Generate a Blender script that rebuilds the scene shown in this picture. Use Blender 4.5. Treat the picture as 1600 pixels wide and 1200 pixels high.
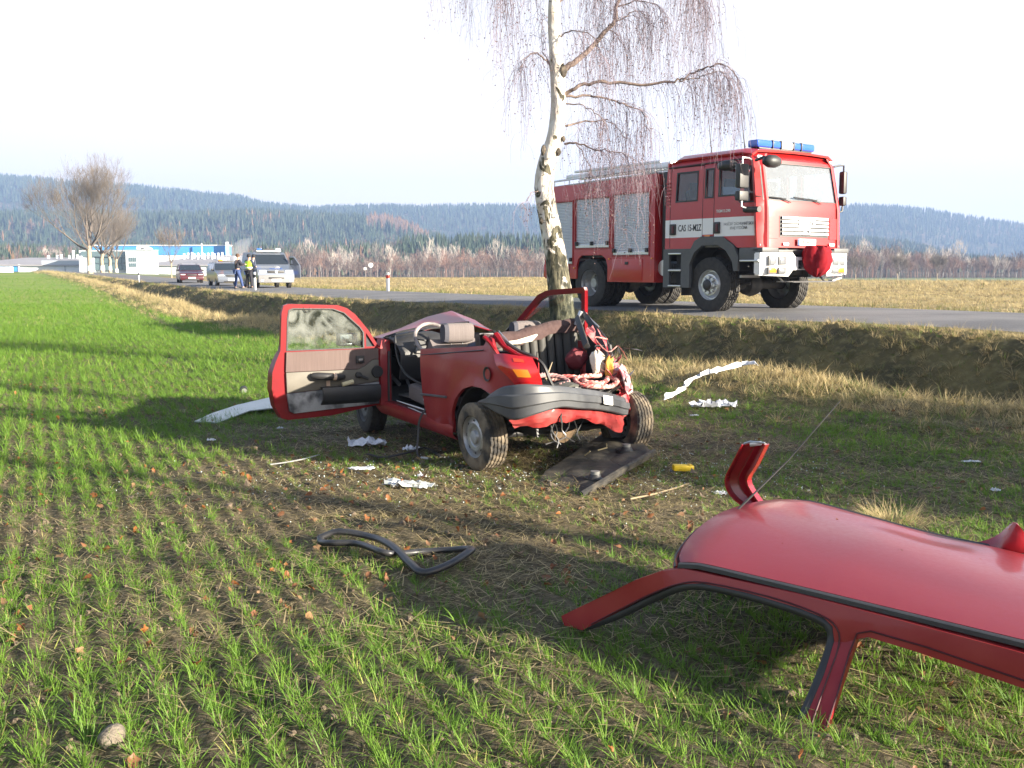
import bpy, bmesh, math, random
import numpy as np
from mathutils import Vector, Matrix, Euler, geometry
random.seed(7); RNG = np.random.default_rng(11)
for o in list(bpy.data.objects): bpy.data.objects.remove(o)
S = bpy.context.scene; COL = S.collection
R = math.radians
# ------------------------------------------------------------------ camera
EYE = Vector((0, 0, 1.66)); PITCH = math.atan(180/1600)
cam = bpy.data.cameras.new('camera'); camo = bpy.data.objects.new('camera', cam); COL.objects.link(camo)
cam.lens = 36; cam.sensor_width = 36; cam.clip_start = .05; cam.clip_end = 9000
camo.location = EYE; camo.rotation_euler = (math.pi/2 - PITCH, 0, 0)
S.camera = camo
# ------------------------------------------------------------------ light
SUN_EL, SUN_AZ = 15.0, 117.7        # azimuth clockwise from +Y
w = bpy.data.worlds.new('World'); S.world = w; w.use_nodes = True
nt = w.node_tree; bg = nt.nodes['Background']
sky = nt.nodes.new('ShaderNodeTexSky'); sky.sky_type = 'NISHITA'; sky.sun_disc = False
sky.sun_elevation = R(SUN_EL); sky.sun_rotation = R(SUN_AZ); sky.air_density = 1.0; sky.dust_density = 2.0; sky.ozone_density = 1.2
tc = nt.nodes.new('ShaderNodeTexCoord'); mp = nt.nodes.new('ShaderNodeMapping'); mp.inputs['Scale'].default_value = (1.1, 1.1, 6.0)
nz = nt.nodes.new('ShaderNodeTexNoise'); nz.inputs['Scale'].default_value = 1.6; nz.inputs['Detail'].default_value = 6; nz.inputs['Roughness'].default_value = .55
rp = nt.nodes.new('ShaderNodeValToRGB'); rp.color_ramp.elements[0].position = .30; rp.color_ramp.elements[0].color = (.72, .72, .72, 1)
rp.color_ramp.elements[1].position = .60; rp.color_ramp.elements[1].color = (1, 1, 1, 1)
mx = nt.nodes.new('ShaderNodeMix'); mx.data_type = 'RGBA'; mx.inputs[7].default_value = (4.85, 4.45, 4.4, 1)
nt.links.new(tc.outputs['Generated'], mp.inputs['Vector']); nt.links.new(mp.outputs[0], nz.inputs['Vector'])
nt.links.new(nz.outputs[0], rp.inputs[0]); sx = nt.nodes.new('ShaderNodeSeparateXYZ'); nt.links.new(tc.outputs['Generated'], sx.inputs[0])
el = nt.nodes.new('ShaderNodeValToRGB'); nt.links.new(sx.outputs[2], el.inputs[0])      # haze and thin cloud thin out towards the zenith
cr = el.color_ramp; cr.elements[0].position = .0; cr.elements[0].color = (1, 1, 1, 1); cr.elements[1].position = .75; cr.elements[1].color = (.04, .04, .04, 1)
for p_, v_ in ((.25, .92), (.31, .50), (.42, .12)): e_ = cr.elements.new(p_); e_.color = (v_, v_, v_, 1)
mu = nt.nodes.new('ShaderNodeMath'); mu.operation = 'MULTIPLY'; nt.links.new(rp.outputs[0], mu.inputs[0]); nt.links.new(el.outputs[0], mu.inputs[1])
nt.links.new(mu.outputs[0], mx.inputs[0]); nt.links.new(sky.outputs[0], mx.inputs[6])
nt.links.new(mx.outputs[2], bg.inputs['Color']); bg.inputs['Strength'].default_value = 0.06
sl = bpy.data.lights.new('sun', 'SUN'); sl.energy = 5.0; sl.angle = R(.6); sl.color = (1, .90, .74)
so = bpy.data.objects.new('sun', sl); COL.objects.link(so); so.location = (30, -16, 12)
sdir = Vector((math.sin(R(SUN_AZ))*math.cos(R(SUN_EL)), math.cos(R(SUN_AZ))*math.cos(R(SUN_EL)), math.sin(R(SUN_EL))))
so.rotation_euler = sdir.to_track_quat('Z', 'Y').to_euler()
S.view_settings.view_transform = 'Standard'; S.view_settings.look = 'None'; S.view_settings.gamma = 1
S.view_settings.exposure = 2.3
S.render.engine = 'CYCLES'
# ------------------------------------------------------------------ materials
MATS = {}
def nodes(m):
    m.use_nodes = True; t = m.node_tree; return t, t.nodes['Principled BSDF'], t.nodes, t.links
def mat(name, col, rough=.6, metal=0, col2=None, scale=6., contrast=.25, bump=0, bscale=30., coat=0, emis=0, spec=.5, coat_r=.08, detail=5, stretch=None, r2=None):
    if name in MATS: return MATS[name]
    m = bpy.data.materials.new(name); t, P, N, Lk = nodes(m)
    P.inputs['Base Color'].default_value = (*col, 1); P.inputs['Roughness'].default_value = rough; P.inputs['Metallic'].default_value = metal
    P.inputs['Specular IOR Level'].default_value = spec
    if coat: P.inputs['Coat Weight'].default_value = coat; P.inputs['Coat Roughness'].default_value = coat_r
    c = N.new('ShaderNodeTexCoord'); v = c.outputs['Object']
    if stretch:
        q = N.new('ShaderNodeMapping'); q.inputs['Scale'].default_value = stretch; Lk.new(v, q.inputs[0]); v = q.outputs[0]
    if col2:
        n = N.new('ShaderNodeTexNoise'); n.inputs['Scale'].default_value = scale; n.inputs['Detail'].default_value = detail; Lk.new(v, n.inputs['Vector'])
        r = N.new('ShaderNodeMapRange'); r.inputs[1].default_value = .5-contrast; r.inputs[2].default_value = .5+contrast; Lk.new(n.outputs[0], r.inputs[0])
        x = N.new('ShaderNodeMix'); x.data_type = 'RGBA'; x.inputs[6].default_value = (*col, 1); x.inputs[7].default_value = (*col2, 1)
        Lk.new(r.outputs[0], x.inputs[0]); Lk.new(x.outputs[2], P.inputs['Base Color'])
        if r2 is not None:
            y = N.new('ShaderNodeMapRange'); y.inputs[3].default_value = rough; y.inputs[4].default_value = r2; Lk.new(r.outputs[0], y.inputs[0]); Lk.new(y.outputs[0], P.inputs['Roughness'])
    if bump:
        n = N.new('ShaderNodeTexNoise'); n.inputs['Scale'].default_value = bscale; n.inputs['Detail'].default_value = 4; Lk.new(v, n.inputs['Vector'])
        b = N.new('ShaderNodeBump'); b.inputs['Strength'].default_value = bump; b.inputs['Distance'].default_value = .02; Lk.new(n.outputs[0], b.inputs['Height']); Lk.new(b.outputs[0], P.inputs['Normal'])
    if emis: P.inputs['Emission Color'].default_value = (*col, 1); P.inputs['Emission Strength'].default_value = emis
    MATS[name] = m; return m
def glass(name, tint=(.75, .8, .8), rough=.03, dust_veil=0, veil_col=(.6, .58, .52), even=False, zlo=None):
    if name in MATS: return MATS[name]
    m = bpy.data.materials.new(name); m.use_nodes = True; t = m.node_tree; N = t.nodes; Lk = t.links; N.remove(N['Principled BSDF'])
    out = N['Material Output']; tr = N.new('ShaderNodeBsdfTransparent'); tr.inputs[0].default_value = (*tint, 1)
    gl = N.new('ShaderNodeBsdfGlossy'); gl.inputs['Roughness'].default_value = rough; gl.inputs[0].default_value = (1, 1, 1, 1)
    lw = N.new('ShaderNodeLayerWeight'); lw.inputs[0].default_value = .5; pw = N.new('ShaderNodeMath'); pw.operation = 'POWER'; pw.inputs[1].default_value = 4.0; Lk.new(lw.outputs['Facing'], pw.inputs[0])
    fr = N.new('ShaderNodeMapRange'); fr.inputs[3].default_value = .05; fr.inputs[4].default_value = 1; Lk.new(pw.outputs[0], fr.inputs[0])
    x = N.new('ShaderNodeMixShader'); Lk.new(fr.outputs[0], x.inputs[0]); Lk.new(tr.outputs[0], x.inputs[1]); Lk.new(gl.outputs[0], x.inputs[2])
    sh = x.outputs[0]
    if dust_veil:
        d = N.new('ShaderNodeBsdfDiffuse'); d.inputs[0].default_value = (*veil_col, 1)
        tl = N.new('ShaderNodeBsdfTranslucent'); tl.inputs[0].default_value = (*veil_col, 1)
        dm = N.new('ShaderNodeMixShader'); dm.inputs[0].default_value = .4; Lk.new(d.outputs[0], dm.inputs[1]); Lk.new(tl.outputs[0], dm.inputs[2])
        c = N.new('ShaderNodeTexCoord'); n = N.new('ShaderNodeTexNoise'); n.inputs['Scale'].default_value = 4.5; n.inputs['Detail'].default_value = 10; n.inputs['Distortion'].default_value = 2.2; Lk.new(c.outputs['Object'], n.inputs['Vector'])
        r = N.new('ShaderNodeMapRange'); r.inputs[1].default_value = .34; r.inputs[2].default_value = .70; r.inputs[3].default_value = dust_veil*.85 if even else 0; r.inputs[4].default_value = dust_veil; Lk.new(n.outputs[0], r.inputs[0])
        if zlo is not None:     # smeared dirt sits on the upper part of the pane
            sz = N.new('ShaderNodeSeparateXYZ'); Lk.new(c.outputs['Object'], sz.inputs[0]); zr = N.new('ShaderNodeMapRange'); zr.inputs[1].default_value = zlo; zr.inputs[2].default_value = zlo+.16; zr.inputs[3].default_value = .30; Lk.new(sz.outputs[2], zr.inputs[0])
            q = N.new('ShaderNodeMath'); q.operation = 'MULTIPLY'; Lk.new(r.outputs[0], q.inputs[0]); Lk.new(zr.outputs[0], q.inputs[1]); r = q
        y = N.new('ShaderNodeMixShader'); Lk.new(r.outputs[0], y.inputs[0]); Lk.new(sh, y.inputs[1]); Lk.new(dm.outputs[0], y.inputs[2]); sh = y.outputs[0]
    Lk.new(sh, out.inputs[0]); MATS[name] = m; return m
def leafmat(name, c1, c2, trans=.35, rough=.55):
    m = bpy.data.materials.new(name); t, P, N, Lk = nodes(m)
    oi = N.new('ShaderNodeObjectInfo'); x = N.new('ShaderNodeMix'); x.data_type = 'RGBA'; x.inputs[6].default_value = (*c1, 1); x.inputs[7].default_value = (*c2, 1)
    Lk.new(oi.outputs['Random'], x.inputs[0]); Lk.new(x.outputs[2], P.inputs['Base Color']); P.inputs['Roughness'].default_value = rough; P.inputs['Specular IOR Level'].default_value = .3
    tl = N.new('ShaderNodeBsdfTranslucent'); Lk.new(x.outputs[2], tl.inputs[0])
    s = N.new('ShaderNodeMixShader'); s.inputs[0].default_value = trans; Lk.new(P.outputs[0], s.inputs[1]); Lk.new(tl.outputs[0], s.inputs[2]); Lk.new(s.outputs[0], N['Material Output'].inputs[0])
    MATS[name] = m; return m
# ------------------------------------------------------------------ object helpers
def link(name, me, m=None, parent=None, smooth=None):
    o = bpy.data.objects.new(name, me); COL.objects.link(o)
    if m is not None and len(me.materials) == 0: me.materials.append(m)
    if parent is not None: o.parent = parent
    if smooth is not None and len(me.polygons):
        me.shade_smooth()
        if smooth < 180: me.set_sharp_from_angle(angle=R(smooth))
    return o
def thing(name, label, cat, loc=(0, 0, 0), rz=0, group=None, rot=None):
    o = bpy.data.objects.new(name, None); COL.objects.link(o); o.location = loc; o.rotation_euler = rot or (0, 0, rz); o.empty_display_size = .2
    return tag(o, label, cat, group)
def tag(o, label, cat=None, group=None):
    o['label'] = label
    if cat: o['category'] = cat
    if group: o['group'] = group
    return o
def kind(o, k='structure'): o['kind'] = k; return o
def copy_tree(o, parent=None):
    c = o.copy(); COL.objects.link(c); c.parent = parent
    for ch in list(o.children): copy_tree(ch, c)
    return c
class MB:
    def __init__(s): s.v = []; s.f = []
    def add(s, vs, fs):
        b = len(s.v); s.v += [tuple(p) for p in vs]; s.f += [tuple(b+i for i in f) for f in fs]; return s
    def box(s, c, d, M=None, rot=None):
        x, y, z = (q/2 for q in d); P = [Vector((a*x, b*y, e*z)) for a in (-1, 1) for b in (-1, 1) for e in (-1, 1)]
        if rot: E_ = Euler(rot).to_matrix(); P = [E_ @ p for p in P]
        P = [p+Vector(c) for p in P]
        if M: P = [M @ p for p in P]
        return s.add(P, [(0, 1, 3, 2), (4, 6, 7, 5), (0, 4, 5, 1), (2, 3, 7, 6), (0, 2, 6, 4), (1, 5, 7, 3)])
    def tube(s, path, r, n=8, cap=True, flat=1.0, up=None):
        path = [Vector(p) for p in path]; k = len(path); rr = r if isinstance(r, (list, tuple)) else [r]*k
        t0 = (path[1]-path[0]).normalized(); ref = Vector(up) if up else (Vector((0, 0, 1)) if abs(t0.z) < .9 else Vector((1, 0, 0)))
        vs = []; nrm = (ref - t0*ref.dot(t0)).normalized()
        for i, p in enumerate(path):
            t = (path[min(i+1, k-1)]-path[max(i-1, 0)]).normalized(); q = nrm - t*nrm.dot(t)
            nrm = q.normalized() if q.length > 1e-6 else nrm
            b = t.cross(nrm)
            for j in range(n):
                a = 2*math.pi*j/n; vs.append(p + (nrm*math.cos(a)*flat + b*math.sin(a))*rr[i])
        fs = [(i*n+j, i*n+(j+1) % n, (i+1)*n+(j+1) % n, (i+1)*n+j) for i in range(k-1) for j in range(n)]
        if cap: fs += [tuple(range(n-1, -1, -1)), tuple((k-1)*n+j for j in range(n))]
        return s.add(vs, fs)
    def lathe(s, prof, c=(0, 0, 0), axis='X', n=32, wob=None):
        # prof: (radius, along axis)
        vs = []; k = len(prof)
        for j in range(n):
            a = 2*math.pi*j/n
            for i, (r, h) in enumerate(prof):
                rr = r + (wob(i, j) if wob else 0)
                p = {'X': (h, rr*math.cos(a), rr*math.sin(a)), 'Y': (rr*math.cos(a), h, rr*math.sin(a)), 'Z': (rr*math.cos(a), rr*math.sin(a), h)}[axis]
                vs.append(Vector(p)+Vector(c))
        fs = [(j*k+i, j*k+i+1, ((j+1) % n)*k+i+1, ((j+1) % n)*k+i) for j in range(n) for i in range(k-1)]
        return s.add(vs, fs)
    def prism(s, pts, d):
        # pts 3D outline, extruded by vector d
        n = len(pts); P = [Vector(p) for p in pts]; d = Vector(d)
        return s.add(P+[p+d for p in P], [tuple(range(n-1, -1, -1)), tuple(range(n, 2*n))]+[(i, (i+1) % n, n+(i+1) % n, n+i) for i in range(n)])
    def grid(s, rows, t=None):
        # rows of 3D points -> sheet, thickness vector/amount t
        a, b = len(rows), len(rows[0]); P = [Vector(p) for r in rows for p in r]
        F = [(i*b+j, i*b+j+1, (i+1)*b+j+1, (i+1)*b+j) for i in range(a-1) for j in range(b-1)]
        if not t: return s.add(P, F)
        nr = []
        for i in range(a):
            for j in range(b):
                du = P[i*b+min(j+1, b-1)]-P[i*b+max(j-1, 0)]; dv = P[min(i+1, a-1)*b+j]-P[max(i-1, 0)*b+j]
                q = du.cross(dv); nr.append(q.normalized() if q.length > 1e-9 else Vector((0, 0, 1)))
        m = a*b; Q = [p-n_*t for p, n_ in zip(P, nr)]
        F2 = [tuple(m+i for i in reversed(f)) for f in F]
        ring = [j for j in range(b)]+[i*b+b-1 for i in range(1, a)]+[(a-1)*b+j for j in range(b-2, -1, -1)]+[i*b for i in range(a-2, 0, -1)]
        W_ = [(ring[(i+1) % len(ring)], ring[i], m+ring[i], m+ring[(i+1) % len(ring)]) for i in range(len(ring))]
        return s.add(P+Q, F+F2+W_)
    def build(s, name, m=None, parent=None, smooth=35, bevel=0, seg=2, fix=True, label=None):
        me = bpy.data.meshes.new(name); me.from_pydata([tuple(p) for p in s.v], [], s.f)
        if fix or bevel:
            bm = bmesh.new(); bm.from_mesh(me)
            if fix: bmesh.ops.recalc_face_normals(bm, faces=bm.faces)
            if bevel:
                es = [e for e in bm.edges if len(e.link_faces) == 2 and e.calc_face_angle(0) > R(28)]
                bmesh.ops.bevel(bm, geom=es, offset=bevel, segments=seg, affect='EDGES', clamp_overlap=True, profile=.6)
            bm.to_mesh(me); bm.free()
        me.update(); o = link(name, me, m, parent, smooth)
        if label: o['label'] = label
        return o
def interp_sheet(rows, nu, nv):
    # Catmull-Rom refine of a control grid of points
    def cr(P, n):
        P = [Vector(p) for p in P]; out = []
        if len(P) == 2: return [P[0].lerp(P[1], i/n) for i in range(n+1)]
        k = len(P)-1
        for i in range(k):
            p0 = P[i-1] if i > 0 else P[0]*2-P[1]; p3 = P[i+2] if i+2 <= k else P[k]*2-P[k-1]; p1, p2 = P[i], P[i+1]
            m = n
            for j in range(m):
                t = j/m; out.append(.5*((2*p1)+(p2-p0)*t+(2*p0-5*p1+4*p2-p3)*t*t+(3*p1-p0-3*p2+p3)*t**3))
        out.append(P[k]); return out
    A = [cr(r, nv) for r in rows]; B = [cr([r[j] for r in A], nu) for j in range(len(A[0]))]
    return [[B[j][i] for j in range(len(B))] for i in range(len(B[0]))]
def spline(P, n=6): return [q for q in interp_sheet([P, P], 1, n)[0]]
def inpoly(x, y, poly):
    c = False; j = len(poly)-1
    for i in range(len(poly)):
        xi, yi = poly[i]; xj, yj = poly[j]
        if (yi > y) != (yj > y) and x < (xj-xi)*(y-yi)/(yj-yi)+xi: c = not c
        j = i
    return c
def plate(name, outline, fmap, t, m, parent, holes=(), step=.08, smooth=32, label=None, bevel=0):
    """2D outline with holes, mapped to 3D by fmap(u, v, depth) -> shell of thickness t"""
    pts = []; ed = []; loops = [list(outline)]+[list(h) for h in holes]
    for lp in loops:
        l2 = []
        for i, p in enumerate(lp):
            q = lp[(i+1) % len(lp)]; d = math.dist(p, q); n = max(1, int(round(d/step)))
            l2 += [(p[0]+(q[0]-p[0])*k/n, p[1]+(q[1]-p[1])*k/n) for k in range(n)]
        b = len(pts); pts += l2; ed += [(b+i, b+(i+1) % len(l2)) for i in range(len(l2))]
    bd = np.array(pts); xs = [p[0] for p in outline]; ys = [p[1] for p in outline]
    def inside(x, y): return inpoly(x, y, outline) and not any(inpoly(x, y, h) for h in holes)
    x = min(xs)+step*.5
    while x < max(xs):
        y = min(ys)+step*.5
        while y < max(ys):
            if inside(x, y) and np.min(np.abs(bd-[x, y]).max(axis=1)) > step*.45: pts.append((x, y))
            y += step
        x += step
    r = geometry.delaunay_2d_cdt([Vector(p) for p in pts], ed, [], 0, 1e-6)
    V2, F2 = r[0], r[2]; F = []
    for f in F2:
        cx = sum(V2[i][0] for i in f)/len(f); cy = sum(V2[i][1] for i in f)/len(f)
        if inside(cx, cy): F.append(list(f))
    used = {}
    for f in F:
        for i in range(len(f)): used[(f[i], f[(i+1) % len(f)])] = 1
    bnd = [(a, b) for (a, b) in used if (b, a) not in used]
    n = len(V2); P = [fmap(p[0], p[1], 0) for p in V2]+[fmap(p[0], p[1], t) for p in V2]
    fs = F+[[n+i for i in reversed(f)] for f in F]+[[b, a, n+a, n+b] for a, b in bnd]
    keep = sorted({i for f in fs for i in f}); mp_ = {k: i for i, k in enumerate(keep)}
    mb = MB(); mb.add([P[k] for k in keep], [[mp_[i] for i in f] for f in fs])
    return mb.build(name, m, parent, smooth=smooth, bevel=bevel, label=label)
def text(name, s, size, m, parent, loc, rot, ext=.002, align='CENTER', sx=1.0, label=None, bold=0):
    cu = bpy.data.curves.new(name, 'FONT'); cu.body = s; cu.size = size; cu.extrude = ext; cu.align_x = align; cu.align_y = 'CENTER'; cu.offset = bold
    cu.resolution_u = 3
    to = bpy.data.objects.new(name+'_curve', cu); COL.objects.link(to); dg = bpy.context.evaluated_depsgraph_get(); dg.update()
    me = bpy.data.meshes.new_from_object(to.evaluated_get(dg)); bpy.data.objects.remove(to); bpy.data.curves.remove(cu)
    me.name = name
    o = link(name, me, m, parent); o.location = loc; o.rotation_euler = rot; o.scale = (sx, 1, 1)
    if label: o['label'] = label
    return o
# pixel of the 1600x1200 photograph -> world point at depth Y or on height z (used for measuring where things stand)
_F = Vector((0, math.cos(PITCH), -math.sin(PITCH))); _U = Vector((0, math.sin(PITCH), math.cos(PITCH)))
def ray(px, py): return Vector((1, 0, 0))*((px-800)/1600) - _U*((py-600)/1600) + _F
def atY(px, py, Y): d = ray(px, py); return EYE + d*(Y/d.y)
def onZ(px, py, z=0): d = ray(px, py); return EYE + d*((z-EYE.z)/d.z)
# ------------------------------------------------------------------ terrain
def vnoise(x, y, seed=0):
    xi = np.floor(x).astype(np.int64); yi = np.floor(y).astype(np.int64); fx = x-xi; fy = y-yi
    def h(a, b):
        n = (a*374761393 + b*668265263 + seed*1442695041) & 0xffffffff; n = ((n ^ (n >> 13))*1274126177) & 0xffffffff
        return ((n ^ (n >> 16)) & 0xffff)/65535.
    u = fx*fx*(3-2*fx); v = fy*fy*(3-2*fy)
    return (h(xi, yi)*(1-u)+h(xi+1, yi)*u)*(1-v)+(h(xi, yi+1)*(1-u)+h(xi+1, yi+1)*u)*v - .5
def fbm(x, y, sc, o=4, seed=0, g=.5):
    r = 0; a = 1
    for i in range(o): r = r + a*vnoise(x/sc, y/sc, seed+i); sc = sc/2.03; a *= g
    return r
def sstep(a, b, x): t = np.clip((x-a)/(b-a), 0, 1); return t*t*(3-2*t)
RC = [(30, -14), (23.5, -3.9), (17.2, 4.8), (11.3, 13.2), (5.5, 21.4), (-.1, 29.6), (-5.5, 38.6), (-12.2, 53), (-25, 81), (-42, 115), (-60, 150), (-88, 205), (-110, 247)]
RP = np.array([tuple(p)[:2] for p in spline([(a, b, 0) for a, b in RC], 6)])
RW = 2.75
def road_e(x, y):
    """signed distance to the near road edge (+ on the field side) and nearest road point"""
    x = np.atleast_1d(np.asarray(x, float)); y = np.atleast_1d(np.asarray(y, float))
    best = np.full(x.shape, 1e18); e = np.zeros(x.shape); ny = np.zeros(x.shape)
    for i in range(len(RP)-1):
        a = RP[i]; d = RP[i+1]-a; L2 = d@d; t = ((x-a[0])*d[0]+(y-a[1])*d[1])/L2
        if i > 0: t = np.maximum(t, 0)
        if i < len(RP)-2: t = np.minimum(t, 1)
        qx = a[0]+t*d[0]; qy = a[1]+t*d[1]; r = (x-qx)**2+(y-qy)**2; k = r < best
        sg = np.sign(-(x-a[0])*d[1]+(y-a[1])*d[0])
        best = np.where(k, r, best); e = np.where(k, sg*np.sqrt(r), e); ny = np.where(k, qy, ny)
    return e-RW, ny
def zroad(Y): return np.interp(Y, [-40, 10, 21, 38, 54, 80, 120, 165, 260], [.85, .82, .82, .76, .62, .55, .78, 1.0, 1.0])
PXK = np.array([-1200, -400, 0, 60, 130, 200, 300, 380, 420, 450, 500, 520, 560, 600, 640, 665, 700, 820, 1000, 1310, 1330, 1400, 1440, 1500, 1560, 1600, 1800, 2800.])
FAR = np.array([290, 272, 272, 277, 285, 289, 300, 308, 318, 321, 324, 322, 321, 320, 321, 322, 321, 323, 326, 323, 320, 322, 326, 338, 345, 350, 372, 380.])
MID = np.array([330, 330, 333, 333, 333, 334, 333, 330, 330, 332, 334, 336, 335, 334, 344, 358, 370, 374, 375, 372, 372, 376, 384, 400, 408, 410, 412, 412.])
FRT = np.array([405, 405, 402, 402, 402, 402, 402, 402, 402, 402, 402, 402, 402, 400, 396, 394, 393, 393, 395, 402, 404, 408, 412, 416, 418, 418, 418, 418.])
def ktab(T, px, Y, th): return 1.66 + (420-np.interp(px, PXK, T))*Y/1600 - th
def height(x, y):
    x = np.atleast_1d(np.asarray(x, float)); y = np.atleast_1d(np.asarray(y, float))
    d = np.hypot(x, y); Y = np.maximum(y, 1e-3); px = np.where(y > 1, 800+1600*x/Y, np.where(x > 0, 2800, -1200)); px = np.clip(px, -1200, 2800)
    e, ny = road_e(x, y); zr = zroad(ny)
    zf = 1.05*sstep(55, 190, d) - .9*sstep(210, 300, d)
    b = np.interp(e, [-.3, .45, .8, 1.8, 2.2, 2.6, 3.1, 3.8, 5.2], [1, .97, .9, .12, 0, 0, 0, 0, 0])
    z = zf + (zr-.03-zf)*b + np.interp(e, [.8, 1.8, 2.2, 2.6, 3.1, 3.8, 5.2], [0, -.2, -.22, -.02, .16, .12, 0])*(1-sstep(110, 150, d))
    drop = np.interp(px, [500, 900, 1300, 1600], [112, 110, 74, 70])
    zo = .74 - 1.5*sstep(0, 70, y-drop) - .7*sstep(150, 330, y)
    zo = zo + .05*fbm(x, y, 9, 3, 5)
    o = sstep(.6, 3.0, -(e+2*RW)); zo2 = (zr-.03) + (zo-(zr-.03))*sstep(2, 14, -(e+2*RW)) - .10*np.exp(-((-(e+2*RW)-1.2)/.7)**2)
    z = np.where(e < -2*RW, zo2, np.where(e < -.3, zr-.03, z))
    # beyond 260 m the two sides merge into the valley floor, then the wooded hills
    valley = np.interp(px, [0, 250, 450, 1600], [.2, 0, -1.6, -1.6])
    far = sstep(230, 330, d); z = z*(1-far)+valley*far
    rise = ktab(FRT, px, 660., 0)-.5; mid = ktab(MID, px, 1300., 12); frr = ktab(FAR, px, 2000., 13)
    dep = np.where(y > 0, y, d)
    hz = np.where(dep < 450, valley, 0)
    def seg(a, b_, za, zb): t = np.clip((dep-a)/(b_-a), 0, 1); t = t*t*(3-2*t); return za+(zb-za)*t
    z2 = np.where(dep < 450, valley, np.where(dep < 660, seg(450, 660, valley, rise), np.where(dep < 900, seg(660, 900, rise, np.minimum(rise+1, mid*.6)), np.where(dep < 1300, seg(900, 1300, np.minimum(rise+1, mid*.6), mid), np.where(dep < 1560, seg(1300, 1560, mid, np.minimum(mid-5, frr*.62)), np.where(dep < 2000, seg(1560, 2000, np.minimum(mid-5, frr*.62), frr), seg(2000, 3200, frr, frr*.7)))))))
    z2 = z2 + fbm(x, y, 300, 3, 9)*6*sstep(700, 1500, dep)
    k = sstep(440, 470, dep); z = z*(1-k)+z2*k
    back = (y < -20) & (d > 300); z = np.where(back, .3, z)
    # fine relief of the field: drill rows, clods
    near = (1-sstep(18, 40, d)); rx, ry = ROWX, ROWY; a = x*rx+y*ry
    fld = sstep(3.8, 5.0, e)
    z = z + near*fld*(.010*np.cos(a*2*math.pi/ROWS)+.030*fbm(x, y, .35, 3, 3)+.05*fbm(x, y, 2.2, 2, 4))
    z = z + near*(1-fld)*(e > .2)*.10*fbm(x, y, .9, 3, 6) + (e > .3)*(1-sstep(60, 120, d))*(1-fld)*.22*fbm(x, y, 3.5, 2, 8)*sstep(.3, 2, e)
    return z
_a = math.atan2(80-800, 1600); ROWD = (math.sin(_a), math.cos(_a)); ROWX, ROWY = ROWD[1], -ROWD[0]; ROWS = .15
def H(x, y): return float(height(x, y)[0])
th = np.concatenate([np.arange(-180, -45, 3.0), np.arange(-45, -38, .6), np.arange(-38, 38, .17), np.arange(38, 45, .6), np.arange(45, 180, 3.0)])
rs = [0.05, .5, 1., 1.5, 2., 2.3]
while rs[-1] < 5200: rs.append(rs[-1]*1.0155)
rs = np.array(rs); TH, RS = np.meshgrid(np.radians(th), rs); GX = RS*np.sin(TH); GY = RS*np.cos(TH)
gx, gy = GX.ravel(), GY.ravel(); gz = height(gx, gy)
def np_mesh(name, V, F):
    me = bpy.data.meshes.new(name); V = np.asarray(V, np.float32); F = np.asarray(F, np.int32)
    me.vertices.add(len(V)); me.vertices.foreach_set('co', V.ravel()); k = F.shape[1]
    me.loops.add(F.size); me.loops.foreach_set('vertex_index', F.ravel()); me.polygons.add(len(F))
    me.polygons.foreach_set('loop_start', np.arange(0, F.size, k, dtype=np.int32)); me.polygons.foreach_set('loop_total', np.full(len(F), k, np.int32))
    me.update(calc_edges=True); return me
nr_, nt_ = GX.shape; I, J = np.meshgrid(np.arange(nr_-1), np.arange(nt_), indexing='ij'); J2 = (J+1) % nt_
QF = np.stack([I*nt_+J, (I+1)*nt_+J, (I+1)*nt_+J2, I*nt_+J2], -1).reshape(-1, 4)[:, ::-1]
ge, gny = road_e(gx, gy); gd = np.hypot(gx, gy)
gpx = np.where(gy > 1, 800+1600*gx/np.maximum(gy, 1), 0)
def track(x, y):
    # pair of tyre lines through the crop
    px = np.interp(y, [18, 24, 30, 38, 50, 70, 110], [500, 385, 310, 262, 222, 185, 160]); c = (px-800)/1600*y
    return np.clip(np.exp(-((x-c-.9)/.16)**2)+np.exp(-((x-c+.9)/.16)**2), 0, 1)*sstep(20, 26, y)*(1-sstep(95, 120, y))
def trample(x, y):
    # disturbed earth round the wreck
    q = np.sqrt(((x-.4)/3.9)**2+((y-9.0)/3.2)**2) + .9*fbm(x, y, 1.6, 3, 21)
    p = np.sqrt(((x+.8)/3.0)**2+((y-7.2)/2.2)**2) + .9*fbm(x, y, 1.1, 3, 22)
    return np.clip(1.25-np.minimum(q, p), 0, 1)
def ground_attrs(me, x, y, e, d):
    fld = sstep(3.7, 5.0, e + .8*fbm(x, y, 1.5, 2, 31))*(1-sstep(300, 330, d))
    dry = (e < -2*RW+.5)*(1-sstep(0, 15, y-np.interp(800+1600*x/np.maximum(y, 1), [500, 900, 1300, 1600], [118, 114, 100, 100])))*(y > -50)
    wood = sstep(330, 420, y)
    for n, a in (('field', fld), ('dry', dry), ('wood', wood), ('trample', trample(x, y)*fld*.8), ('far', sstep(9, 42, d)*(1-.75*track(x, y)))):
        at = me.attributes.new(n, 'FLOAT', 'POINT'); at.data.foreach_set('value', np.asarray(a, np.float32))
gm = bpy.data.materials.new('ground'); t, P, N, Lk = nodes(gm); P.inputs['Roughness'].default_value = .95; P.inputs['Specular IOR Level'].default_value = .15
geo = N.new('ShaderNodeNewGeometry')
def noise(sc, det=5, vec=None, rough=.55):
    n = N.new('ShaderNodeTexNoise'); n.inputs['Scale'].default_value = sc; n.inputs['Detail'].default_value = det; n.inputs['Roughness'].default_value = rough
    Lk.new(vec or geo.outputs['Position'], n.inputs['Vector']); return n.outputs[0]
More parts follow.
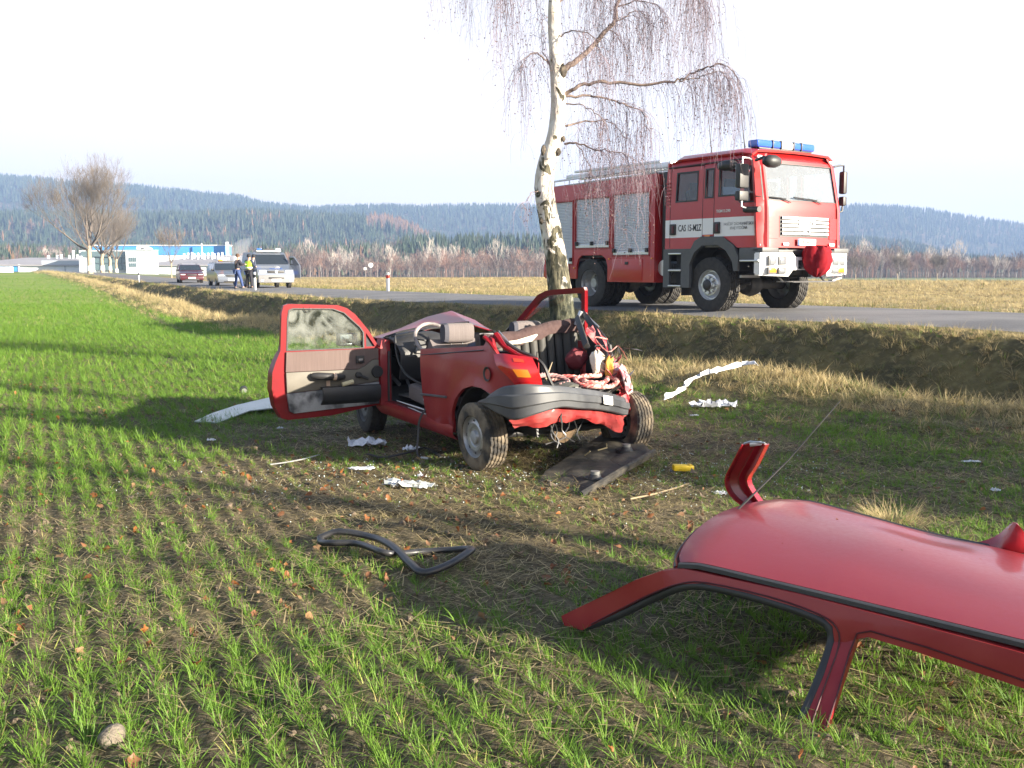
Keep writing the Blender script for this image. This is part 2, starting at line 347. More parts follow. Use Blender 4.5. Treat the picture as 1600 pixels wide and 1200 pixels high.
def mixc(f, a, b):
    x = N.new('ShaderNodeMix'); x.data_type = 'RGBA'
    for s_, v in ((0, f), (6, a), (7, b)):
        if isinstance(v, tuple): x.inputs[s_].default_value = (*v, 1)
        elif isinstance(v, float): x.inputs[s_].default_value = v
        else: Lk.new(v, x.inputs[s_])
    return x.outputs[2]
def rng(v, a, b, c=0., d=1.):
    r = N.new('ShaderNodeMapRange'); r.inputs[1].default_value = a; r.inputs[2].default_value = b; r.inputs[3].default_value = c; r.inputs[4].default_value = d; Lk.new(v, r.inputs[0]); return r.outputs[0]
def attr(n): a = N.new('ShaderNodeAttribute'); a.attribute_name = n; return a.outputs['Fac']
soil = mixc(rng(noise(1.3, 6), .35, .65), (.042, .030, .022), (.10, .072, .050)); soil = mixc(rng(noise(38, 4), .45, .7), soil, (.19, .145, .10))
straw = mixc(rng(noise(14, 6), .50, .72), soil, (.24, .19, .10))
soil = mixc(attr('trample'), soil, straw)
wheat = mixc(rng(noise(.35, 6), .35, .65), (.140, .235, .040), (.190, .285, .052)); wheat = mixc(rng(noise(.06, 4), .4, .65), wheat, (.23, .28, .065)); wheat = mixc(rng(noise(5, 6, rough=.7), .55, .75), wheat, (.22, .22, .08))
fieldc = mixc(rng(attr('far'), 0, 1, .06, .92), soil, wheat)
bankc = mixc(rng(noise(1.2, 6), .4, .62), (.070, .062, .035), (.15, .125, .055)); bankc = mixc(rng(noise(9, 5), .5, .7), bankc, (.20, .17, .08))
base = mixc(attr('field'), bankc, fieldc)
dryc = mixc(rng(noise(.22, 7), .4, .6), (.40, .31, .15), (.27, .23, .12)); dryc = mixc(rng(noise(3.5, 6), .52, .68), dryc, (.19, .14, .08))
base = mixc(attr('dry'), base, dryc)
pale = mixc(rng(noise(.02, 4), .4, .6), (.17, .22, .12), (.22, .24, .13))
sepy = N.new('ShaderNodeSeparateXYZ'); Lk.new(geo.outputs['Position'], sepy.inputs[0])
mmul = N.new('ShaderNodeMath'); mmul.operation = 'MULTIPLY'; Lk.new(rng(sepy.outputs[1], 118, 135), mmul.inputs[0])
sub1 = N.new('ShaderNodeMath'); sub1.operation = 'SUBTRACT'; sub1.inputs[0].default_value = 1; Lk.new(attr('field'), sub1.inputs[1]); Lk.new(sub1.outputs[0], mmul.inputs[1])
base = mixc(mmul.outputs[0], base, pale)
base = mixc(attr('wood'), base, mixc(rng(noise(.05, 3), .4, .6), (.055, .06, .035), (.12, .09, .06)))
Lk.new(base, P.inputs['Base Color'])
bu = N.new('ShaderNodeBump'); bu.inputs['Strength'].default_value = .8; bu.inputs['Distance'].default_value = .03; Lk.new(noise(22, 6, rough=.7), bu.inputs['Height']); Lk.new(bu.outputs[0], P.inputs['Normal'])
MATS['ground'] = gm
def sub_ground(name, mask, label=None):
    F = QF[mask]; u, inv = np.unique(F, return_inverse=True); me = np_mesh(name, np.stack([gx[u], gy[u], gz[u]], -1), inv.reshape(-1, 4))
    ground_attrs(me, gx[u], gy[u], ge[u], gd[u]); o = link(name, me, gm, None, 180); return kind(o)
ring = np.repeat(np.arange(nr_-1), nt_)
fd = rs[ring]; qc = QF[:, 0]
isfar = fd > 330
fs_ = ge[qc] > 4.2
rd_far = ge[qc] < -2*RW
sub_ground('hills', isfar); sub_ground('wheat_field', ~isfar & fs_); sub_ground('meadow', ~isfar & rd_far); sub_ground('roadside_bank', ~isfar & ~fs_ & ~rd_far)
# road sheet
def asphalt():
    m = bpy.data.materials.new('asphalt'); t, P, N_, L_ = nodes(m); P.inputs['Roughness'].default_value = .85
    g = N_.new('ShaderNodeNewGeometry')
    def nn(s, d=5):
        n = N_.new('ShaderNodeTexNoise'); n.inputs['Scale'].default_value = s; n.inputs['Detail'].default_value = d; L_.new(g.outputs['Position'], n.inputs['Vector']); return n.outputs[0]
    x = N_.new('ShaderNodeMix'); x.data_type = 'RGBA'; x.inputs[6].default_value = (.10, .10, .105, 1); x.inputs[7].default_value = (.17, .165, .165, 1)
    r = N_.new('ShaderNodeMapRange'); r.inputs[1].default_value = .35; r.inputs[2].default_value = .65; L_.new(nn(.8), r.inputs[0]); L_.new(r.outputs[0], x.inputs[0])
    y = N_.new('ShaderNodeMix'); y.data_type = 'RGBA'; y.inputs[7].default_value = (.24, .23, .22, 1); L_.new(x.outputs[2], y.inputs[6])
    r = N_.new('ShaderNodeMapRange'); r.inputs[1].default_value = .55; r.inputs[2].default_value = .75; L_.new(nn(60, 3), r.inputs[0]); L_.new(r.outputs[0], y.inputs[0]); L_.new(y.outputs[2], P.inputs['Base Color'])
    b = N_.new('ShaderNodeBump'); b.inputs['Strength'].default_value = .5; b.inputs['Distance'].default_value = .01; L_.new(nn(90, 3), b.inputs['Height']); L_.new(b.outputs[0], P.inputs['Normal'])
    return m
rows = []
for i in range(len(RP)):
    a = RP[max(i-1, 0)]; b = RP[min(i+1, len(RP)-1)]; d = (b-a)/np.linalg.norm(b-a); n = np.array([-d[1], d[0]])
    z = float(zroad(RP[i][1])); row = []
    for k in np.linspace(-1, 1, 9):
        ww = RW*k + (.12*math.sin(i*1.7)+.08*math.sin(i*.63) if abs(k) == 1 else 0)
        q = RP[i]+n*ww; row.append((q[0], q[1], z + .035*(1-k*k)+.004-(.05 if abs(k) == 1 else 0)))
    rows.append(row)
rows = interp_sheet(rows, 3, 1)
mb = MB(); mb.grid(rows); rdo = mb.build('road', asphalt(), None, smooth=180, fix=False); kind(rdo)
if rdo.data.polygons[0].normal.z < 0: rdo.data.flip_normals()
# ------------------------------------------------------------------ haze
mb = MB(); mb.box((0, 950, 102), (6400, 3100, 224)); hz = mb.build('haze', None, None, smooth=None)
hm = bpy.data.materials.new('haze'); hm.use_nodes = True; hn = hm.node_tree.nodes; hn.remove(hn['Principled BSDF'])
pv = hn.new('ShaderNodeVolumePrincipled'); pv.inputs['Color'].default_value = (.34, .50, .84, 1); pv.inputs['Density'].default_value = .00037; pv.inputs['Anisotropy'].default_value = .1
hm.node_tree.links.new(pv.outputs[0], hn['Material Output'].inputs['Volume']); hz.data.materials.append(hm); kind(hz, 'stuff')
# ------------------------------------------------------------------ scattering
def scatter(name, P, rot, scl, protos, idx, k='stuff'):
    me = bpy.data.meshes.new(name); me.vertices.add(len(P)); me.vertices.foreach_set('co', np.asarray(P, np.float32).ravel())
    for n, ty, a in (('rot', 'FLOAT_VECTOR', rot), ('scl', 'FLOAT', scl), ('idx', 'INT', idx)):
        at = me.attributes.new(n, ty, 'POINT'); at.data.foreach_set('vector' if ty == 'FLOAT_VECTOR' else 'value', np.asarray(a, np.int32 if ty == 'INT' else np.float32).ravel())
    o = bpy.data.objects.new(name, me); COL.objects.link(o); kind(o, k)
    c = bpy.data.collections.new(name+'_kinds')
    for i, p in enumerate(protos): c.objects.link(p)
    order = sorted(range(len(protos)), key=lambda i: protos[i].name)
    g = bpy.data.node_groups.new(name, 'GeometryNodeTree'); g.interface.new_socket('Geometry', in_out='INPUT', socket_type='NodeSocketGeometry'); g.interface.new_socket('Geometry', in_out='OUTPUT', socket_type='NodeSocketGeometry')
    gi = g.nodes.new('NodeGroupInput'); go = g.nodes.new('NodeGroupOutput'); ip = g.nodes.new('GeometryNodeInstanceOnPoints'); ci = g.nodes.new('GeometryNodeCollectionInfo')
    ci.inputs['Collection'].default_value = c; ci.inputs['Separate Children'].default_value = True; ci.inputs['Reset Children'].default_value = True; ip.inputs['Pick Instance'].default_value = True
    def na(n, ty):
        q = g.nodes.new('GeometryNodeInputNamedAttribute'); q.data_type = ty; q.inputs[0].default_value = n; return q.outputs[0]
    er = g.nodes.new('FunctionNodeEulerToRotation'); g.links.new(na('rot', 'FLOAT_VECTOR'), er.inputs[0])
    L = g.links.new; L(gi.outputs[0], ip.inputs['Points']); L(ci.outputs[0], ip.inputs['Instance']); L(er.outputs[0], ip.inputs['Rotation']); L(na('scl', 'FLOAT'), ip.inputs['Scale']); L(na('idx', 'INT'), ip.inputs['Instance Index']); L(ip.outputs[0], go.inputs[0])
    md = o.modifiers.new('scatter', 'NODES'); md.node_group = g; return o
def proto(mb, name, m, smooth=None):
    me = bpy.data.meshes.new(name); me.from_pydata([tuple(v) for v in mb.v], [], mb.f); me.materials.append(m)
    if smooth: me.shade_smooth()
    return bpy.data.objects.new(name, me)
def blade(mb, x, y, az, h, w, lean, curl, rnd, seg=3):
    pts = []; d = Vector((math.cos(az), math.sin(az), 0)); side = Vector((-math.sin(az+rnd), math.cos(az+rnd), 0)); p = Vector((x, y, -.01)); a = lean
    for i in range(seg+1):
        ww = w*(1-(i/seg)**1.6)*.5+.0002; pts.append((p-side*ww, p+side*ww)); a += curl/seg; p = p + (d*math.sin(a)+Vector((0, 0, 1))*math.cos(a))*(h/seg)
    vs = [q for pr in pts for q in pr]; mb.add(vs, [(2*i, 2*i+1, 2*i+3, 2*i+2) for i in range(seg)])
def tuft(name, m, n, hr, wr, spread, lean, curl, rnd):
    mb = MB()
    for i in range(n):
        a = rnd.uniform(0, 6.283); r = spread*rnd.random()
        blade(mb, r*math.cos(a), r*math.sin(a), a+rnd.uniform(-.7, .7), rnd.uniform(*hr), rnd.uniform(*wr), rnd.uniform(*lean), rnd.uniform(*curl), rnd.uniform(-.6, .6))
    return proto(mb, name, m)
rd = random.Random(3)
MW = leafmat('wheat_blade', (.175, .300, .038), (.105, .210, .030), .42); MWd = leafmat('yellow_blade', (.30, .34, .08), (.40, .34, .13), .35)
MDry = leafmat('dry_blade', (.56, .45, .24), (.40, .32, .16), .35); MDg = leafmat('bank_blade', (.24, .23, .10), (.13, .16, .045), .3); MDb = leafmat('brown_blade', (.26, .20, .11), (.15, .12, .07), .25)
def in_view(x, y, m=.62, off=1.2): return (np.abs(x) < m*y+off) & (y > 2.2)
# winter wheat in drill rows
Wt = [tuft('wheat_tuft_%d' % i, MW, 13, (.05, .13), (.003, .0055), .026, (.1, .75), (.2, 1.1), rd) for i in range(6)] + [tuft('wheat_tuft_%d' % i, MWd, 5, (.04, .10), (.003, .006), .03, (.5, 1.3), (.2, .7), rd) for i in (6, 7)]
def rowpts(y0, y1, step, keep, jit):
    a = np.arange(-60, 60, ROWS); b = np.arange(-5, 150, step); A, B = np.meshgrid(a, b); A = A.ravel(); B = B.ravel()
    A = A + RNG.normal(0, .017*jit, A.shape) + .05*np.sin(B*.31+A*.2); B = B + RNG.uniform(-.5, .5, B.shape)*step
    x = A*ROWX+B*ROWD[0]; y = A*ROWY+B*ROWD[1]; k = in_view(x, y) & (y >= y0) & (y < y1); x, y = x[k], y[k]
    e, _ = road_e(x, y); tm = trample(x, y); pn = fbm(x, y, .5, 3, 41)
    pr = keep*np.clip(1.05+pn*1.1, .15, 1)*(1-.70*tm)*np.where((x > 2.5) & (y > 6.5), .9, 1.); pr = pr*(1-.85*track(x, y)); k = (e > 4.5) & (RNG.random(x.shape) < pr); return x[k], y[k], tm[k]
X = []; Yv = []; Sc = []; TM = []
for y0, y1, st, kp, s, ji in ((2.2, 9, .017, .92, .92, 1.5), (9, 16, .028, .92, 1.05, 1.5), (16, 30, .07, .95, 1.45, 1.6), (30, 48, .26, .95, 2.0, 2.5), (48, 75, .6, .6, 2.1, 3), (75, 120, 1.4, .35, 2.3, 4)):
    x, y, tm = rowpts(y0, y1, st, kp, ji); X.append(x); Yv.append(y); Sc.append(s*RNG.uniform(.7, 1.15, x.shape)*(1-.35*tm)); TM.append(tm)
x = np.concatenate(X); y = np.concatenate(Yv); s = np.concatenate(Sc); tm = np.concatenate(TM); n = len(x)
print('wheat', n)
rt = np.stack([RNG.normal(0, .16, n), RNG.normal(0, .16, n), RNG.uniform(0, 6.28, n)], -1)
ix = np.where(RNG.random(n) < .17+.45*tm, RNG.integers(6, 8, n), RNG.integers(0, 6, n))
tag(scatter('wheat_seedlings', np.stack([x, y, height(x, y)], -1), rt, s, Wt, ix), 'young green winter wheat growing in drilled rows over the field')
# litter of dead straw on disturbed earth
Lt = []
for i in range(4):
    mb = MB()
    for k in range(12):
        a = rd.uniform(0, 6.28); cx, cy = rd.gauss(0, .09), rd.gauss(0, .09); l = rd.uniform(.02, .07); d = Vector((math.cos(a), math.sin(a), rd.uniform(-.1, .25)))*l; sd = Vector((-math.sin(a), math.cos(a), 0))*rd.uniform(.0012, .003); c = Vector((cx, cy, rd.uniform(.004, .02)))
        mb.add([c-d-sd, c-d+sd, c+d+sd*.6, c+d-sd*.6], [(0, 1, 2, 3)])
    Lt.append(proto(mb, 'straw_%d' % i, MDry if i % 2 else MDb))
n = 14000; y = 2.6+14*RNG.random(n)**.8; x = RNG.uniform(-1, 1, n)*(.6*y+.8); tm = trample(x, y); e, _ = road_e(x, y); k = (e > 4) & (RNG.random(n) < .22+.9*tm); x, y = x[k], y[k]; n = len(x)
tag(scatter('dead_straw', np.stack([x, y, height(x, y)+.004], -1), np.stack([np.zeros(n), np.zeros(n), RNG.uniform(0, 6.28, n)], -1), RNG.uniform(.7, 1.3, n), Lt, RNG.integers(0, 4, n)), 'thin dead straw and stalks lying over the trampled soil')
# clods
Cl = []
for i in range(4):
    mb = MB(); mb.lathe([(.001, -.5), (.35, -.35), (.55, 0), (.4, .35), (.001, .5)], axis='Z', n=6); mb.v = [tuple(Vector(v)*(1+rd.uniform(-.3, .3))) for v in mb.v]; Cl.append(proto(mb, 'clod_%d' % i, mat('clod', (.10, .072, .05), .95, col2=(.17, .13, .09), scale=20)))
n = 9000; y = 2.6+11*RNG.random(n)**.7; x = RNG.uniform(-1, 1, n)*(.6*y+.8); e, _ = road_e(x, y); k = e > 4.5; x, y = x[k], y[k]; n = len(x)
tag(scatter('soil_clods', np.stack([x, y, height(x, y)+.002], -1), RNG.uniform(0, 6.28, (n, 3)), RNG.gamma(2, .005, n)+.005, Cl, RNG.integers(0, 4, n)), 'small brown clods of earth between the wheat rows')
# fallen leaves
def leafproto(name, m, lobes):
    mb = MB(); n = 14; rim = []
    for i in range(n):
        a = 2*math.pi*i/n; r = .5*(1 + (.28*math.cos(5*a) if lobes else .25*math.cos(2*a)))
        rim.append((r*math.cos(a), r*math.sin(a)*.85, .16*math.sin(a*2+rd.random())+.22*abs(math.sin(a))*rd.uniform(.6, 1.2)))
    mb.add([(0, 0, 0)]+rim, [(0, 1+i, 1+(i+1) % n) for i in range(n)]); return proto(mb, name, m, True)
ML = [leafmat('leaf_orange', (.29, .115, .035), (.20, .07, .028), .25), leafmat('leaf_tan', (.27, .165, .085), (.18, .10, .055), .2), leafmat('leaf_brown', (.22, .10, .05), (.15, .07, .035), .15)]
Lf = [leafproto('leaf_%d' % i, ML[i % 3], i % 2) for i in range(6)]
n = 3300; y = 2.7+15*RNG.random(n)**.85; x = RNG.uniform(-1, 1, n)*(.58*y+.6); e, _ = road_e(x, y)
k = (e > 3.0) & (RNG.random(n) < np.clip(.35+1.6*fbm(x, y, 1.3, 3, 51)+.6*trample(x, y), .04, 1)*np.where(x > 1.2, .35, 1)); x, y = x[k], y[k]; n = len(x)
tag(scatter('fallen_leaves', np.stack([x, y, height(x, y)+.022], -1), np.stack([RNG.normal(0, .5, n), RNG.normal(0, .5, n), RNG.uniform(0, 6.28, n)], -1), np.minimum(RNG.gamma(5, .0060, n)+.010, .05), Lf, RNG.integers(0, 6, n)), 'orange and brown fallen leaves scattered over the wheat field')
# verge, bank and berm grass
Dt = [tuft('bank_tuft_%d' % i, MDry, 20, (.10, .26), (.004, .0075), .07, (.1, .8), (.3, 1.5), rd) for i in range(3)]+[tuft('bank_tuft_%d' % i, MDg, 18, (.08, .22), (.004, .008), .07, (.1, .9), (.3, 1.5), rd) for i in (3, 4, 5)]+[tuft('bank_tuft_%d' % i, MDb, 14, (.08, .2), (.003, .006), .06, (.3, 1.1), (.4, 1.5), rd) for i in (6, 7)]+[tuft('bank_tuft_8', MW, 10, (.06, .15), (.004, .008), .05, (.1, .8), (.3, 1.1), rd)]
PX = []; PI = []; PS = []
RPd = np.concatenate([[0], np.cumsum(np.linalg.norm(np.diff(RP, axis=0), axis=1))])
def roadpt(s, e):
    cx = np.interp(s, RPd, RP[:, 0]); cy = np.interp(s, RPd, RP[:, 1]); dx = np.interp(s+.5, RPd, RP[:, 0])-np.interp(s-.5, RPd, RP[:, 0]); dy = np.interp(s+.5, RPd, RP[:, 1])-np.interp(s-.5, RPd, RP[:, 1]); L = np.hypot(dx, dy); return cx-dy/L*(e+RW), cy+dx/L*(e+RW)
for s0, s1, den, sc in ((8, 52, 95, 1.0), (52, 78, 26, 1.35), (78, 150, 7, 2.0), (150, 235, 2.5, 3.)):
    n = int((s1-s0)*5.5*den); ss = RNG.uniform(s0, s1, n); ee = RNG.uniform(.12, 5.6, n); x, y = roadpt(ss, ee); k = in_view(x, y, .66, 2); x, y, ee = x[k], y[k], ee[k]; n = len(x)
    pat = fbm(x, y, 2.5, 3, 61); u = RNG.random(n)
    berm = np.exp(-((ee-3.3)/.75)**2); top = np.exp(-((ee-.4)/.6)**2); fl = sstep(4.0, 5.4, ee)
    keep = RNG.random(n) < np.where(ee > 4.0, .8*(1-fl)+.1, 1); 
    pd = np.clip(.30+.62*berm+.2*top+pat*.8, .06, .97); pg = np.clip(.36-pat*.9+.2*top, .05, .8)*(1-pd); pw = np.where((ee < 1.2) | (ee > 3.9), .35, .08)*(1-pd-pg)
    typ = np.where(u < pd, RNG.integers(0, 3, n), np.where(u < pd+pg, RNG.integers(3, 6, n), np.where(u < pd+pg+pw, 8, RNG.integers(6, 8, n))))
    s = sc*RNG.uniform(.5, 1.2, n)*(.85+.3*berm)*np.where(ee < .45, .6, 1)
    PX.append(np.stack([x, y], -1)[keep]); PI.append(typ[keep]); PS.append(s[keep])
PX = np.concatenate(PX); PI = np.concatenate(PI); PS = np.concatenate(PS); n = len(PX); print('bank', n)
tag(scatter('bank_grass', np.stack([PX[:, 0], PX[:, 1], height(PX[:, 0], PX[:, 1])], -1), np.stack([RNG.normal(0, .2, n), RNG.normal(0, .2, n), RNG.uniform(0, 6.28, n)], -1), PS, Dt, PI), 'long dry and green grass on the ditch bank beside the road')
# dry stubble meadow beyond the road
Mt = [tuft('meadow_tuft_%d' % i, MDry, 14, (.05, .13), (.004, .009), .09, (.2, 1.1), (.3, 1.2), rd) for i in range(3)]+[tuft('meadow_tuft_3', MDb, 14, (.05, .12), (.004, .009), .09, (.2, 1.1), (.3, 1.2), rd), tuft('meadow_tuft_4', MDg, 14, (.06, .15), (.004, .009), .08, (.1, .9), (.3, 1.2), rd)]
PX = []; PI = []; PS = []
for s0, s1, e0, e1, den, sc in ((12, 60, 0, 3, 45, 1.1), (60, 110, 0, 3, 14, 1.8), (10, 75, 3, 22, 20, 1.3), (60, 120, 3, 20, 5, 2.2), (10, 120, 20, 60, 3.2, 2.6)):
    n = int((s1-s0)*(e1-e0)*den); ss = RNG.uniform(s0, s1, n); ee = RNG.uniform(e0, e1, n)+2*RW+.15; x, y = roadpt(ss, -ee); k = in_view(x, y, .6, 1); x, y, ee = x[k], y[k], ee[k]-2*RW; n = len(x)
    pat = fbm(x, y, 3, 3, 71); u = RNG.random(n)+pat*.5; g = np.exp(-(ee/1.6)**2)
    typ = np.where(RNG.random(n) < .6*g+.03, 4, np.where(u > .84, 3, RNG.integers(0, 3, n))); PX.append(np.stack([x, y], -1)); PI.append(typ); PS.append(sc*RNG.uniform(.6, 1.2, n)*(1+.4*g))
PX = np.concatenate(PX); PI = np.concatenate(PI); PS = np.concatenate(PS); n = len(PX); print('meadow', n)
tag(scatter('meadow_grass', np.stack([PX[:, 0], PX[:, 1], height(PX[:, 0], PX[:, 1])], -1), np.stack([RNG.normal(0, .2, n), RNG.normal(0, .2, n), RNG.uniform(0, 6.28, n)], -1), PS, Mt, PI), 'short straw coloured dry grass on the meadow beyond the road')
# crumbs of safety glass
mb = MB(); mb.box((0, 0, .5), (1, .8, 1)); Gc = [proto(mb, 'glass_crumb', mat('glass_crumb', (.55, .62, .60), .1, coat=1))]
n = 900; x = np.concatenate([RNG.normal(-.6, .9, n//2), RNG.normal(1.6, .7, n-n//2)]); y = np.concatenate([RNG.normal(8.1, .6, n//2), RNG.normal(8.2, .7, n-n//2)])
tag(scatter('glass_crumbs', np.stack([x, y, height(x, y)+.012], -1), RNG.uniform(0, 6.28, (n, 3)), RNG.uniform(.003, .009, n), Gc, np.zeros(n)), 'tiny glass crumbs scattered on the soil round the wreck')
Pc = []
for i in range(3):
    mb = MB(); mb.prism([(0, 0, .1), (1, rd.uniform(-.2, .2), .25), (.7, rd.uniform(.4, .9), .1), (.1, rd.uniform(.3, .7), .3)], (.03, 0, .06)); Pc.append(proto(mb, 'plastic_shard_%d' % i, MATS['clod'] if i == 2 else mat('black_shard', (.02, .02, .022), .4)))
n = 90; x = RNG.normal(.2, 1.4, n); y = RNG.normal(7.9, .8, n)
tag(scatter('plastic_shards', np.stack([x, y, height(x, y)+.01], -1), RNG.normal(0, .5, (n, 3))+np.array([0, 0, 3.]), RNG.uniform(.02, .07, n), Pc, RNG.integers(0, 3, n)), 'small broken shards of black plastic on the soil round the wreck')
# ------------------------------------------------------------------ woods
def conifer(name, m, h, tiers, n, rr):
    mb = MB(); mb.tube([(0, 0, -1), (0, 0, h*.3)], [.16, .12], 5)
    for k in range(tiers):
        z0 = h*(.08+.84*k/tiers); z1 = min(h, z0+h*(1.25/tiers+.12)); r = rr*(1-k/(tiers+.35))*rd.uniform(.9, 1.1); vs = [(0, 0, z1)]
        for j in range(n): a = 2*math.pi*(j+.5*(k % 2))/n; q = r*(rd.uniform(.8, 1.15) if j % 2 else rd.uniform(.45, .7)); vs.append((q*math.cos(a), q*math.sin(a), z0-q*.12+rd.uniform(-.2, .2)))
        mb.add(vs, [(0, 1+j, 1+(j+1) % n) for j in range(n)])
    return proto(mb, name, m)
def branching(mb, p, d, L, r, depth, rnd, nch=3, spread=.6, up=.15, nseg=3, minr=.006, sides=3, curve=.12, ratio=.72, out=None):
    pts = [p.copy()]; q = p.copy(); dd = d.copy()
    for i in range(nseg):
        dd = (dd+Vector((rnd.gauss(0, curve), rnd.gauss(0, curve), rnd.gauss(0, curve)+up*.25))).normalized(); q = q+dd*(L/nseg); pts.append(q.copy())
    r1 = max(r*.55, minr*.6); rr = [r+(r1-r)*i/nseg for i in range(nseg+1)]
    mb.tube(pts, rr, sides if depth > 1 else 3, cap=False)
    if depth <= 0: return
    n = nch+(1 if rnd.random() < .4 else 0)
    for c in range(n):
        tt = rnd.uniform(.35, 1) if c else 1; fi = min(int(tt*nseg), nseg-1); b = pts[fi].lerp(pts[fi+1], tt*nseg-fi)
        a = rnd.uniform(0, 6.283); perp = dd.orthogonal().normalized(); perp = Matrix.Rotation(a, 3, dd) @ perp; sp = spread*rnd.uniform(.6, 1.25)*(.5 if c == 0 else 1)
        nd = (dd*math.cos(sp)+perp*math.sin(sp)+Vector((0, 0, up))).normalized()
        branching(mb, b, nd, L*ratio*rnd.uniform(.75, 1.15), max(rr[min(fi+1, nseg)]*.68, minr*.7), depth-1, rnd, nch, spread, up, nseg, minr, sides, curve, ratio)
MC = [leafmat('spruce', (.018, .036, .020), (.030, .048, .024), .1, .8), leafmat('pine', (.032, .052, .028), (.05, .064, .034), .1, .8), leafmat('larch', (.20, .115, .055), (.15, .09, .045), .2, .8)]
MBk = leafmat('bare_twig', (.17, .125, .105), (.12, .09, .08), 0, .9); MBw = leafmat('birch_bark_far', (.40, .36, .32), (.30, .26, .24), 0, .8); MBr = leafmat('beech_twig', (.24, .14, .105), (.17, .105, .085), .0, .9)
Cn = [conifer('wood_tree_%02d' % i, MC[0 if i < 4 else 1 if i < 7 else 2], 14, 5 if i < 4 else 4, 8, (2.0, 2.3, 2.1, 2.4, 2.8, 3.1, 2.7, 2.4, 2.7)[i]) for i in range(9)]
Bn = []
for i in range(6):
    mb = MB(); r2 = random.Random(100+i); k = i % 3; wt = i < 2
    branching(mb, Vector((0, 0, -.5)), Vector((0, 0, 1)), 5.5 if wt else 4.2, .14 if wt else .17, 4 if wt else 4, r2, 3, .42 if wt else .55, .22, 3, .045, 4, .1, .70)
    Bn.append(proto(mb, 'wood_tree_%02d' % (9+i), MBw if wt else (MBk if i < 5 else MBr)))
# broad twiggy cushions fill the bare crowns so that the wood reads as a soft mass
for i in range(3):
    mb = MB(); r2 = random.Random(200+i)
    for k in range(260):
        a = r2.uniform(0, 6.28); el = r2.uniform(-.4, 1.5); rr_ = r2.uniform(.3, 1); c = Vector((2.6*rr_*math.cos(a)*math.cos(el), 2.6*rr_*math.sin(a)*math.cos(el), 6+4.2*rr_*math.sin(el))); d = (c-Vector((0, 0, 2.5))).normalized()*r2.uniform(.6, 1.4); sd = d.cross(Vector((r2.gauss(0, 1), r2.gauss(0, 1), r2.gauss(0, 1)))).normalized()*.045
        mb.add([c-sd, c+sd, c+d], [(0, 1, 2)])
    mb.tube([(0, 0, -.5), (.1, 0, 4)], [.14, .1], 4); Bn.append(proto(mb, 'wood_tree_%02d' % (15+i), (MBk, MBr, MBk)[i]))
woods = Cn+Bn
P_ = []; I_ = []; S_ = []
def add_wood(y0, y1, n, px0, px1, fn, sc):
    Y = RNG.uniform(y0, y1, n); px = RNG.uniform(px0, px1, n); x = (px-800)/1600*Y; z = height(x, Y); ty, s = fn(px, Y, x, z, n); ok = ty >= 0
    P_.append(np.stack([x, Y, z], -1)[ok]); I_.append(ty[ok]); S_.append((sc*s)[ok])
def f_far(px, Y, x, z, n):
    q = fbm(x, Y, 160, 3, 81); brown = RNG.random(n) < np.clip(.04+.9*(q-.16), .01, .7); return np.where(brown, RNG.integers(15, 18, n), RNG.integers(0, 7, n)), RNG.uniform(.75, 1.2, n)
def f_mid(px, Y, x, z, n):
    q = fbm(x, Y, 110, 3, 82); brown = (RNG.random(n) < np.clip(.06+1.3*(q-.10), .02, .8)) | ((px > 575) & (px < 672) & (Y > 1150)); mead = (px > 668) & (px < 800) & (Y > 860) & (Y < 1130)
    return np.where(mead, -1, np.where(brown, np.where(RNG.random(n) < .7, RNG.integers(15, 18, n), 8), RNG.integers(0, 7, n))), RNG.uniform(.75, 1.2, n)
def f_frt(px, Y, x, z, n):
    q = fbm(x, Y, 40, 3, 83); dark = ((px > 628) & (px < 1320)) | (px > 1320); pb = np.where(dark, .04, np.clip(.35+1.3*q, .08, .85)); u = RNG.random(n)
    pp = np.interp(px, [-200, 300, 600, 640, 1320, 1420], [.9, .9, .8, .35, .3, .6]); con = np.where(RNG.random(n) < pp, RNG.integers(4, 7, n), RNG.integers(0, 4, n)); larch = (RNG.random(n) < .08) & (px < 620)
    return np.where(u < pb, RNG.choice([11, 12, 13, 14, 15, 16, 17], n), np.where(larch, RNG.integers(7, 9, n), con)), RNG.uniform(.7, 1.15, n)*np.interp(px, [-200, 600, 640, 1300, 1420], [.8, .8, .98, .9, .6])
def f_dec(px, Y, x, z, n):
    u = RNG.random(n); return np.where(u < .12, RNG.integers(9, 11, n), np.where(u < .45, RNG.integers(11, 15, n), RNG.integers(15, 18, n))), RNG.uniform(.6, 1.08, n)*(.9+.7*fbm(x, Y, 25, 2, 91))
add_wood(1780, 2080, 13000, -260, 1860, f_far, 1.0); add_wood(1500, 1780, 7000, -260, 1860, f_far, .95)
add_wood(1130, 1440, 13000, -260, 1860, f_mid, .95); add_wood(880, 1130, 5000, -260, 1860, f_mid, .85)
add_wood(520, 760, 5600, -260, 1860, f_frt, .9); add_wood(455, 560, 1500, -260, 640, f_frt, .75)
add_wood(345, 450, 1500, 440, 1860, f_dec, .92); add_wood(455, 520, 700, -260, 1860, f_dec, .85)
P_ = np.concatenate(P_); I_ = np.concatenate(I_); S_ = np.concatenate(S_); n = len(P_); print('woods', n)
tag(scatter('wooded_hillside', P_, np.stack([np.zeros(n), np.zeros(n), RNG.uniform(0, 6.28, n)], -1), S_, woods, I_), 'dark spruce and bare brown woods covering the hazy hills')
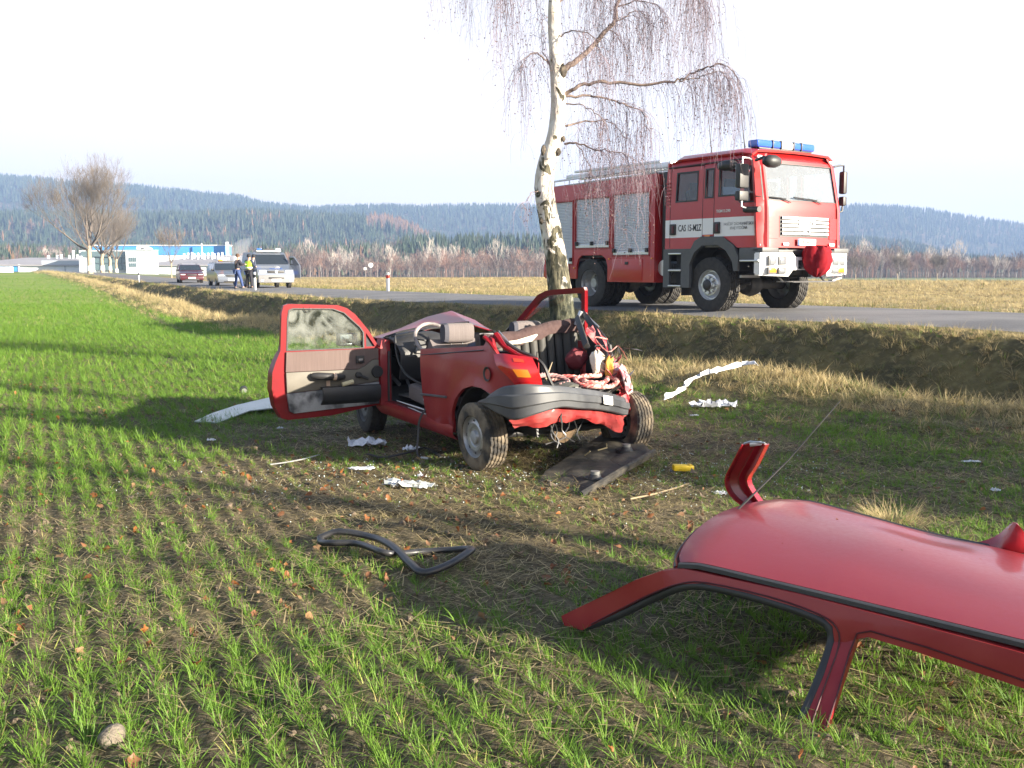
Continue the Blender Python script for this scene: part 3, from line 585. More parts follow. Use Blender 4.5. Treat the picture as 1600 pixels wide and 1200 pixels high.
# ------------------------------------------------------------------ shared materials
RED = mat('fire_red', (.46, .013, .012), .38, col2=(.40, .012, .012), scale=3, coat=.5, coat_r=.06)
DRED = mat('car_red', (.24, .010, .016), .42, col2=(.30, .035, .032), scale=5, coat=.38, coat_r=.12, r2=.6, bump=.35, bscale=4.5, spec=.3)
DREDD = mat('car_red_dusty', (.34, .055, .05), .6, col2=(.24, .02, .02), scale=7, contrast=.12, coat=.1, coat_r=.2, spec=.2)
BRED = mat('car_red_edge', (.20, .004, .008), .38, col2=(.15, .004, .008), scale=7, coat=.15, spec=.25)
BLK = mat('black_plastic', (.022, .022, .024), .5, col2=(.035, .034, .033), scale=9, bump=.1, bscale=80)
DGR = mat('dark_grey_plastic', (.075, .08, .085), .55, col2=(.10, .10, .10), scale=8)
RUB = mat('tyre_rubber', (.020, .020, .020), .8, col2=(.05, .045, .04), scale=12, bump=.15, bscale=60)
RUBD = mat('muddy_rubber', (.028, .026, .024), .85, col2=(.20, .16, .11), scale=7, contrast=.12, bump=.3, bscale=50)
ALU = mat('aluminium', (.62, .63, .64), .38, metal=.85, col2=(.52, .53, .55), scale=5)
SHUT = mat('shutter_aluminium', (.60, .63, .68), .42, metal=.3, col2=(.52, .55, .61), scale=2)
STEEL = mat('steel', (.36, .36, .37), .42, metal=.8, col2=(.25, .24, .23), scale=10)
WHT = mat('white_paint', (.78, .78, .77), .35, coat=.4)
WHM = mat('white_plastic', (.72, .72, .70), .5)
BLKP = mat('black_print', (.02, .02, .025), .6)
ORG = mat('orange_lens', (.75, .22, .02), .2, coat=.6)
BLU = mat('blue_lens', (.02, .10, .55), .12, coat=1, coat_r=.03)
LENS = mat('clear_lens', (.72, .75, .78), .12, coat=1, coat_r=.02)
GLT = glass('truck_glass', (.62, .70, .72)); GLC = glass('cab_screen', (.80, .86, .87), dust_veil=.36, veil_col=(.5, .53, .58), even=True); GLD = glass('dusty_glass', (.86, .90, .88), .05, dust_veil=.72, veil_col=(.33, .34, .31), zlo=.93); GLX = glass('clean_glass', (.86, .9, .89))  # cab_screen: sunlit dust and pale sky reflection painted in as one even veil
DGL = mat('dark_glass', (.02, .025, .03), .05, coat=1, coat_r=.02)
RIM = mat('rim_silver', (.42, .43, .44), .4, metal=.6, col2=(.30, .29, .28), scale=14)
def wheel(parent, c, r, w, side, rr, tyre_m=RUB, rim_m=RIM, style='steel', n=56, rz=0, cam_=0, dual=False):
    """side=+1: outer face towards local +X"""
    s = side; prof = [(rr*.985, -.46*w), (rr*1.02, -.5*w), (r*.80, -.5*w), (r*.93, -.47*w), (r*.985, -.40*w)]
    for k in range(5):
        a = -.36+.18*k-.0; prof += [(r, (a-.055)*w), (r, (a+.055)*w), (r*.972, (a+.07)*w), (r*.972, (a+.105)*w)] if k < 4 else [(r, (a-.055)*w), (r, (a+.05)*w)]
    prof += [(r*.985, .42*w), (r*.93, .47*w), (r*.80, .5*w), (rr*1.02, .5*w), (rr*.985, .46*w)]
    prof = [(a, b*s) for a, b in prof]; K = len(prof)
    mb = MB(); mb.lathe([(rr, -.44*w*s), (rr*.97, -.30*w*s), (rr*.92, -.2*w*s), (rr*.92, .25*w*s), (rr*.965, .36*w*s), (rr*1.0, .44*w*s), (rr*1.035, .47*w*s), (rr*1.035, .45*w*s)], n=n)
    if style == 'steel':
        pr = [(rr*.95, .30*w), (rr*.86, .30*w), (rr*.80, .34*w), (rr*.66, .40*w), (rr*.50, .38*w), (rr*.44, .33*w), (rr*.34, .33*w), (rr*.30, .42*w), (rr*.02, .43*w)]
    elif style == 'truck_front':
        pr = [(rr*.94, .26*w), (rr*.86, .26*w), (rr*.80, .30*w), (rr*.70, .44*w), (rr*.56, .46*w), (rr*.50, .44*w), (rr*.40, .44*w), (rr*.38, .62*w), (rr*.30, .70*w), (rr*.02, .70*w)]
    else:
        pr = [(rr*.94, .2*w), (rr*.88, .1*w), (rr*.72, -.18*w), (rr*.60, -.22*w), (rr*.42, -.22*w), (rr*.40, .0*w), (rr*.34, .12*w), (rr*.02, .12*w)]
    mb.lathe([(a, b*s) for a, b in pr], n=n)
    o = mb.build('wheel', rim_m, parent, smooth=30); o.location = c; o.rotation_euler = (0, cam_, rz)
    mb = MB()
    mb.lathe(prof, n=n*2, wob=lambda i, j: (-.022*r if (j+(i//4)) % 4 == 0 and 5 <= i < K-5 else 0)); mb.build('tyre', tyre_m, o, smooth=30)
    if style == 'steel':
        mb = MB()
        for k in range(8):
            a = 2*math.pi*k/8; mb.lathe([(.001, .345*w*s), (.10*rr, .345*w*s)], n=8); q = len(mb.v)-16
            for i in range(q, q+16): x_, y_, z_ = mb.v[i]; mb.v[i] = (x_+.004*s, y_*.8*1.0+.745*rr*math.cos(a), z_*1.0+.745*rr*math.sin(a))
        kind(mb.build('vent_hole', BLK, o, smooth=None), 'stuff')
        mb = MB(); mb.lathe([(.001, .475*w*s), (rr*.2, .47*w*s), (rr*.29, .44*w*s), (rr*.31, .40*w*s)], n=24); mb.build('hub_cap', mat('hub_grey', (.30, .31, .32), .4), o, smooth=30)
    else:
        mb = MB(); nb = 8 if style == 'truck_front' else 10; ra = .48 if style == 'truck_front' else .52; xx = .46*w if style == 'truck_front' else -.22*w
        for k in range(nb):
            a = 2*math.pi*k/nb; c0 = Vector((xx*s, ra*rr*math.cos(a), ra*rr*math.sin(a))); mb.tube([c0, c0+Vector((.045*s*r/.53, 0, 0))], .020*r/.53 if style != 'truck_front' else .038, 6)
        kind(mb.build('wheel_nuts', ALU if style == 'truck_front' else STEEL, o, smooth=30), 'stuff')
        if style == 'truck_front':
            mb = MB(); mb.lathe([(rr*.37, .60*w*s), (rr*.34, .71*w*s), (rr*.22, .76*w*s), (.001, .77*w*s)], n=24); mb.build('hub_cap', BLK, o, smooth=30)
    return o
# ------------------------------------------------------------------ fire engine
T = thing('fire_engine', 'large red fire engine with silver roller shutters and blue light bar on the road', 'fire engine', (2.7057, 23.685, .8185), -2.53437)
HW = 1.225
def bodyside(sgn):
    def f(u, v, d): return Vector((sgn*(HW-d-.05*sstep(2.62, 2.8, v)), u, v))
    return f
# --- rear body: side skins with shutter and wheel openings
so_ = [(-1.62, .62), (-.62, .62), (-.42, .62), (-.42, .92), (-.36, 1.06), (-.24, 1.14), (.46, 1.14), (.60, 1.06), (.66, .92), (.66, .56), (2.15, .56), (2.15, 2.74), (2.08, 2.80), (-1.62, 2.72)]
SH = [(.84, 1.98, 1.13, 2.41), (-.46, .71, 1.30, 2.38), (-1.46, -.57, .95, 2.35)]
for sg in (1, -1):
    hs = [[(a, c), (b, c), (b, d), (a, d)] for a, b, c, d in SH]
    plate('body_side', so_, bodyside(sg), .05, RED, T, hs, step=.3, smooth=30)
    for a, b, c, d in SH:
        mb = MB(); rows = []; k = int((d-c)/.034)
        for i in range(k+1):
            z = c+(d-c)*i/k; rows.append([(sg*(HW-.035), a, z-.0), (sg*(HW-.035), b, z-.0)])
            if i < k: rows.append([(sg*(HW-.022), a, z+.006), (sg*(HW-.022), b, z+.006)]); rows.append([(sg*(HW-.022), a, z+.024), (sg*(HW-.022), b, z+.024)])
        mb.grid(rows); sh = mb.build('roller_shutter', SHUT, T, smooth=None)
        mb = MB(); mb.box((sg*(HW-.012), (a+b)/2, c+.04), (.03, b-a, .07)); mb.build('shutter_bar', ALU, sh, smooth=None, bevel=.006)
        for yy in (a+.05, (a+b)/2, b-.05):
            mb = MB(); mb.box((sg*(HW+.02), yy, c+.10), (.05, .07, .09)); mb.build('shutter_catch', BLK, sh, bevel=.015)
        mb = MB()
        for (y0, y1, z0, z1) in ((a-.03, a, c-.03, d+.03), (b, b+.03, c-.03, d+.03), (a, b, d, d+.03), (a, b, c-.03, c)): mb.box((sg*(HW+.004), (y0+y1)/2, (z0+z1)/2), (.02, y1-y0, z1-z0))
        mb.build('shutter_frame', mat('frame_red', (.30, .01, .012), .4), T, smooth=None)
mb = MB(); mb.box((0, -1.605, 1.68), (2.40, .05, 2.1)); mb.build('rear_wall', RED, T, smooth=None, bevel=.02)
mb = MB(); mb.box((0, 2.13, 1.66), (2.34, .05, 2.2)); mb.build('front_bulkhead', RED, T, smooth=None)
mb = MB(); mb.grid([[(x, -1.6, 2.70+.03*(x == 0)), (x, 2.1, 2.78+.03*(x == 0))] for x in (-1.19, -.6, 0, .6, 1.19)], .03); mb.build('body_roof', STEEL, T, smooth=None)
mb = MB(); mb.box((0, .27, .95), (2.1, 3.6, .12)); mb.box((0, .27, 1.12), (2.2, 1.2, .05)); mb.box((.9, 1.4, .9), (.5, 1.3, .4)); mb.build('body_floor', BLK, T, smooth=None)
# compartment door under the front shutter
mb = MB(); mb.box((HW+.004, 1.31, .82), (.02, .96, .46)); dd = mb.build('locker_door', RED, T, bevel=.008)
mb = MB(); mb.box((HW+.02, 1.31, .96), (.02, .10, .06)); mb.build('latch', BLK, dd, bevel=.006)
mb = MB()
for y in (.72, 2.08, -1.52, -.5):
    mb = MB(); mb.box((HW+.012, y, 1.055 if y > 0 else .86), (.02, .05, .035)); mb.build('side_marker', ORG, T, bevel=.006)
# rails and ladder on the roof
mb = MB()
for sg in (1, -1):
    mb.tube([(sg*1.08, -1.5, 2.86), (sg*1.08, 2.0, 2.92)], .022, 6)
    for k in range(7): y = -1.45+k*.56; mb.tube([(sg*1.08, y, 2.72), (sg*1.08, y, 2.87+.012*k)], .016, 5)
mb.build('roof_rail', ALU, T)
mb = MB()
for x in (.35, .75): mb.box((x, .35, 2.97), (.05, 3.5, .09)); mb.box((x, .35, 3.07), (.04, 2.9, .06))
ld = mb.build('roof_ladder', ALU, T, bevel=.006)
mb = MB()
for k in range(13): mb.tube([(.35, -1.3+k*.27, 2.97), (.75, -1.3+k*.27, 2.97)], .015, 6)
mb.build('rungs', ALU, ld)
mb = MB(); mb.box((-.5, .9, 2.92), (.7, 1.4, .22)); mb.build('roof_box', ALU, T, bevel=.02)
mb = MB(); mb.lathe([(.001, 2.62), (.10, 2.62), (.115, 2.5), (.115, 2.2), (.001, 2.2)], c=(.75, 0, 2.92), axis='Y', n=14); mb.tube([(.95, 2.3, 2.72), (.95, 2.3, 3.0), (.6, 2.35, 3.05)], .035, 8); mb.build('roof_nozzle', ALU, T)
# gap between body and cab
mb = MB(); mb.box((0, 2.30, 1.7), (2.1, .10, 2.1)); mb.box((.95, 2.32, 1.9), (.30, .16, 1.8)); mb.build('air_intake', BLK, T, bevel=.01)
mb = MB(); mb.tube([(-.2, 2.31, .86), (1.12, 2.31, .86)], .16, 20); mb.build('silver_tank', ALU, T)
# chassis
mb = MB()
for x in (.40, -.40): mb.box((x, 1.6, .80), (.09, 6.4, .24))
for y in (-1.4, 0, 1.2, 2.4, 3.65, 4.6): mb.box((0, y, .80), (.8, .1, .16))
for y in (0, 3.65): mb.tube([(-.95, y, .53), (.95, y, .53)], .10, 12); mb.lathe([(.02, -.25), (.2, -.15), (.24, 0), (.2, .15), (.02, .25)], c=(0, y, .53), axis='X', n=16)
mb.tube([(0, .3, .62), (0, 3.4, .62)], .06, 8); mb.box((.2, 2.9, .62), (.7, .7, .34)); mb.tube([(.6, 4.2, .56), (.75, 3.75, .5), (.8, 3.3, .52)], .03, 6)
mb.box((.72, 2.6, .75), (.5, .6, .4)); mb.box((-.8, 1.3, .72), (.5, .9, .4))
for sg in (1, -1): mb.tube([(sg*.62, 3.0, .72), (sg*.62, 3.65, .62), (sg*.62, 4.3, .72)], .04, 6, flat=1.4); mb.tube([(sg*.72, 3.5, .55), (sg*.66, 3.4, 1.1)], .045, 8)
mb.build('chassis', mat('chassis_black', (.03, .03, .032), .6, col2=(.09, .08, .07), scale=8), T)
for x, y, st, s_ in ((1.0, 3.65, 'truck_front', 1), (-1.0, 3.65, 'truck_front', -1), (1.03, 0, 'truck_rear', 1), (-1.03, 0, 'truck_rear', -1)):
    wheel(T, (x, y, .53), .535, .33, s_, .30, RUB, ALU if st == 'truck_front' else RIM, st)
for x in (.68, -.68): wheel(T, (x, 0, .53), .535, .30, 1 if x > 0 else -1, .30, RUB, RIM, 'truck_rear')
for x in (.98, -.98):
    for yy, ww in ((2.92, .42), (-.68, .50)): mb = MB(); mb.box((x, yy, .62), (ww, .02, .62)); mb.build('mud_flap', BLK, T, smooth=None)
mb = MB(); mb.box((-.05, -1.66, .62), (2.3, .08, .12)); mb.build('rear_bar', BLK, T, bevel=.01)
for x in (1.13, -1.13): mb = MB(); mb.box((x, -1.66, .80), (.16, .06, .3)); mb.build('tail_lamp', mat('red_lens', (.5, .01, .01), .2, coat=.8), T, bevel=.01)
# --- cab
def slant(z): return .16*max(0., z-2.0)/.9 + .03*max(0, z-1.25)
def cabside(sg):
    def f(u, v, d):
        x = HW - d - .03*max(0, v-2.0) - .14*float(sstep(2.80, 3.04, v)); x -= .20*max(0, (u-4.55)/.42)**2 if u > 4.55 else 0
        return Vector((sg*x, u-(slant(v) if u > 4.5 else 0)*min(1, (u-4.5)/.4 if u > 4.5 else 0), v))
    return f
cs = [(2.46, 1.235), (3.30, 1.235), (3.38, 1.40), (3.5, 1.47), (4.03, 1.46), (4.3, 1.32), (4.42, 1.235), (4.97, 1.235), (4.97, 2.96), (4.3, 3.02), (2.68, 3.0), (2.48, 2.84)]
W1 = [(2.74, 2.15), (3.36, 2.15), (3.36, 2.74), (2.76, 2.74)]; W2 = [(3.54, 2.19), (3.78, 2.19), (3.78, 2.76), (3.54, 2.76)]
W3 = [(3.90, 2.20), (4.30, 2.20), (4.46, 2.06), (4.80, 2.06), (4.79, 2.74), (3.90, 2.76)]
for sg in (1, -1):
    cp = plate('cab_side', cs, cabside(sg), .05, RED, T, [W1, W2, W3], step=.14, smooth=28)
    for nm, wp in (('side_window', W1), ('quarter_window', W2), ('door_window', W3)):
        plate(nm, wp, lambda u, v, d, f=cabside(sg): f(u, v, d+.02), .006, GLT, T, step=.3)
        ins = []; cx = sum(p[0] for p in wp)/len(wp); cy = sum(p[1] for p in wp)/len(wp)
        for p in wp: v_ = Vector((p[0]-cx, p[1]-cy)); ins.append((cx+v_.x*(1-.03/abs(v_.x)), cy+v_.y*(1-.03/abs(v_.y))))
        plate('window_seal', wp, lambda u, v, d, f=cabside(sg): f(u, v, d-.006), .02, BLK, T, [ins], step=.3)
    # white band in three pieces
    for k, (a, b) in enumerate(((2.47, 2.60), (2.61, 3.50), (3.51, 3.79), (3.82, 4.90))):
        z0 = 1.455 if k != 2 else 1.50
        plate('white_band', [(a, z0), (b, z0), (b, 1.81), (a, 1.81)], lambda u, v, d, f=cabside(sg): f(u, v, d-.004), .004, WHT, T, step=.12)
    # door outlines
    for a, b in ((2.60, 3.50), (3.80, 4.955)):
        mb = MB(); f = cabside(sg)
        for yy in (a, b):
            if yy < 4.9: mb.tube([f(yy, z, -.001) for z in (1.26, 1.6, 2.0, 2.4, 2.82)], .006, 4)
        mb.tube([f(y, 2.83, -.001) for y in (a, (a+b)/2, min(b, 4.86))], .006, 4); mb.build('door_gap', BLK, cp)
    for y in (2.70, 3.90):
        mb = MB(); f = cabside(sg); p = f(y, 1.62, -.02); mb.box(p, (.05, .16, .22)); h = mb.build('door_handle', BLK, T, bevel=.02)
        mb = MB(); mb.box(p+Vector((sg*.03, .03, 0)), (.03, .05, .15)); mb.build('grip', mat('maroon_plastic', (.10, .02, .025), .5), h, bevel=.01)
    # gutter strip
    mb = MB(); f = cabside(sg); mb.tube([f(y, 2.845+.012*(y-2.5), -.01) for y in (2.50, 3.0, 3.6, 4.2, 4.6, 4.84)], .018, 6); mb.build('gutter_strip', mat('dark_red_rubber', (.06, .012, .014), .5), T)
    # vents behind the rear door
    for k in range(7):
        mb = MB(); mb.box((sg*(HW+.004), 2.53, 2.12+k*.07), (.02, .11, .02)); mb.build('vent_slat', mat('frame_red', (.30, .01, .012), .4), T, smooth=None)
def cabfront(x, z, d):
    a = abs(x)/1.20; y = 4.99 - .06*a**2 - .16*max(0, a-.80)**2/.04*.5 - slant(z) - d - .20*float(sstep(2.86, 3.06, z))
    return Vector((x, y, z))
fo = [(-1.18, 1.235), (1.18, 1.235), (1.20, 1.9), (1.14, 2.94), (.9, 3.02), (-.9, 3.02), (-1.14, 2.94), (-1.20, 1.9)]
WS = [(-1.08, 2.10), (1.08, 2.10), (1.06, 2.70), (1.00, 2.80), (-1.00, 2.80), (-1.06, 2.70)]
plate('cab_front', fo, cabfront, .05, RED, T, [WS], step=.12, smooth=40)
plate('windscreen', WS, lambda x, z, d: cabfront(x, z, d+.015), .006, GLC, T, step=.12)
ins = [(x*.975, 2.45+(z-2.45)*.95) for x, z in WS]; plate('screen_seal', WS, lambda x, z, d: cabfront(x, z, d-.005), .012, BLK, T, [ins], step=.12)
mb = MB(); rows = []
for x in (-1.13, -1.0, -.5, 0, .5, 1.0, 1.13): rows.append([(x, y, 3.035+.03*(1-(x/1.13)**2)-(.07 if abs(x) > 1.1 else 0)-(.05 if y > 4.5 else 0)-(.06 if y < 2.6 else 0)) for y in (2.58, 2.75, 3.4, 4.0, 4.4, 4.66)])
mb.grid(rows, .04); mb.build('cab_roof', RED, T, smooth=50)
mb = MB(); mb.box((0, 2.47, 2.1), (2.34, .04, 1.7)); mb.build('cab_back_wall', RED, T, smooth=None)
GRY = mat('cab_trim', (.22, .23, .25), .8); mb = MB(); mb.box((0, 3.7, 1.28), (2.3, 2.4, .05)); mb.box((0, 4.65, 1.72), (2.2, .42, .62)); mb.box((0, 3.3, 1.6), (2.0, .1, .4)); mb.build('dashboard', GRY, T, bevel=.03)
for x, y in ((.62, 3.9), (-.62, 3.9), (.5, 2.85), (-.5, 2.85)):
    mb = MB(); mb.box((x, y, 1.72), (.52, .5, .14)); mb.box((x, y-.24, 2.08), (.5, .12, .7), rot=(.12, 0, 0)); mb.box((x, y-.28, 2.5), (.28, .1, .18)); mb.build('seat', mat('seat_blue', (.05, .07, .14), .9), T, bevel=.04)
mb = MB(); cc = Vector((-.62, 4.42, 2.14)); ring_ = [cc+Vector((.23*math.cos(a), -.10*math.sin(a), .21*math.sin(a))) for a in [k*math.pi/12 for k in range(25)]]; mb.tube(ring_, .016, 6, cap=False); mb.tube([cc-Vector((.22, 0, 0)), cc+Vector((.22, 0, 0))], .02, 6); mb.tube([cc, cc+Vector((0, .25, -.35))], .03, 6); mb.build('steering_wheel', BLK, T)
mb = MB(); mb.box((0, 4.66, 1.99), (1.8, .02, .15)); 
# grille, badge, plate, marker lamps
mb = MB(); 
gy0 = 5.0
for k in range(5):
    z = 1.47+k*.072; mb = MB(); rows = []
    for x in np.linspace(-.66, .66, 9): p = cabfront(x, z, 0); rows.append([(x, p.y+.006, z), (x, p.y+.05, z+.008), (x, p.y+.042, z+.045), (x, p.y+.004, z+.055)])
    mb.grid(rows, .008); mb.build('grille_bar', ALU, T, smooth=40)
plate('grille_back', [(-.70, 1.43), (.70, 1.43), (.70, 1.82), (-.70, 1.82)], lambda x, z, d: cabfront(x, z, d-.006), .006, BLK, T, step=.2)
p = cabfront(0, 1.7, 0); mb = MB(); mb.box((0, p.y+.055, 1.70), (.46, .02, .11)); mb.build('name_badge', ALU, T, bevel=.008)
text('badge_letters', 'MAN', .11, BLKP, T, (0, p.y+.068, 1.70), (math.pi/2, 0, math.pi), sx=1.3)
mb = MB(); mb.box((0, p.y+.05, 1.54), (.17, .02, .14)); bd = mb.build('lion_badge', ALU, T, bevel=.02)
mb = MB(); mb.tube([(.05, p.y+.066, 1.51), (.0, p.y+.066, 1.56), (-.03, p.y+.066, 1.52), (-.05, p.y+.066, 1.57)], .008, 5); mb.build('emblem', BLKP, bd)
for x in (.86, -.86):
    plate('service_flap', [(x-.13, 1.40), (x+.13, 1.40), (x+.12, 1.80), (x-.12, 1.80)], lambda a, z, d: cabfront(a, z, d-.012), .012, RED, T, step=.1)
mb = MB(); mb.box((0, 5.03, 1.34), (.52, .015, .12)); pl = mb.build('number_plate', WHM, T, bevel=.004)
text('plate_text', '3J5 4421', .085, BLKP, pl, (0, 5.042, 1.34), (math.pi/2, 0, math.pi)); mb = MB(); mb.box((.235, 5.041, 1.34), (.04, .004, .115)); mb.build('plate_strip', mat('blue_paint', (.02, .10, .5), .4), pl, smooth=None)
for x in (.55, -.78): mb = MB(); mb.box((x, 5.0, 1.30), (.15, .02, .05)); mb.build('marker_lamp', LENS, T, bevel=.006)
for x in (1.02, -1.02): mb = MB(); mb.box((x, cabfront(x, 2.9, 0).y+.01, 2.90), (.12, .03, .05)); mb.build('marker_lamp', LENS, T, bevel=.008)
# bumper
HLM = mat('headlamp', (.30, .32, .35), .12, metal=.5, coat=1)
def bump(x, z, d): a = abs(x)/1.24; return Vector((x, 5.13-.15*a**5-.02*a**2-d - .05*max(0, .80-z)/.12, z))
plate('bumper', [(-1.22, .72), (-.55, .70), (-.48, .82), (.48, .82), (.55, .70), (1.22, .72), (1.25, .85), (1.24, 1.14), (.5, 1.14), (.42, 1.06), (-.42, 1.06), (-.5, 1.14), (-1.24, 1.14)], bump, .08, WHT, T, [[(-.34, .84), (.34, .84), (.34, 1.0), (-.34, 1.0)]], step=.12, smooth=40)
for sg in (1, -1):
    plate('bumper_end', [(4.86, .76), (5.0, .73), (5.0, 1.14), (4.86, 1.12)], lambda u, v, d, sg=sg: Vector((sg*(1.245-d), u, v)), .05, WHT, T, step=.2)
    mb = MB(); mb.box((sg*1.02, 4.90, 1.19), (.44, .30, .09)); mb.build('bumper_step', DGR, T, bevel=.02)
    for (xx, zz, ww, hh, mm, nm) in ((.98, .99, .17, .13, HLM, 'headlight'), (.76, .99, .15, .11, HLM, 'headlight'), (.98, .81, .18, .08, ORG, 'indicator'), (.76, .81, .15, .07, HLM, 'fog_lamp')):
        p = bump(sg*xx, zz, 0); mb = MB(); mb.box((sg*xx, p.y+.004, zz), (ww, .03, hh)); h = mb.build(nm, mm, T, bevel=.012)
        mb = MB(); mb.box((sg*xx, p.y-.008, zz), (ww+.055, .034, hh+.05)); mb.build('lamp_frame', DGR, h, bevel=.01)
mb = MB(); mb.box((0, 5.0, .93), (.72, .12, .24)); mb.box((0, 4.95, 1.15), (1.6, .2, .09)); mb.build('bumper_recess', BLK, T, bevel=.01)
mb = MB(); mb.tube([(-.16, 5.05, .92), (.2, 5.05, .92)], .06, 10); mb.tube([(.22, 5.06, .9), (.26, 5.16, .86), (.20, 5.2, .84)], .02, 6); mb.build('winch', STEEL, T)
# folding grille step hanging under the bumper
mb = MB()
for y in (4.85, 5.0, 5.12, 5.24): mb.tube([(-.6, y, .60), (.6, y, .60)], .012, 5)
for k in range(9): x = -.6+k*.15; mb.tube([(x, 4.85, .60), (x, 5.24, .60)], .010, 5)
for x in (-.6, .6): mb.tube([(x, 4.8, .76), (x, 5.0, .60)], .02, 6)
mb.box((-.78, 5.1, .64), (.28, .10, .03), rot=(0, .2, 0)); mb.box((.95, 4.5, .70), (.5, .05, .05)); mb.build('front_step', STEEL, T)
# cab steps and mudguards
for sg in (1, -1):
    sp = [(2.45, .47), (3.14, .47), (3.14, 1.16), (3.28, 1.30), (3.5, 1.45), (4.03, 1.44), (4.3, 1.30), (4.46, 1.05), (4.46, .80), (4.36, .80), (4.34, 1.0), (4.18, 1.20), (3.98, 1.30), (3.52, 1.31), (3.32, 1.18), (3.20, .95), (3.20, .47)]
    sp = [(2.45, .47), (3.20, .47), (3.20, .95), (3.32, 1.16), (3.52, 1.29), (3.95, 1.29), (4.16, 1.18), (4.32, .98), (4.36, .80), (4.46, .80), (4.47, 1.06), (4.35, 1.28), (4.06, 1.45), (3.5, 1.465), (3.32, 1.38), (3.22, 1.235), (2.45, 1.235)]
    hol = [[(2.62, .52), (2.96, .52), (2.96, .78), (2.62, .78)], [(2.62, .84), (2.96, .84), (2.96, 1.12), (2.62, 1.12)]]
    plate('step_panel', sp, lambda u, v, d, sg=sg: Vector((sg*(HW+.03-d), u, v)), .06, DGR, T, hol, step=.12, bevel=0)
    mb = MB(); arc = [(3.20, .55), (3.22, .95), (3.34, 1.16), (3.54, 1.285), (3.93, 1.285), (4.14, 1.17), (4.30, .97), (4.34, .80)]; mb.grid([[(sg*(HW-.03), y, z), (sg*.72, y, z)] for y, z in arc], .02); mb.build('wheel_arch', BLK, T)
    for z in (.50, .81, 1.14): mb = MB(); mb.box((sg*(HW-.07), 2.79, z), (.24, .36, .03)); mb.build('cab_step', ALU, T, bevel=.005)
    mb = MB(); mb.box((sg*(HW-.20), 2.79, .83), (.02, .36, .7)); mb.build('step_back', BLK, T)
    mb = MB(); mb.box((sg*1.12, 4.72, 1.10), (.24, .5, .26)); mb.build('corner_panel', DGR, T, bevel=.03)
    mb = MB(); mb.box((sg*1.17, 4.76, .99), (.22, .46, .03)); mb.build('cab_step', ALU, T, bevel=.006)
# mirrors
def mirror(sg, wd):
    x = sg*(1.42 if sg > 0 else 1.37); ym = 4.68 if sg > 0 else 4.76; mb = MB(); mb.tube([(sg*1.12, ym-.04, 2.83), (sg*1.26, ym, 2.86), (x, ym, 2.86), (x, ym, 2.72)], .018, 7); mb.tube([(x, ym, 2.10), (x, ym, 1.98), (sg*1.28, ym, 1.95), (sg*1.18, ym, 1.95)], .018, 7); o = mb.build('mirror_arm', ALU if sg > 0 else BLK, T)
    mb = MB(); mb.box((x, ym, 2.53), (wd, .13, .44)); h = mb.build('mirror_housing', BLK, T, bevel=.035)
    mb = MB(); mb.box((x, ym-.068, 2.53), (wd-.04, .008, .39)); mb.build('mirror_glass', LENS, h, bevel=.003)
    mb = MB(); mb.box((x, ym, 2.17), (wd, .13, .18)); h = mb.build('mirror_housing', BLK, T, bevel=.03)
    mb = MB(); mb.box((x, ym-.068, 2.17), (wd-.04, .008, .14)); mb.build('mirror_glass', LENS, h, bevel=.003)
mirror(1, .24); mirror(-1, .11)
mb = MB(); mb.tube([(1.16, 4.76, 2.82), (1.22, 5.0, 2.85), (1.18, 5.10, 2.82)], .03, 7); mb.build('mirror_arm', BLK, T)
mb = MB(); mb.lathe([(.001, -.20), (.08, -.17), (.115, -.06), (.115, .08), (.08, .18), (.001, .21)], c=(1.14, 5.13, 2.77), axis='X', n=14); mb.build('kerb_mirror', BLK, T, smooth=60)
mb = MB(); mb.lathe([(.001, -.24), (.07, -.2), (.10, -.06), (.10, .1), (.06, .2), (.001, .24)], c=(HW+.10, 4.22, 2.76), axis='Y', n=14); mb.build('kerb_mirror', BLK, T, smooth=60)
mb = MB(); mb.tube([(HW+.02, 4.60, 1.93), (HW+.05, 4.98, 1.92)], .055, 10); mb.build('grab_pad', BLK, T, smooth=60)
# wipers
for x0 in (.42, -.45):
    mb = MB(); a = cabfront(x0, 2.07, -.03); b = cabfront(x0+.50, 2.155, -.03); mb.tube([a, a.lerp(b, .5)+Vector((0, .01, .03)), b], .010, 5); mb.tube([cabfront(x0+.12, 2.13, -.035), cabfront(x0+.78, 2.17, -.035)], .012, 5); mb.build('wiper', BLK, T)
# light bar
mb = MB(); mb.box((0, 4.36, 3.10), (1.50, .22, .03)); mb.box((.6, 4.36, 3.06), (.08, .16, .08)); mb.box((-.6, 4.36, 3.06), (.08, .16, .08)); lb = mb.build('light_bar', BLK, T, bevel=.008)
for a, b, m_ in ((.40, .82, BLU), (.16, .385, BLU), (-.20, .145, LENS), (-.42, -.215, BLU), (-.82, -.435, BLU)):
    mb = MB(); mb.box(((a+b)/2, 4.36, 3.185), (b-a, .26, .14)); mb.build('beacon_lens', m_, lb, bevel=.045, seg=3)
for x in (.39, .152, -.208, -.428): mb = MB(); mb.box((x, 4.36, 3.185), (.022, .28, .155)); mb.build('lens_divider', BLK, lb, bevel=.008)
for x, y in ((.9, 3.4), (.75, 4.12)): mb = MB(); mb.tube([(x, y, 3.0), (x, y, 3.06), (x+.02, y-.12, 3.9)], [.02, .012, .004], 6); mb.build('aerial', BLK, T)
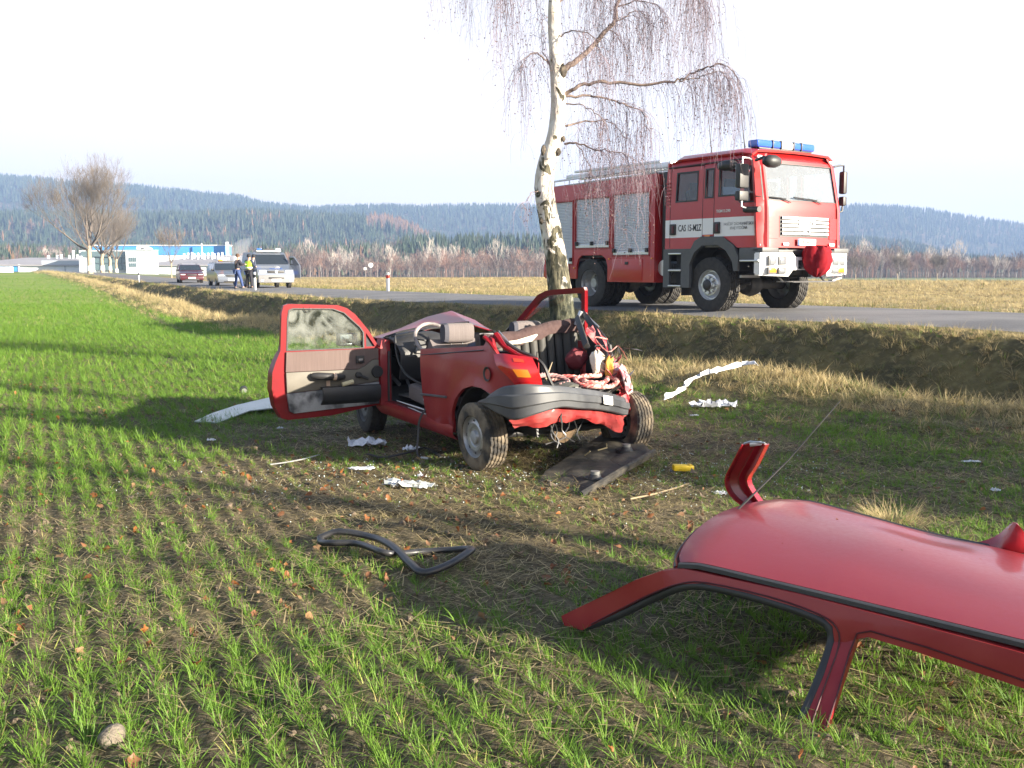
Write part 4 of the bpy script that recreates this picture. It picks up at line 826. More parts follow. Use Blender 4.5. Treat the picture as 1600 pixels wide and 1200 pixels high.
# lettering
rz_s = (math.pi/2, 0, math.pi/2)
text('door_text', 'CAS 15-M2Z', .18, BLKP, T, (HW+.006, 3.16, 1.635), rz_s, sx=.66, bold=.002)
text('door_text', 'HASIČSKÝ ZÁCHRANNÝ SBOR\nKRAJE VYSOČINA', .078, BLKP, T, (HW+.003, 4.44, 1.64), rz_s, sx=.70)
text('type_text', 'TGM13.290', .075, WHM, T, (HW+.006, 4.05, 1.93), rz_s, sx=1.0, bold=.002)
mb = MB(); mb.box((HW+.01, 3.65, 1.475), (.012, .14, .03)); mb.build('small_lamp', ORG, T)
# crumpled red cover over the winch
Cv = MB(); r_ = random.Random(4); prof = [(0, .27), (.30, .26), (.38, .16), (.40, .02), (.33, -.13), (.20, -.23), (.08, -.28), (0, -.29)]
rows = []
CVS = .74
for k in range(33):
    a = 2*math.pi*k/32; row = []
    for i, (rr_, z_) in enumerate(prof):
        wv = 1+.10*math.sin(5*a+i*.6)+.06*math.sin(11*a+i*1.3)+.05*math.sin(3*a-i); row.append((CVS*rr_*wv*math.cos(a), .20*(rr_/.4)*math.sin(a)*wv*1.3, z_+.02*math.sin(7*a)))
    rows.append(row)
Cv.grid(rows); cvo = Cv.build('winch_cover', mat('red_tarpaulin', (.26, .010, .018), .85, spec=.15, col2=(.15, .006, .010), scale=6, bump=.6, bscale=9), None, smooth=50)
tag(cvo, 'crumpled red tarpaulin cover strapped over the winch on the white bumper', 'cover'); cvo.matrix_world = Matrix.Translation((2.7057, 23.685, .8185)) @ Matrix.Rotation(-2.53437, 4, 'Z') @ Matrix.Translation((0.02, 5.30, .99))
# ------------------------------------------------------------------ wrecked car
CO = Vector((.3842, 8.7726, 0)); CTH = .546
V3 = lambda *a: Vector(a)
K = thing('wrecked_car', 'crushed dark red hatchback with its roof cut off and driver door wide open', 'car', CO, CTH)
CM = Matrix.Translation(CO) @ Matrix.Rotation(CTH, 4, 'Z')
def sidex(u, v):
    x = .80 - (.05*((.50-v)/.3)**2 if v < .5 else 0) - (.05*((v-.8)/.3)**2 if v > .8 else 0)
    if u < -.22: x -= .20*((-.22-u)/.38)**1.4
    # wheel arch lip and dents
    r = math.hypot(u-.0, v-.28); x += .018*math.exp(-((r-.42)/.05)**2) + .012*math.sin(u*9+v*5)*math.exp(-((u-.55)/.4)**2)
    return x
q_out = [(1.03, .94), (1.015, .75), (.99, .55), (.93, .32), (.90, .27), (.46, .25), (.42, .30), (.405, .44), (.33, .57), (.20, .66), (.04, .70), (-.12, .70), (-.26, .665), (-.36, .60), (-.42, .52), (-.50, .50), (-.60, .62), (-.66, .735), (-.58, .75), (-.50, .84), (-.40, .91), (-.30, .975), (-.24, 1.03), (-.19, 1.10), (-.13, 1.12), (-.08, 1.04), (.2, 1.01), (.6, .975)]
plate('rear_quarter_panel', q_out, lambda u, v, d: V3(-sidex(u, v)+d, u, v), .03, DRED, K, step=.045, smooth=50)
INS = mat('inner_metal', (.10, .02, .022), .6, col2=(.04, .035, .035), scale=8)
mb = MB(); mb.grid([[(-sidex(u, z)+.004, u, z+dz) for u in (1.03, .8, .5, .2, 0, -.10)] for z, dz in ((.965, -.06),)]+[[(-sidex(u, .95)+.0, u, .885+(.12*(1.03-u)/1.13)) for u in (1.03, .8, .5, .2, 0, -.10)]]) ; mb = MB()
mb.tube([(-sidex(u, .9)-.001, u, .885+.12*(1.03-u)/1.13) for u in (1.02, .8, .5, .2, 0, -.12)], .005, 4); mb.build('panel_seam', BLK, K)
mb = MB(); mb.tube([(-sidex(u, .55)-.006, u, .53+.03*(1-u)/.5) for u in (1.0, .8, .6, .49)], .018, 6, flat=.6); mb.build('rubbing_strip', DGR, K)
mb = MB(); mb.lathe([(.001, .01), (.042, .008), (.055, -.004), (.06, -.004)], c=(-sidex(-.2, .82)-.006, -.2, .82), axis='X', n=20); mb.build('filler_cap', BLK, K)
mb = MB(); mb.grid([[V3(-sidex(u, v)+.01, u, v) for u, v in ((.99, .93), (1.015, .75), (.985, .55), (.93, .3))], [V3(-.66, u+.03, v) for u, v in ((.99, .93), (1.015, .75), (.985, .55), (.93, .3))]], .02); mb.build('door_post', INS, K)
# inner wheel arch and inner side trim
mb = MB(); rows = []
for k in range(13):
    a = math.pi*(k/12)*.80+.0; rows.append([(-.77, .0+.40*math.cos(a), .27+.42*math.sin(a)), (-.42, .0+.36*math.cos(a), .27+.38*math.sin(a))])
mb.grid(rows, .01); mb.prism([(-.44, -.38, .3), (-.44, .38, .3), (-.44, .3, .62), (-.44, -.3, .62)], (.02, 0, 0)); mb.build('wheel_housing', BLK, K)
mb = MB(); rows = []
for k in range(13):
    a = math.pi*(k/12)*.55+.1; rows.append([(.72, .0+.40*math.cos(a), .27+.42*math.sin(a)), (.42, .0+.36*math.cos(a), .27+.38*math.sin(a))])
mb.grid(rows, .01); mb.build('wheel_housing', BLK, K)
mb = MB(); mb.grid([[(-.70, 1.0, .92), (-.70, .5, .95), (-.68, 0, 1.0), (-.62, -.3, 1.0)], [(-.62, 1.0, .55), (-.60, .5, .55), (-.55, 0, .6), (-.52, -.4, .6)]], .03); mb.build('inner_trim', BLK, K)
TRM = mat('brown_grey_trim', (.10, .08, .075), .9, col2=(.16, .13, .12), scale=7, bump=.3, bscale=200)
# rear lamp cluster on the left corner
rl = [[V3(-.785, -.27, .985), V3(-.75, -.36, .995), V3(-.69, -.47, .985), V3(-.61, -.57, .97)], [V3(-.80, -.34, .90), V3(-.775, -.44, .91), V3(-.70, -.54, .91), V3(-.60, -.62, .90)], [V3(-.76, -.44, .82), V3(-.735, -.50, .82), V3(-.67, -.58, .82), V3(-.575, -.64, .82)], [V3(-.715, -.50, .745), V3(-.69, -.54, .74), V3(-.64, -.60, .74), V3(-.56, -.64, .75)]]
RLM = mat('red_lamp', (.50, .012, .014), .16, coat=1, coat_r=.03, col2=(.38, .01, .012), scale=5)
S_rl = interp_sheet(rl, 3, 3); mb = MB(); mb.grid(S_rl, -.03); lamp = mb.build('rear_lamp', RLM, K, smooth=50)
mb = MB(); mb.grid([[S_rl[i][j]+(S_rl[i][j]-V3(-.4, -.1, .85)).normalized()*.004 for j in (4, 5, 6, 7)] for i in (4, 5, 6)]); mb.build('amber_lens', ORG, lamp, smooth=60)
mb = MB(); mb.grid([[S_rl[i][j]+(S_rl[i][j]-V3(-.4, -.1, .85)).normalized()*.004 for j in (5, 6, 7)] for i in (1, 2)]); mb.build('reflector', mat('bright_red_lens', (.65, .05, .015), .2, coat=1), lamp, smooth=60)
# cut C pillar stump, hatch aperture channel with rubber
mb = MB(); mb.tube([(-.765, -.10, 1.11), (-.76, -.20, 1.06), (-.755, -.27, .99)], [.028, .024, .012], 6, flat=.6); mb.tube([(-.70, -.16, 1.13), (-.69, -.28, 1.04), (-.66, -.42, .985), (-.58, -.52, .955)], [.03, .022, .018, .012], 6); mb.build('pillar_stump', BRED, K)
mb = MB(); mb.grid([[(-.73, -.13, 1.13), (-.70, -.30, 1.03), (-.63, -.46, .985), (-.56, -.56, .97)], [(-.62, -.08, 1.12), (-.60, -.24, 1.02), (-.54, -.38, .96), (-.49, -.48, .94)], [(-.58, -.08, 1.02), (-.56, -.24, .92), (-.50, -.36, .82), (-.47, -.46, .74)]], .012); mb.build('hatch_channel', DRED, K)
mb = MB(); mb.tube(spline([(-.66, -.06, 1.15), (-.64, -.20, 1.075), (-.59, -.35, 1.005), (-.53, -.47, .965), (-.49, -.55, .90), (-.46, -.58, .80), (-.40, -.58, .70)], 3), .015, 6); mb.build('rubber_seal', BLK, K)
mb = MB(); mb.tube(spline([(-.635, -.10, 1.155), (-.61, -.24, 1.06), (-.56, -.38, .99), (-.51, -.49, .945)], 3), .006, 5); mb.build('bright_strip', ALU, K)
# rear seat back with vertical ribs, seen from the boot
def seatpt(x, z): return V3(x, .46+.10*(z-.5)/.6 - .02*math.cos(x*3), z)
slat_m = mat('ribbed_board', (.026, .026, .024), .7, col2=(.07, .066, .056), scale=11, contrast=.15, stretch=(1, 1, .25))
sb = MB(); sb.grid([[seatpt(x, z)+V3(0, .05, 0) for x in np.linspace(-.42, .60, 7)] for z in (.45, .75, 1.09)], .10); sb_o = sb.build('rear_seat_back', BLK, K)
for i in range(11):
    x0 = -.40+i*.092; x1 = x0+.078; zt = 1.02+.08*(i/10)
    mb = MB(); mb.grid([[seatpt(x, z)-V3(0, b, 0) for x, b in ((x0, 0), (x0+.014, .022), (x1-.014, .022), (x1, 0))] for z in (.47, .7, .9, zt)], .012); mb.build('slat', slat_m, sb_o, smooth=60)
mb = MB(); r_ = random.Random(9); rows = []
for i in range(15):
    t_ = i/14; x = -.42+1.02*t_; zt = 1.06+.10*t_ + r_.uniform(-.01, .012) - .02*math.sin(t_*6); b = seatpt(x, zt); rows.append([b+V3(0, -.045, -.085+r_.uniform(-.012, .012)), b+V3(0, -.05, -.02), b+V3(0, -.01, .022), b+V3(0, .06, .01), b+V3(0, .09, -.05)])
mb.grid(rows, .012); mb.build('brown_seat_cover', mat('brown_cloth', (.05, .026, .024), .95, col2=(.085, .052, .048), scale=12, bump=.5, bscale=30), K, smooth=60)
mb = MB(); mb.tube([seatpt(x, z)+V3(0, -.07, 0) for x, z in ((-.28, 1.005), (-.12, 1.01), (.03, 1.035), (.10, 1.07))], [.006, .010, .014, .004], 5, flat=2); mb.build('torn_foam', mat('foam', (.55, .50, .40), .9), K)
# floor, boot floor, tunnel
mb = MB(); mb.grid([[(-.68, y, z) for y, z in ((2.0, .5), (1.85, .30), (1.0, .26), (.6, .3), (.5, .44), (-.45, .52))], [(0, y, z+.02) for y, z in ((2.0, .5), (1.85, .32), (1.0, .28), (.6, .32), (.5, .44), (-.36, .52))], [(.68, y, z) for y, z in ((2.0, .5), (1.85, .30), (1.0, .26), (.6, .3), (.5, .44), (-.10, .50))]], .03); mb.build('floor_pan', BLK, K)
mb = MB(); mb.box((0, 1.2, .30), (1.35, 1.5, .10)); mb.build('underbody', BLK, K)
# sill, door posts
mb = MB(); mb.grid([[(-.80, u, .33), (-.80, u, .26), (-.74, u, .20)] if k else [(-.66, u, .335), (-.72, u, .345), (-.795, u, .335)] for k in (0, 1) for u in ([2.0, 1.5, .95, .40] if not k else [2.0, 1.5, .95, .40])]) ; mb = MB()
prof_ = [(-.64, .32), (-.70, .345), (-.775, .34), (-.795, .31), (-.79, .255), (-.745, .205), (-.66, .21)]
mb.grid([[(x, u, z+.03*(u-1)) for x, z in prof_] for u in (2.02, 1.5, 1.0, .42)]); mb.build('sill', DRED, K, smooth=50)
mb = MB(); r_ = random.Random(2)
mb.tube([(-.765, u, .352+.03*(u-1)+r_.uniform(-.004, .004)) for u in (1.36, 1.25, 1.12, 1.0, .94)], [.004, .010, .007, .012, .004], 5, flat=.4); mb.tube([(-.70, u, .36+.03*(u-1)) for u in (1.75, 1.6, 1.3, 1.0)], [.004, .006, .008, .004], 5); mb.build('scraped_edge', WHM, K)
mb = MB(); mb.grid([[(-.80, 1.97, .30), (-.80, 1.97, .60), (-.795, 1.99, .88), (-.76, 2.02, .98)], [(-.795, 1.90, .33), (-.795, 1.90, .60), (-.79, 1.92, .88), (-.75, 1.97, .97)], [(-.70, 1.89, .34), (-.70, 1.89, .60), (-.70, 1.91, .86), (-.68, 1.96, .95)]], .02); mb.build('hinge_post', DRED, K, smooth=50)
mb = MB(); mb.tube([(-.73, 1.87, .36), (-.735, 1.86, .60), (-.72, 1.88, .86)], .012, 5); mb.tube([(-.73, 1.86, .36), (-.73, 1.2, .35), (-.72, 1.02, .36)], .010, 5); mb.build('door_seal', BLK, K)
mb = MB(); mb.grid([[(-.69, 1.9, .35), (-.69, 1.9, .88)], [(-.66, 2.35, .40), (-.66, 2.35, .85)]], .01); mb.grid([[(-.68, 2.3, .32), (-.68, 2.3, .9)], [(.68, 2.3, .32), (.68, 2.3, .9)]], .02); mb.build('footwell', BLK, K)
mb = MB(); mb.box((-.45, 1.75, .42), (.3, .35, .02)); mb.tube([(-.62, 2.1, .62), (-.60, 1.9, .52)], .02, 6); mb.tube([(-.45, 2.1, .6), (-.45, 1.95, .45)], .015, 6); mb.box((-.45, 1.93, .44), (.06, .02, .08)); mb.build('pedals', STEEL, K)
# dashboard and steering wheel
ds = [[V3(x, 1.74, .60), V3(x, 1.70, .78), V3(x, 1.74, .90+b), V3(x, 1.86, .96+b), V3(x, 2.05, .97+b*.5), V3(x, 2.16, .93)] for x, b in ((-.68, -.02), (-.5, .05), (-.25, .05), (-.05, 0), (.3, 0), (.66, -.02))]
mb = MB(); mb.grid(interp_sheet(ds, 2, 2), .03); dsh = mb.build('dashboard', BLK, K, smooth=50)
mb = MB(); mb.lathe([(.001, -.01), (.055, -.01), (.062, 0), (.055, .008)], c=(-.47, 1.70, .915), axis='Y', n=20); mb.build('dial', mat('dial_face', (.08, .08, .08), .3, coat=1), dsh)
mb = MB(); mb.lathe([(.001, -.01), (.055, -.01), (.062, 0), (.055, .008)], c=(-.31, 1.70, .915), axis='Y', n=20); mb.build('dial', MATS['dial_face'], dsh)
mb = MB(); mb.box((-.55, 1.69, .80), (.12, .03, .05)); mb.box((-.05, 1.68, .80), (.2, .03, .12)); mb.box((-.38, 1.66, .86), (.30, .04, .05), rot=(.2, .1, 0)); mb.build('switch_panel', mat('switch_grey', (.25, .24, .23), .35, coat=.6), dsh, bevel=.006)
sc = V3(-.43, 1.48, .985); ax = V3(-.06, -.80, .60).normalized(); e1 = ax.cross(V3(0, 0, 1)).normalized(); e2 = e1.cross(ax)
mb = MB(); mb.tube([sc+(e1*math.cos(a)+e2*math.sin(a))*.185 for a in [k*math.pi/14 for k in range(29)]], .017, 8, cap=False); sw = mb.build('steering_wheel', mat('worn_vinyl', (.07, .065, .065), .45, col2=(.35, .30, .28), scale=5, contrast=.1), K)
mb = MB(); mb.box(sc-ax*.03, (.11, .06, .10), rot=(.6, 0, 0)); hub_c = sc-ax*.03
for a in (math.pi*.02, math.pi*.98, -math.pi/2): mb.tube([hub_c, sc+(e1*math.cos(a)+e2*math.sin(a))*.18], .014, 6, flat=.6)
mb.tube([hub_c, hub_c-ax*.3], .03, 8); mb.build('wheel_spokes', BLK, sw, bevel=.006)
mb = MB(); mb.tube(spline([(-.66, 1.86, 1.03), (-.685, 1.80, .96), (-.69, 1.74, .80), (-.67, 1.62, .66), (-.62, 1.40, .58), (-.60, 1.15, .57), (-.62, .95, .58)], 4), .012, 6); mb.build('hanging_cable', BLK, K)
mb = MB(); mb.tube(spline([(-.7, 1.86, 1.0), (-.55, 1.78, 1.03), (-.3, 1.75, 1.08), (-.05, 1.85, 1.06)], 4), .010, 5); mb.build('screen_rubber', BLK, K)
# front seats
SEAT = mat('seat_cloth', (.125, .105, .10), .95, col2=(.17, .145, .14), scale=3, stretch=(30, 1, 1), contrast=.2, bump=.3, bscale=120); SIDEC = mat('seat_side', (.06, .06, .075), .9)
for x, lab in ((-.42, 'driver seat'), (.32, 'passenger seat')):
    mb = MB(); st = [[V3(x+a*.25, 1.06+.02*abs(a)-b, z) for a in (-1, -.5, 0, .5, 1)] for z, b in ((.42, -.12), (.6, -.05), (.8, .01), (.90, .045), (.935, .07))]; mb.grid(interp_sheet(st, 2, 2), .12); s_ = mb.build('seat_back', SEAT, K, smooth=60)
    mb = MB(); mb.box((x, 1.32, .47), (.5, .5, .16), rot=(.1, 0, 0)); mb.build('seat_base', SEAT, K, bevel=.05, seg=3)
    mb = MB(); rows = []
    for i in range(9):
        a = -1+i/4; w_ = .80+.20*math.sqrt(max(0, 1-a*a*.92)); hh = .092*(.86+.14*math.sqrt(max(0, 1-a**4*.9))); cx = x+a*.150; ring_ = []
        for k in range(13): th_ = 2*math.pi*k/12; c_, s2_ = math.cos(th_), math.sin(th_); ring_.append((cx, 1.02+.062*w_*math.copysign(abs(c_)**.7, c_), 1.075+hh*math.copysign(abs(s2_)**.7, s2_)))
        rows.append(ring_)
    mb.grid(rows); mb.add([Vector(p) for p in rows[0][:12]], [tuple(range(12))]); mb.add([Vector(p) for p in rows[-1][:12]], [tuple(range(12))])
    h = mb.build('headrest', SEAT, K, smooth=60)
    mb = MB(); mb.add([Vector(p)+V3(-.002, 0, 0) for p in rows[0][:12]], [tuple(range(12))]); mb.add([(x, y, z) for x, y, z in [(-9, 0, 0)]*0], [])
    mb.grid([[Vector(p)+V3(-.002, 0, 0) for p in rows[0]], [Vector((rows[1][k][0], 1.02+(rows[1][k][1]-1.02)*1.02, 1.075+(rows[1][k][2]-1.075)*1.02)) for k in range(13)]]); mb.build('headrest_side', SIDEC, h, smooth=30)
    mb = MB()
    for dx in (-.06, .06): mb.tube([(x+dx, 1.04, .93), (x+dx, 1.03, 1.0)], .007, 6)
    mb.build('headrest_rod', STEEL, h)
mb = MB(); cl = [[V3(x, y, .90+.07*math.sin(3*x+2*y)*0+.07*math.sin(7*x)*math.cos(9*y)+(.04 if abs(x+.28) < .12 else 0)) for x in np.linspace(-.62, -.02, 7)] for y in np.linspace(.60, .95, 6)]; mb.grid(interp_sheet(cl, 2, 2), .01); cb = mb.build('crumpled_cloth', mat('dark_blue_cloth', (.045, .055, .085), .9, bump=.4, bscale=20), None, smooth=60); tag(cb, 'dark blue crumpled cloth lying behind the driver seat of the wreck', 'cloth'); cb.matrix_world = CM
mb = MB(); mb.lathe([(.001, -.16), (.10, -.13), (.14, 0), (.11, .12), (.02, .17)], c=(-.60, 1.02, .47), axis='Z', n=14, wob=lambda i, j: .02*math.sin(j*2+i)); bl = mb.build('cloth_bundle', mat('pale_blue_cloth', (.25, .30, .48), .9, col2=(.55, .55, .6), scale=9, bump=.4, bscale=20), None, smooth=60); tag(bl, 'pale blue bundle of cloth on the sill behind the open driver door', 'cloth'); bl.matrix_world = CM
# passenger door, closed, only its window frame stands above the waist
pd_out = [(2.08, .96), (1.62, 1.22), (1.30, 1.40), (1.14, 1.445), (1.0, 1.46), (.48, 1.49), (.47, 1.46), (.56, 1.13), (.58, .96)]
pd_in = [(1.95, .98), (1.60, 1.17), (1.28, 1.345), (1.12, 1.395), (1.0, 1.41), (.53, 1.435), (.625, 1.10), (.64, .98)]
fpd = lambda u, v, d: V3(.76-d-.10*max(0, (v-.95)/.5), u, v)
plate('passenger_door_frame', pd_out, fpd, .035, BRED, K, [pd_in], step=.12, smooth=40, bevel=.006)
plate('passenger_window', pd_in, lambda u, v, d: fpd(u, v, d+.015), .004, GLX, K, step=.2)
plate('passenger_door', [(1.98, .30), (2.0, .97), (.62, .97), (.62, .6), (.50, .36), (.6, .28)], lambda u, v, d: V3(.79-d, u, v), .07, DRED, K, step=.25)
mb = MB(); mb.tube([(.73, 2.02, 1.0), (.73, 1.92, 1.07), (.73, 1.88, 1.0)], .035, 4); mb.build('mirror_triangle', BLK, K)
plate('right_quarter_panel', [(.58, .96), (.60, .3), (.42, .28), (.40, .45), (.26, .62), (.05, .70), (.05, .74), (.30, .80)], lambda u, v, d: V3(.80-d-.04*abs(math.sin(u*9+v*7)), u, v), .02, DRED, K, step=.06)
# crushed right rear corner
r_ = random.Random(12)
cg = [[(.50, .26, 1.12), (.58, .28, 1.14), (.66, .32, 1.10)], [(.47, .10, .98), (.60, .15, 1.0), (.69, .22, .97)], [(.45, -.03, .87), (.60, .03, .86), (.71, .13, .86)], [(.46, -.13, .76), (.62, -.06, .75), (.735, .06, .74)], [(.50, -.19, .64), (.64, -.12, .63), (.745, .0, .62)], [(.52, -.22, .50), (.66, -.16, .50), (.75, -.03, .50)], [(.55, -.20, .38), (.68, -.12, .37), (.74, .0, .38)]]
cg = interp_sheet([[V3(*p) for p in r] for r in cg], 3, 4); cg = [[p+V3(r_.gauss(0, .012), r_.gauss(0, .014), r_.gauss(0, .010)) for p in r] for r in cg]
mb = MB(); mb.grid(cg, .006); mb.build('crushed_corner', mat('creased_red', (.33, .02, .03), .3, col2=(.52, .20, .18), scale=14, contrast=.10, coat=.8), K, smooth=25)
mb = MB(); ll = [[(.52, -.16, .80), (.60, -.10, .82), (.68, -.02, .81)], [(.53, -.22, .70), (.62, -.16, .71), (.71, -.07, .70)], [(.56, -.235, .58), (.64, -.19, .58), (.71, -.12, .58)]]; ll = interp_sheet([[V3(*p) for p in r] for r in ll], 3, 3); ll = [[p+V3(r_.gauss(0, .006), -.02+r_.gauss(0, .008), r_.gauss(0, .006)) for p in r] for r in ll]; mb.grid(ll, .01); mb.build('broken_rear_lamp', mat('smashed_lamp', (.62, .52, .50), .25, col2=(.45, .10, .10), scale=12, contrast=.08, coat=.8), K, smooth=20)
# folded right pillar rails
mb = MB(); a0, a1 = V3(.62, .50, 1.26), V3(.55, .08, .96); mb.tube([a0, a0.lerp(a1, .5)+V3(.01, 0, .02), a1, V3(.50, -.05, .84)], [.024, .03, .035, .03], 4, flat=1.4); b0, b1 = V3(.52, .44, 1.21), V3(.40, .12, .97); mb.tube([b0, b1], [.03, .035], 4, flat=1.5); mb.tube([V3(.66, .47, 1.22), V3(.66, .20, 1.04), V3(.62, .05, .90)], .016, 5); mb.build('bent_pillar_rail', BLK, K, bevel=.004)
mb = MB(); mb.box((.60, .50, 1.20), (.10, .03, .14), rot=(.3, .2, .3)); mb.tube([(.64, .50, 1.25), (.665, .30, 1.13)], .010, 4); mb.build('bare_metal', ALU, K, bevel=.006)
mb = MB(); mb.tube([(.57, .30, 1.12), (.56, .18, 1.03), (.57, .12, 1.0)], [.02, .025, .01], 5); mb.build('torn_red_edge', BRED, K)
mb = MB(); mb.grid([[(.66, .45, 1.05), (.66, .1, .98)], [(.64, .45, .55), (.62, -.05, .6)]], .02); mb.build('inner_trim', BLK, K)
# things in the boot
def blob(name, c, r, m, lab, cat, n=18, seed=1, amp=.16, parent=None):
    r_ = random.Random(seed); mb = MB(); ph = [r_.uniform(0, 6) for _ in range(4)]; rows = []
    for i in range(9):
        t_ = math.pi*i/8; row = []
        for j in range(n+1):
            p_ = 2*math.pi*j/n; q = 1+amp*math.sin(3*p_+ph[0]+2*t_)*math.sin(t_)+amp*.6*math.sin(5*p_+ph[1]-3*t_)*math.sin(t_); row.append((r[0]*q*math.sin(t_)*math.cos(p_), r[1]*q*math.sin(t_)*math.sin(p_), r[2]*q*math.cos(t_)))
        rows.append(row)
    mb.grid(rows); o = mb.build(name, m, None, smooth=60); tag(o, lab, cat); o.matrix_world = CM @ Matrix.Translation(c); return o
blob('red_holdall', (.36, .22, .86), (.10, .08, .10), mat('red_fabric', (.11, .008, .014), .7, bump=.4, bscale=12), 'round red bag wedged behind the ribbed seat back on the right', 'bag', seed=3)
def rope(name, P, m, lab):
    mb = MB(); S_ = spline(P, 8)
    for ph in (0, 2.09, 4.19):
        pts = []
        for i, p in enumerate(S_):
            t_ = (S_[min(i+1, len(S_)-1)]-S_[max(i-1, 0)]).normalized(); a_ = t_.orthogonal().normalized(); b_ = t_.cross(a_); an = i*.9+ph; pts.append(p+(V3(0, 0, 1)*math.sin(an)+t_.cross(V3(0, 0, 1)).normalized()*math.cos(an))*.011)
        mb.tube(pts, .012, 5)
    o = mb.build(name, m, None, smooth=60); tag(o, lab, 'rope'); o.matrix_world = CM; return o
RP1 = mat('red_white_rope', (.50, .10, .09), .8, col2=(.62, .40, .34), scale=18, contrast=.06)
rope('tow_rope', [(.02, .10, .70), (.12, .02, .73), (.22, -.08, .71), (.16, -.20, .70), (.28, -.26, .69), (.40, -.18, .70), (.48, -.10, .71), (.50, -.2, .69), (.38, -.27, .66), (.2, -.3, .67), (.10, -.22, .68), (.14, -.08, .71), (.26, -.04, .73), (.40, -.06, .73), (.47, -.02, .75)], RP1, 'thick twisted red and white tow rope coiled over the open boot edge')
rope('looped_belt', [(-.30, -.10, .72), (-.22, -.02, .75), (-.10, .02, .755), (0, -.02, .74), (.04, -.12, .70), (-.08, -.16, .68)], mat('dusty_maroon', (.22, .08, .08), .8, col2=(.45, .32, .30), scale=12), 'dusty maroon webbing looped across the middle of the boot')
blob('red_rag', (-.36, -.16, .72), (.08, .05, .045), mat('bright_red_cloth', (.62, .02, .015), .7, bump=.4, bscale=25), 'bright red rag beside the left lamp inside the boot', 'rag', seed=5, amp=.25)
blob('plastic_bag', (.42, -.02, .84), (.07, .05, .11), mat('cream_plastic', (.72, .66, .52), .4, bump=.5, bscale=18), 'cream and white plastic bag standing at the right of the boot', 'bag', seed=6, amp=.2)
blob('yellow_cloth', (.49, -.10, .80), (.035, .03, .10), mat('yellow_cloth', (.50, .26, .04), .7, bump=.5, bscale=22), 'orange yellow cloth hanging beside the cream plastic bag', 'cloth', seed=7, amp=.3)
mb = MB(); mb.grid(interp_sheet([[V3(-.12, -.30, .66), V3(-.0, -.24, .69), V3(.12, -.22, .68)], [V3(-.14, -.12, .68), V3(0, -.1, .71), V3(.1, -.08, .69)], [V3(-.12, .02, .66), V3(-.0, .02, .67), V3(.1, .0, .66)]], 3, 3), .02); o = mb.build('boot_mat', mat('grey_mat', (.07, .07, .06), .9, bump=.3), None, smooth=60); tag(o, 'bent dark grey mat lying in the open boot under the rope', 'mat'); o.matrix_world = CM
mb = MB(); mb.prism([(-.42, -.02, .64), (-.30, -.10, .64), (-.26, -.10, .78), (-.33, -.06, .86), (-.40, -.03, .80)], (.02, .04, 0)); o = mb.build('trim_piece', TRM, None, bevel=.008); tag(o, 'pointed brown grey trim board sticking up in the boot', 'trim panel'); o.matrix_world = CM
mb = MB(); mb.tube([(-.05, .1, .7), (.1, .22, .84)], [.012, .004], 5); o = mb.build('stick', mat('twig_wood', (.28, .22, .14), .9), None); tag(o, 'thin broken stick leaning in the boot against the ribbed board', 'stick'); o.matrix_world = CM
# boot filling so that the load rests on something
mb = MB(); mb.box((.02, .12, .58), (1.05, .55, .18)); mb.build('boot_carpet', BLK, K, bevel=.04)
# bumper
BS = [((-.85, -.16), .605, .585), ((-.875, -.32), .675, .565), ((-.87, -.50), .745, .53), ((-.82, -.64), .77, .50), ((-.70, -.745), .775, .545), ((-.45, -.74), .75, .585), ((-.20, -.63), .71, .545), ((.08, -.49), .66, .50), ((.34, -.35), .605, .445), ((.55, -.245), .555, .39), ((.64, -.18), .53, .38), ((.66, -.08), .52, .40)]
rows = []
for i, ((x, y), zt, zb) in enumerate(BS):
    a = Vector(BS[max(i-1, 0)][0]); b = Vector(BS[min(i+1, len(BS)-1)][0]); t_ = (b-a).normalized(); n_ = Vector((t_.y, -t_.x)); h = zt-zb
    def q(o, z): return V3(x+n_.x*o, y+n_.y*o, z)
    rows.append([q(-.10, zt+.0), q(-.035, zt+.002), q(-.022, zt-.01), q(-.010, zt-.26*h), q(.014, zt-.30*h), q(.018, zt-.62*h), q(.004, zt-.68*h), q(0, zb+.06*h), q(-.012, zb), q(-.06, zb+.01)])
rows = interp_sheet(rows, 4, 1)
BUM = mat('bumper_grey', (.050, .052, .058), .5, col2=(.085, .088, .092), scale=5, contrast=.2)
mb = MB(); mb.grid(rows, .006); bp = mb.build('rear_bumper', BUM, K, smooth=30)
def bumpt(f, k): f *= (len(rows)-1); i = int(f); return rows[i][2].lerp(rows[i][7], k)
p0, p1 = V3(.125, -.485, .622), V3(.28, -.405, .590)
t_ = (p1-p0).normalized(); nn_ = V3(t_.y, -t_.x, 0).normalized()
mb = MB(); mb.add([p0+nn_*.018, p1+nn_*.018, p1+nn_*.022-V3(0, 0, .075), p0+nn_*.022-V3(0, 0, .075)], [(0, 1, 2, 3)]); mb.build('white_sticker', WHM, bp, smooth=None)
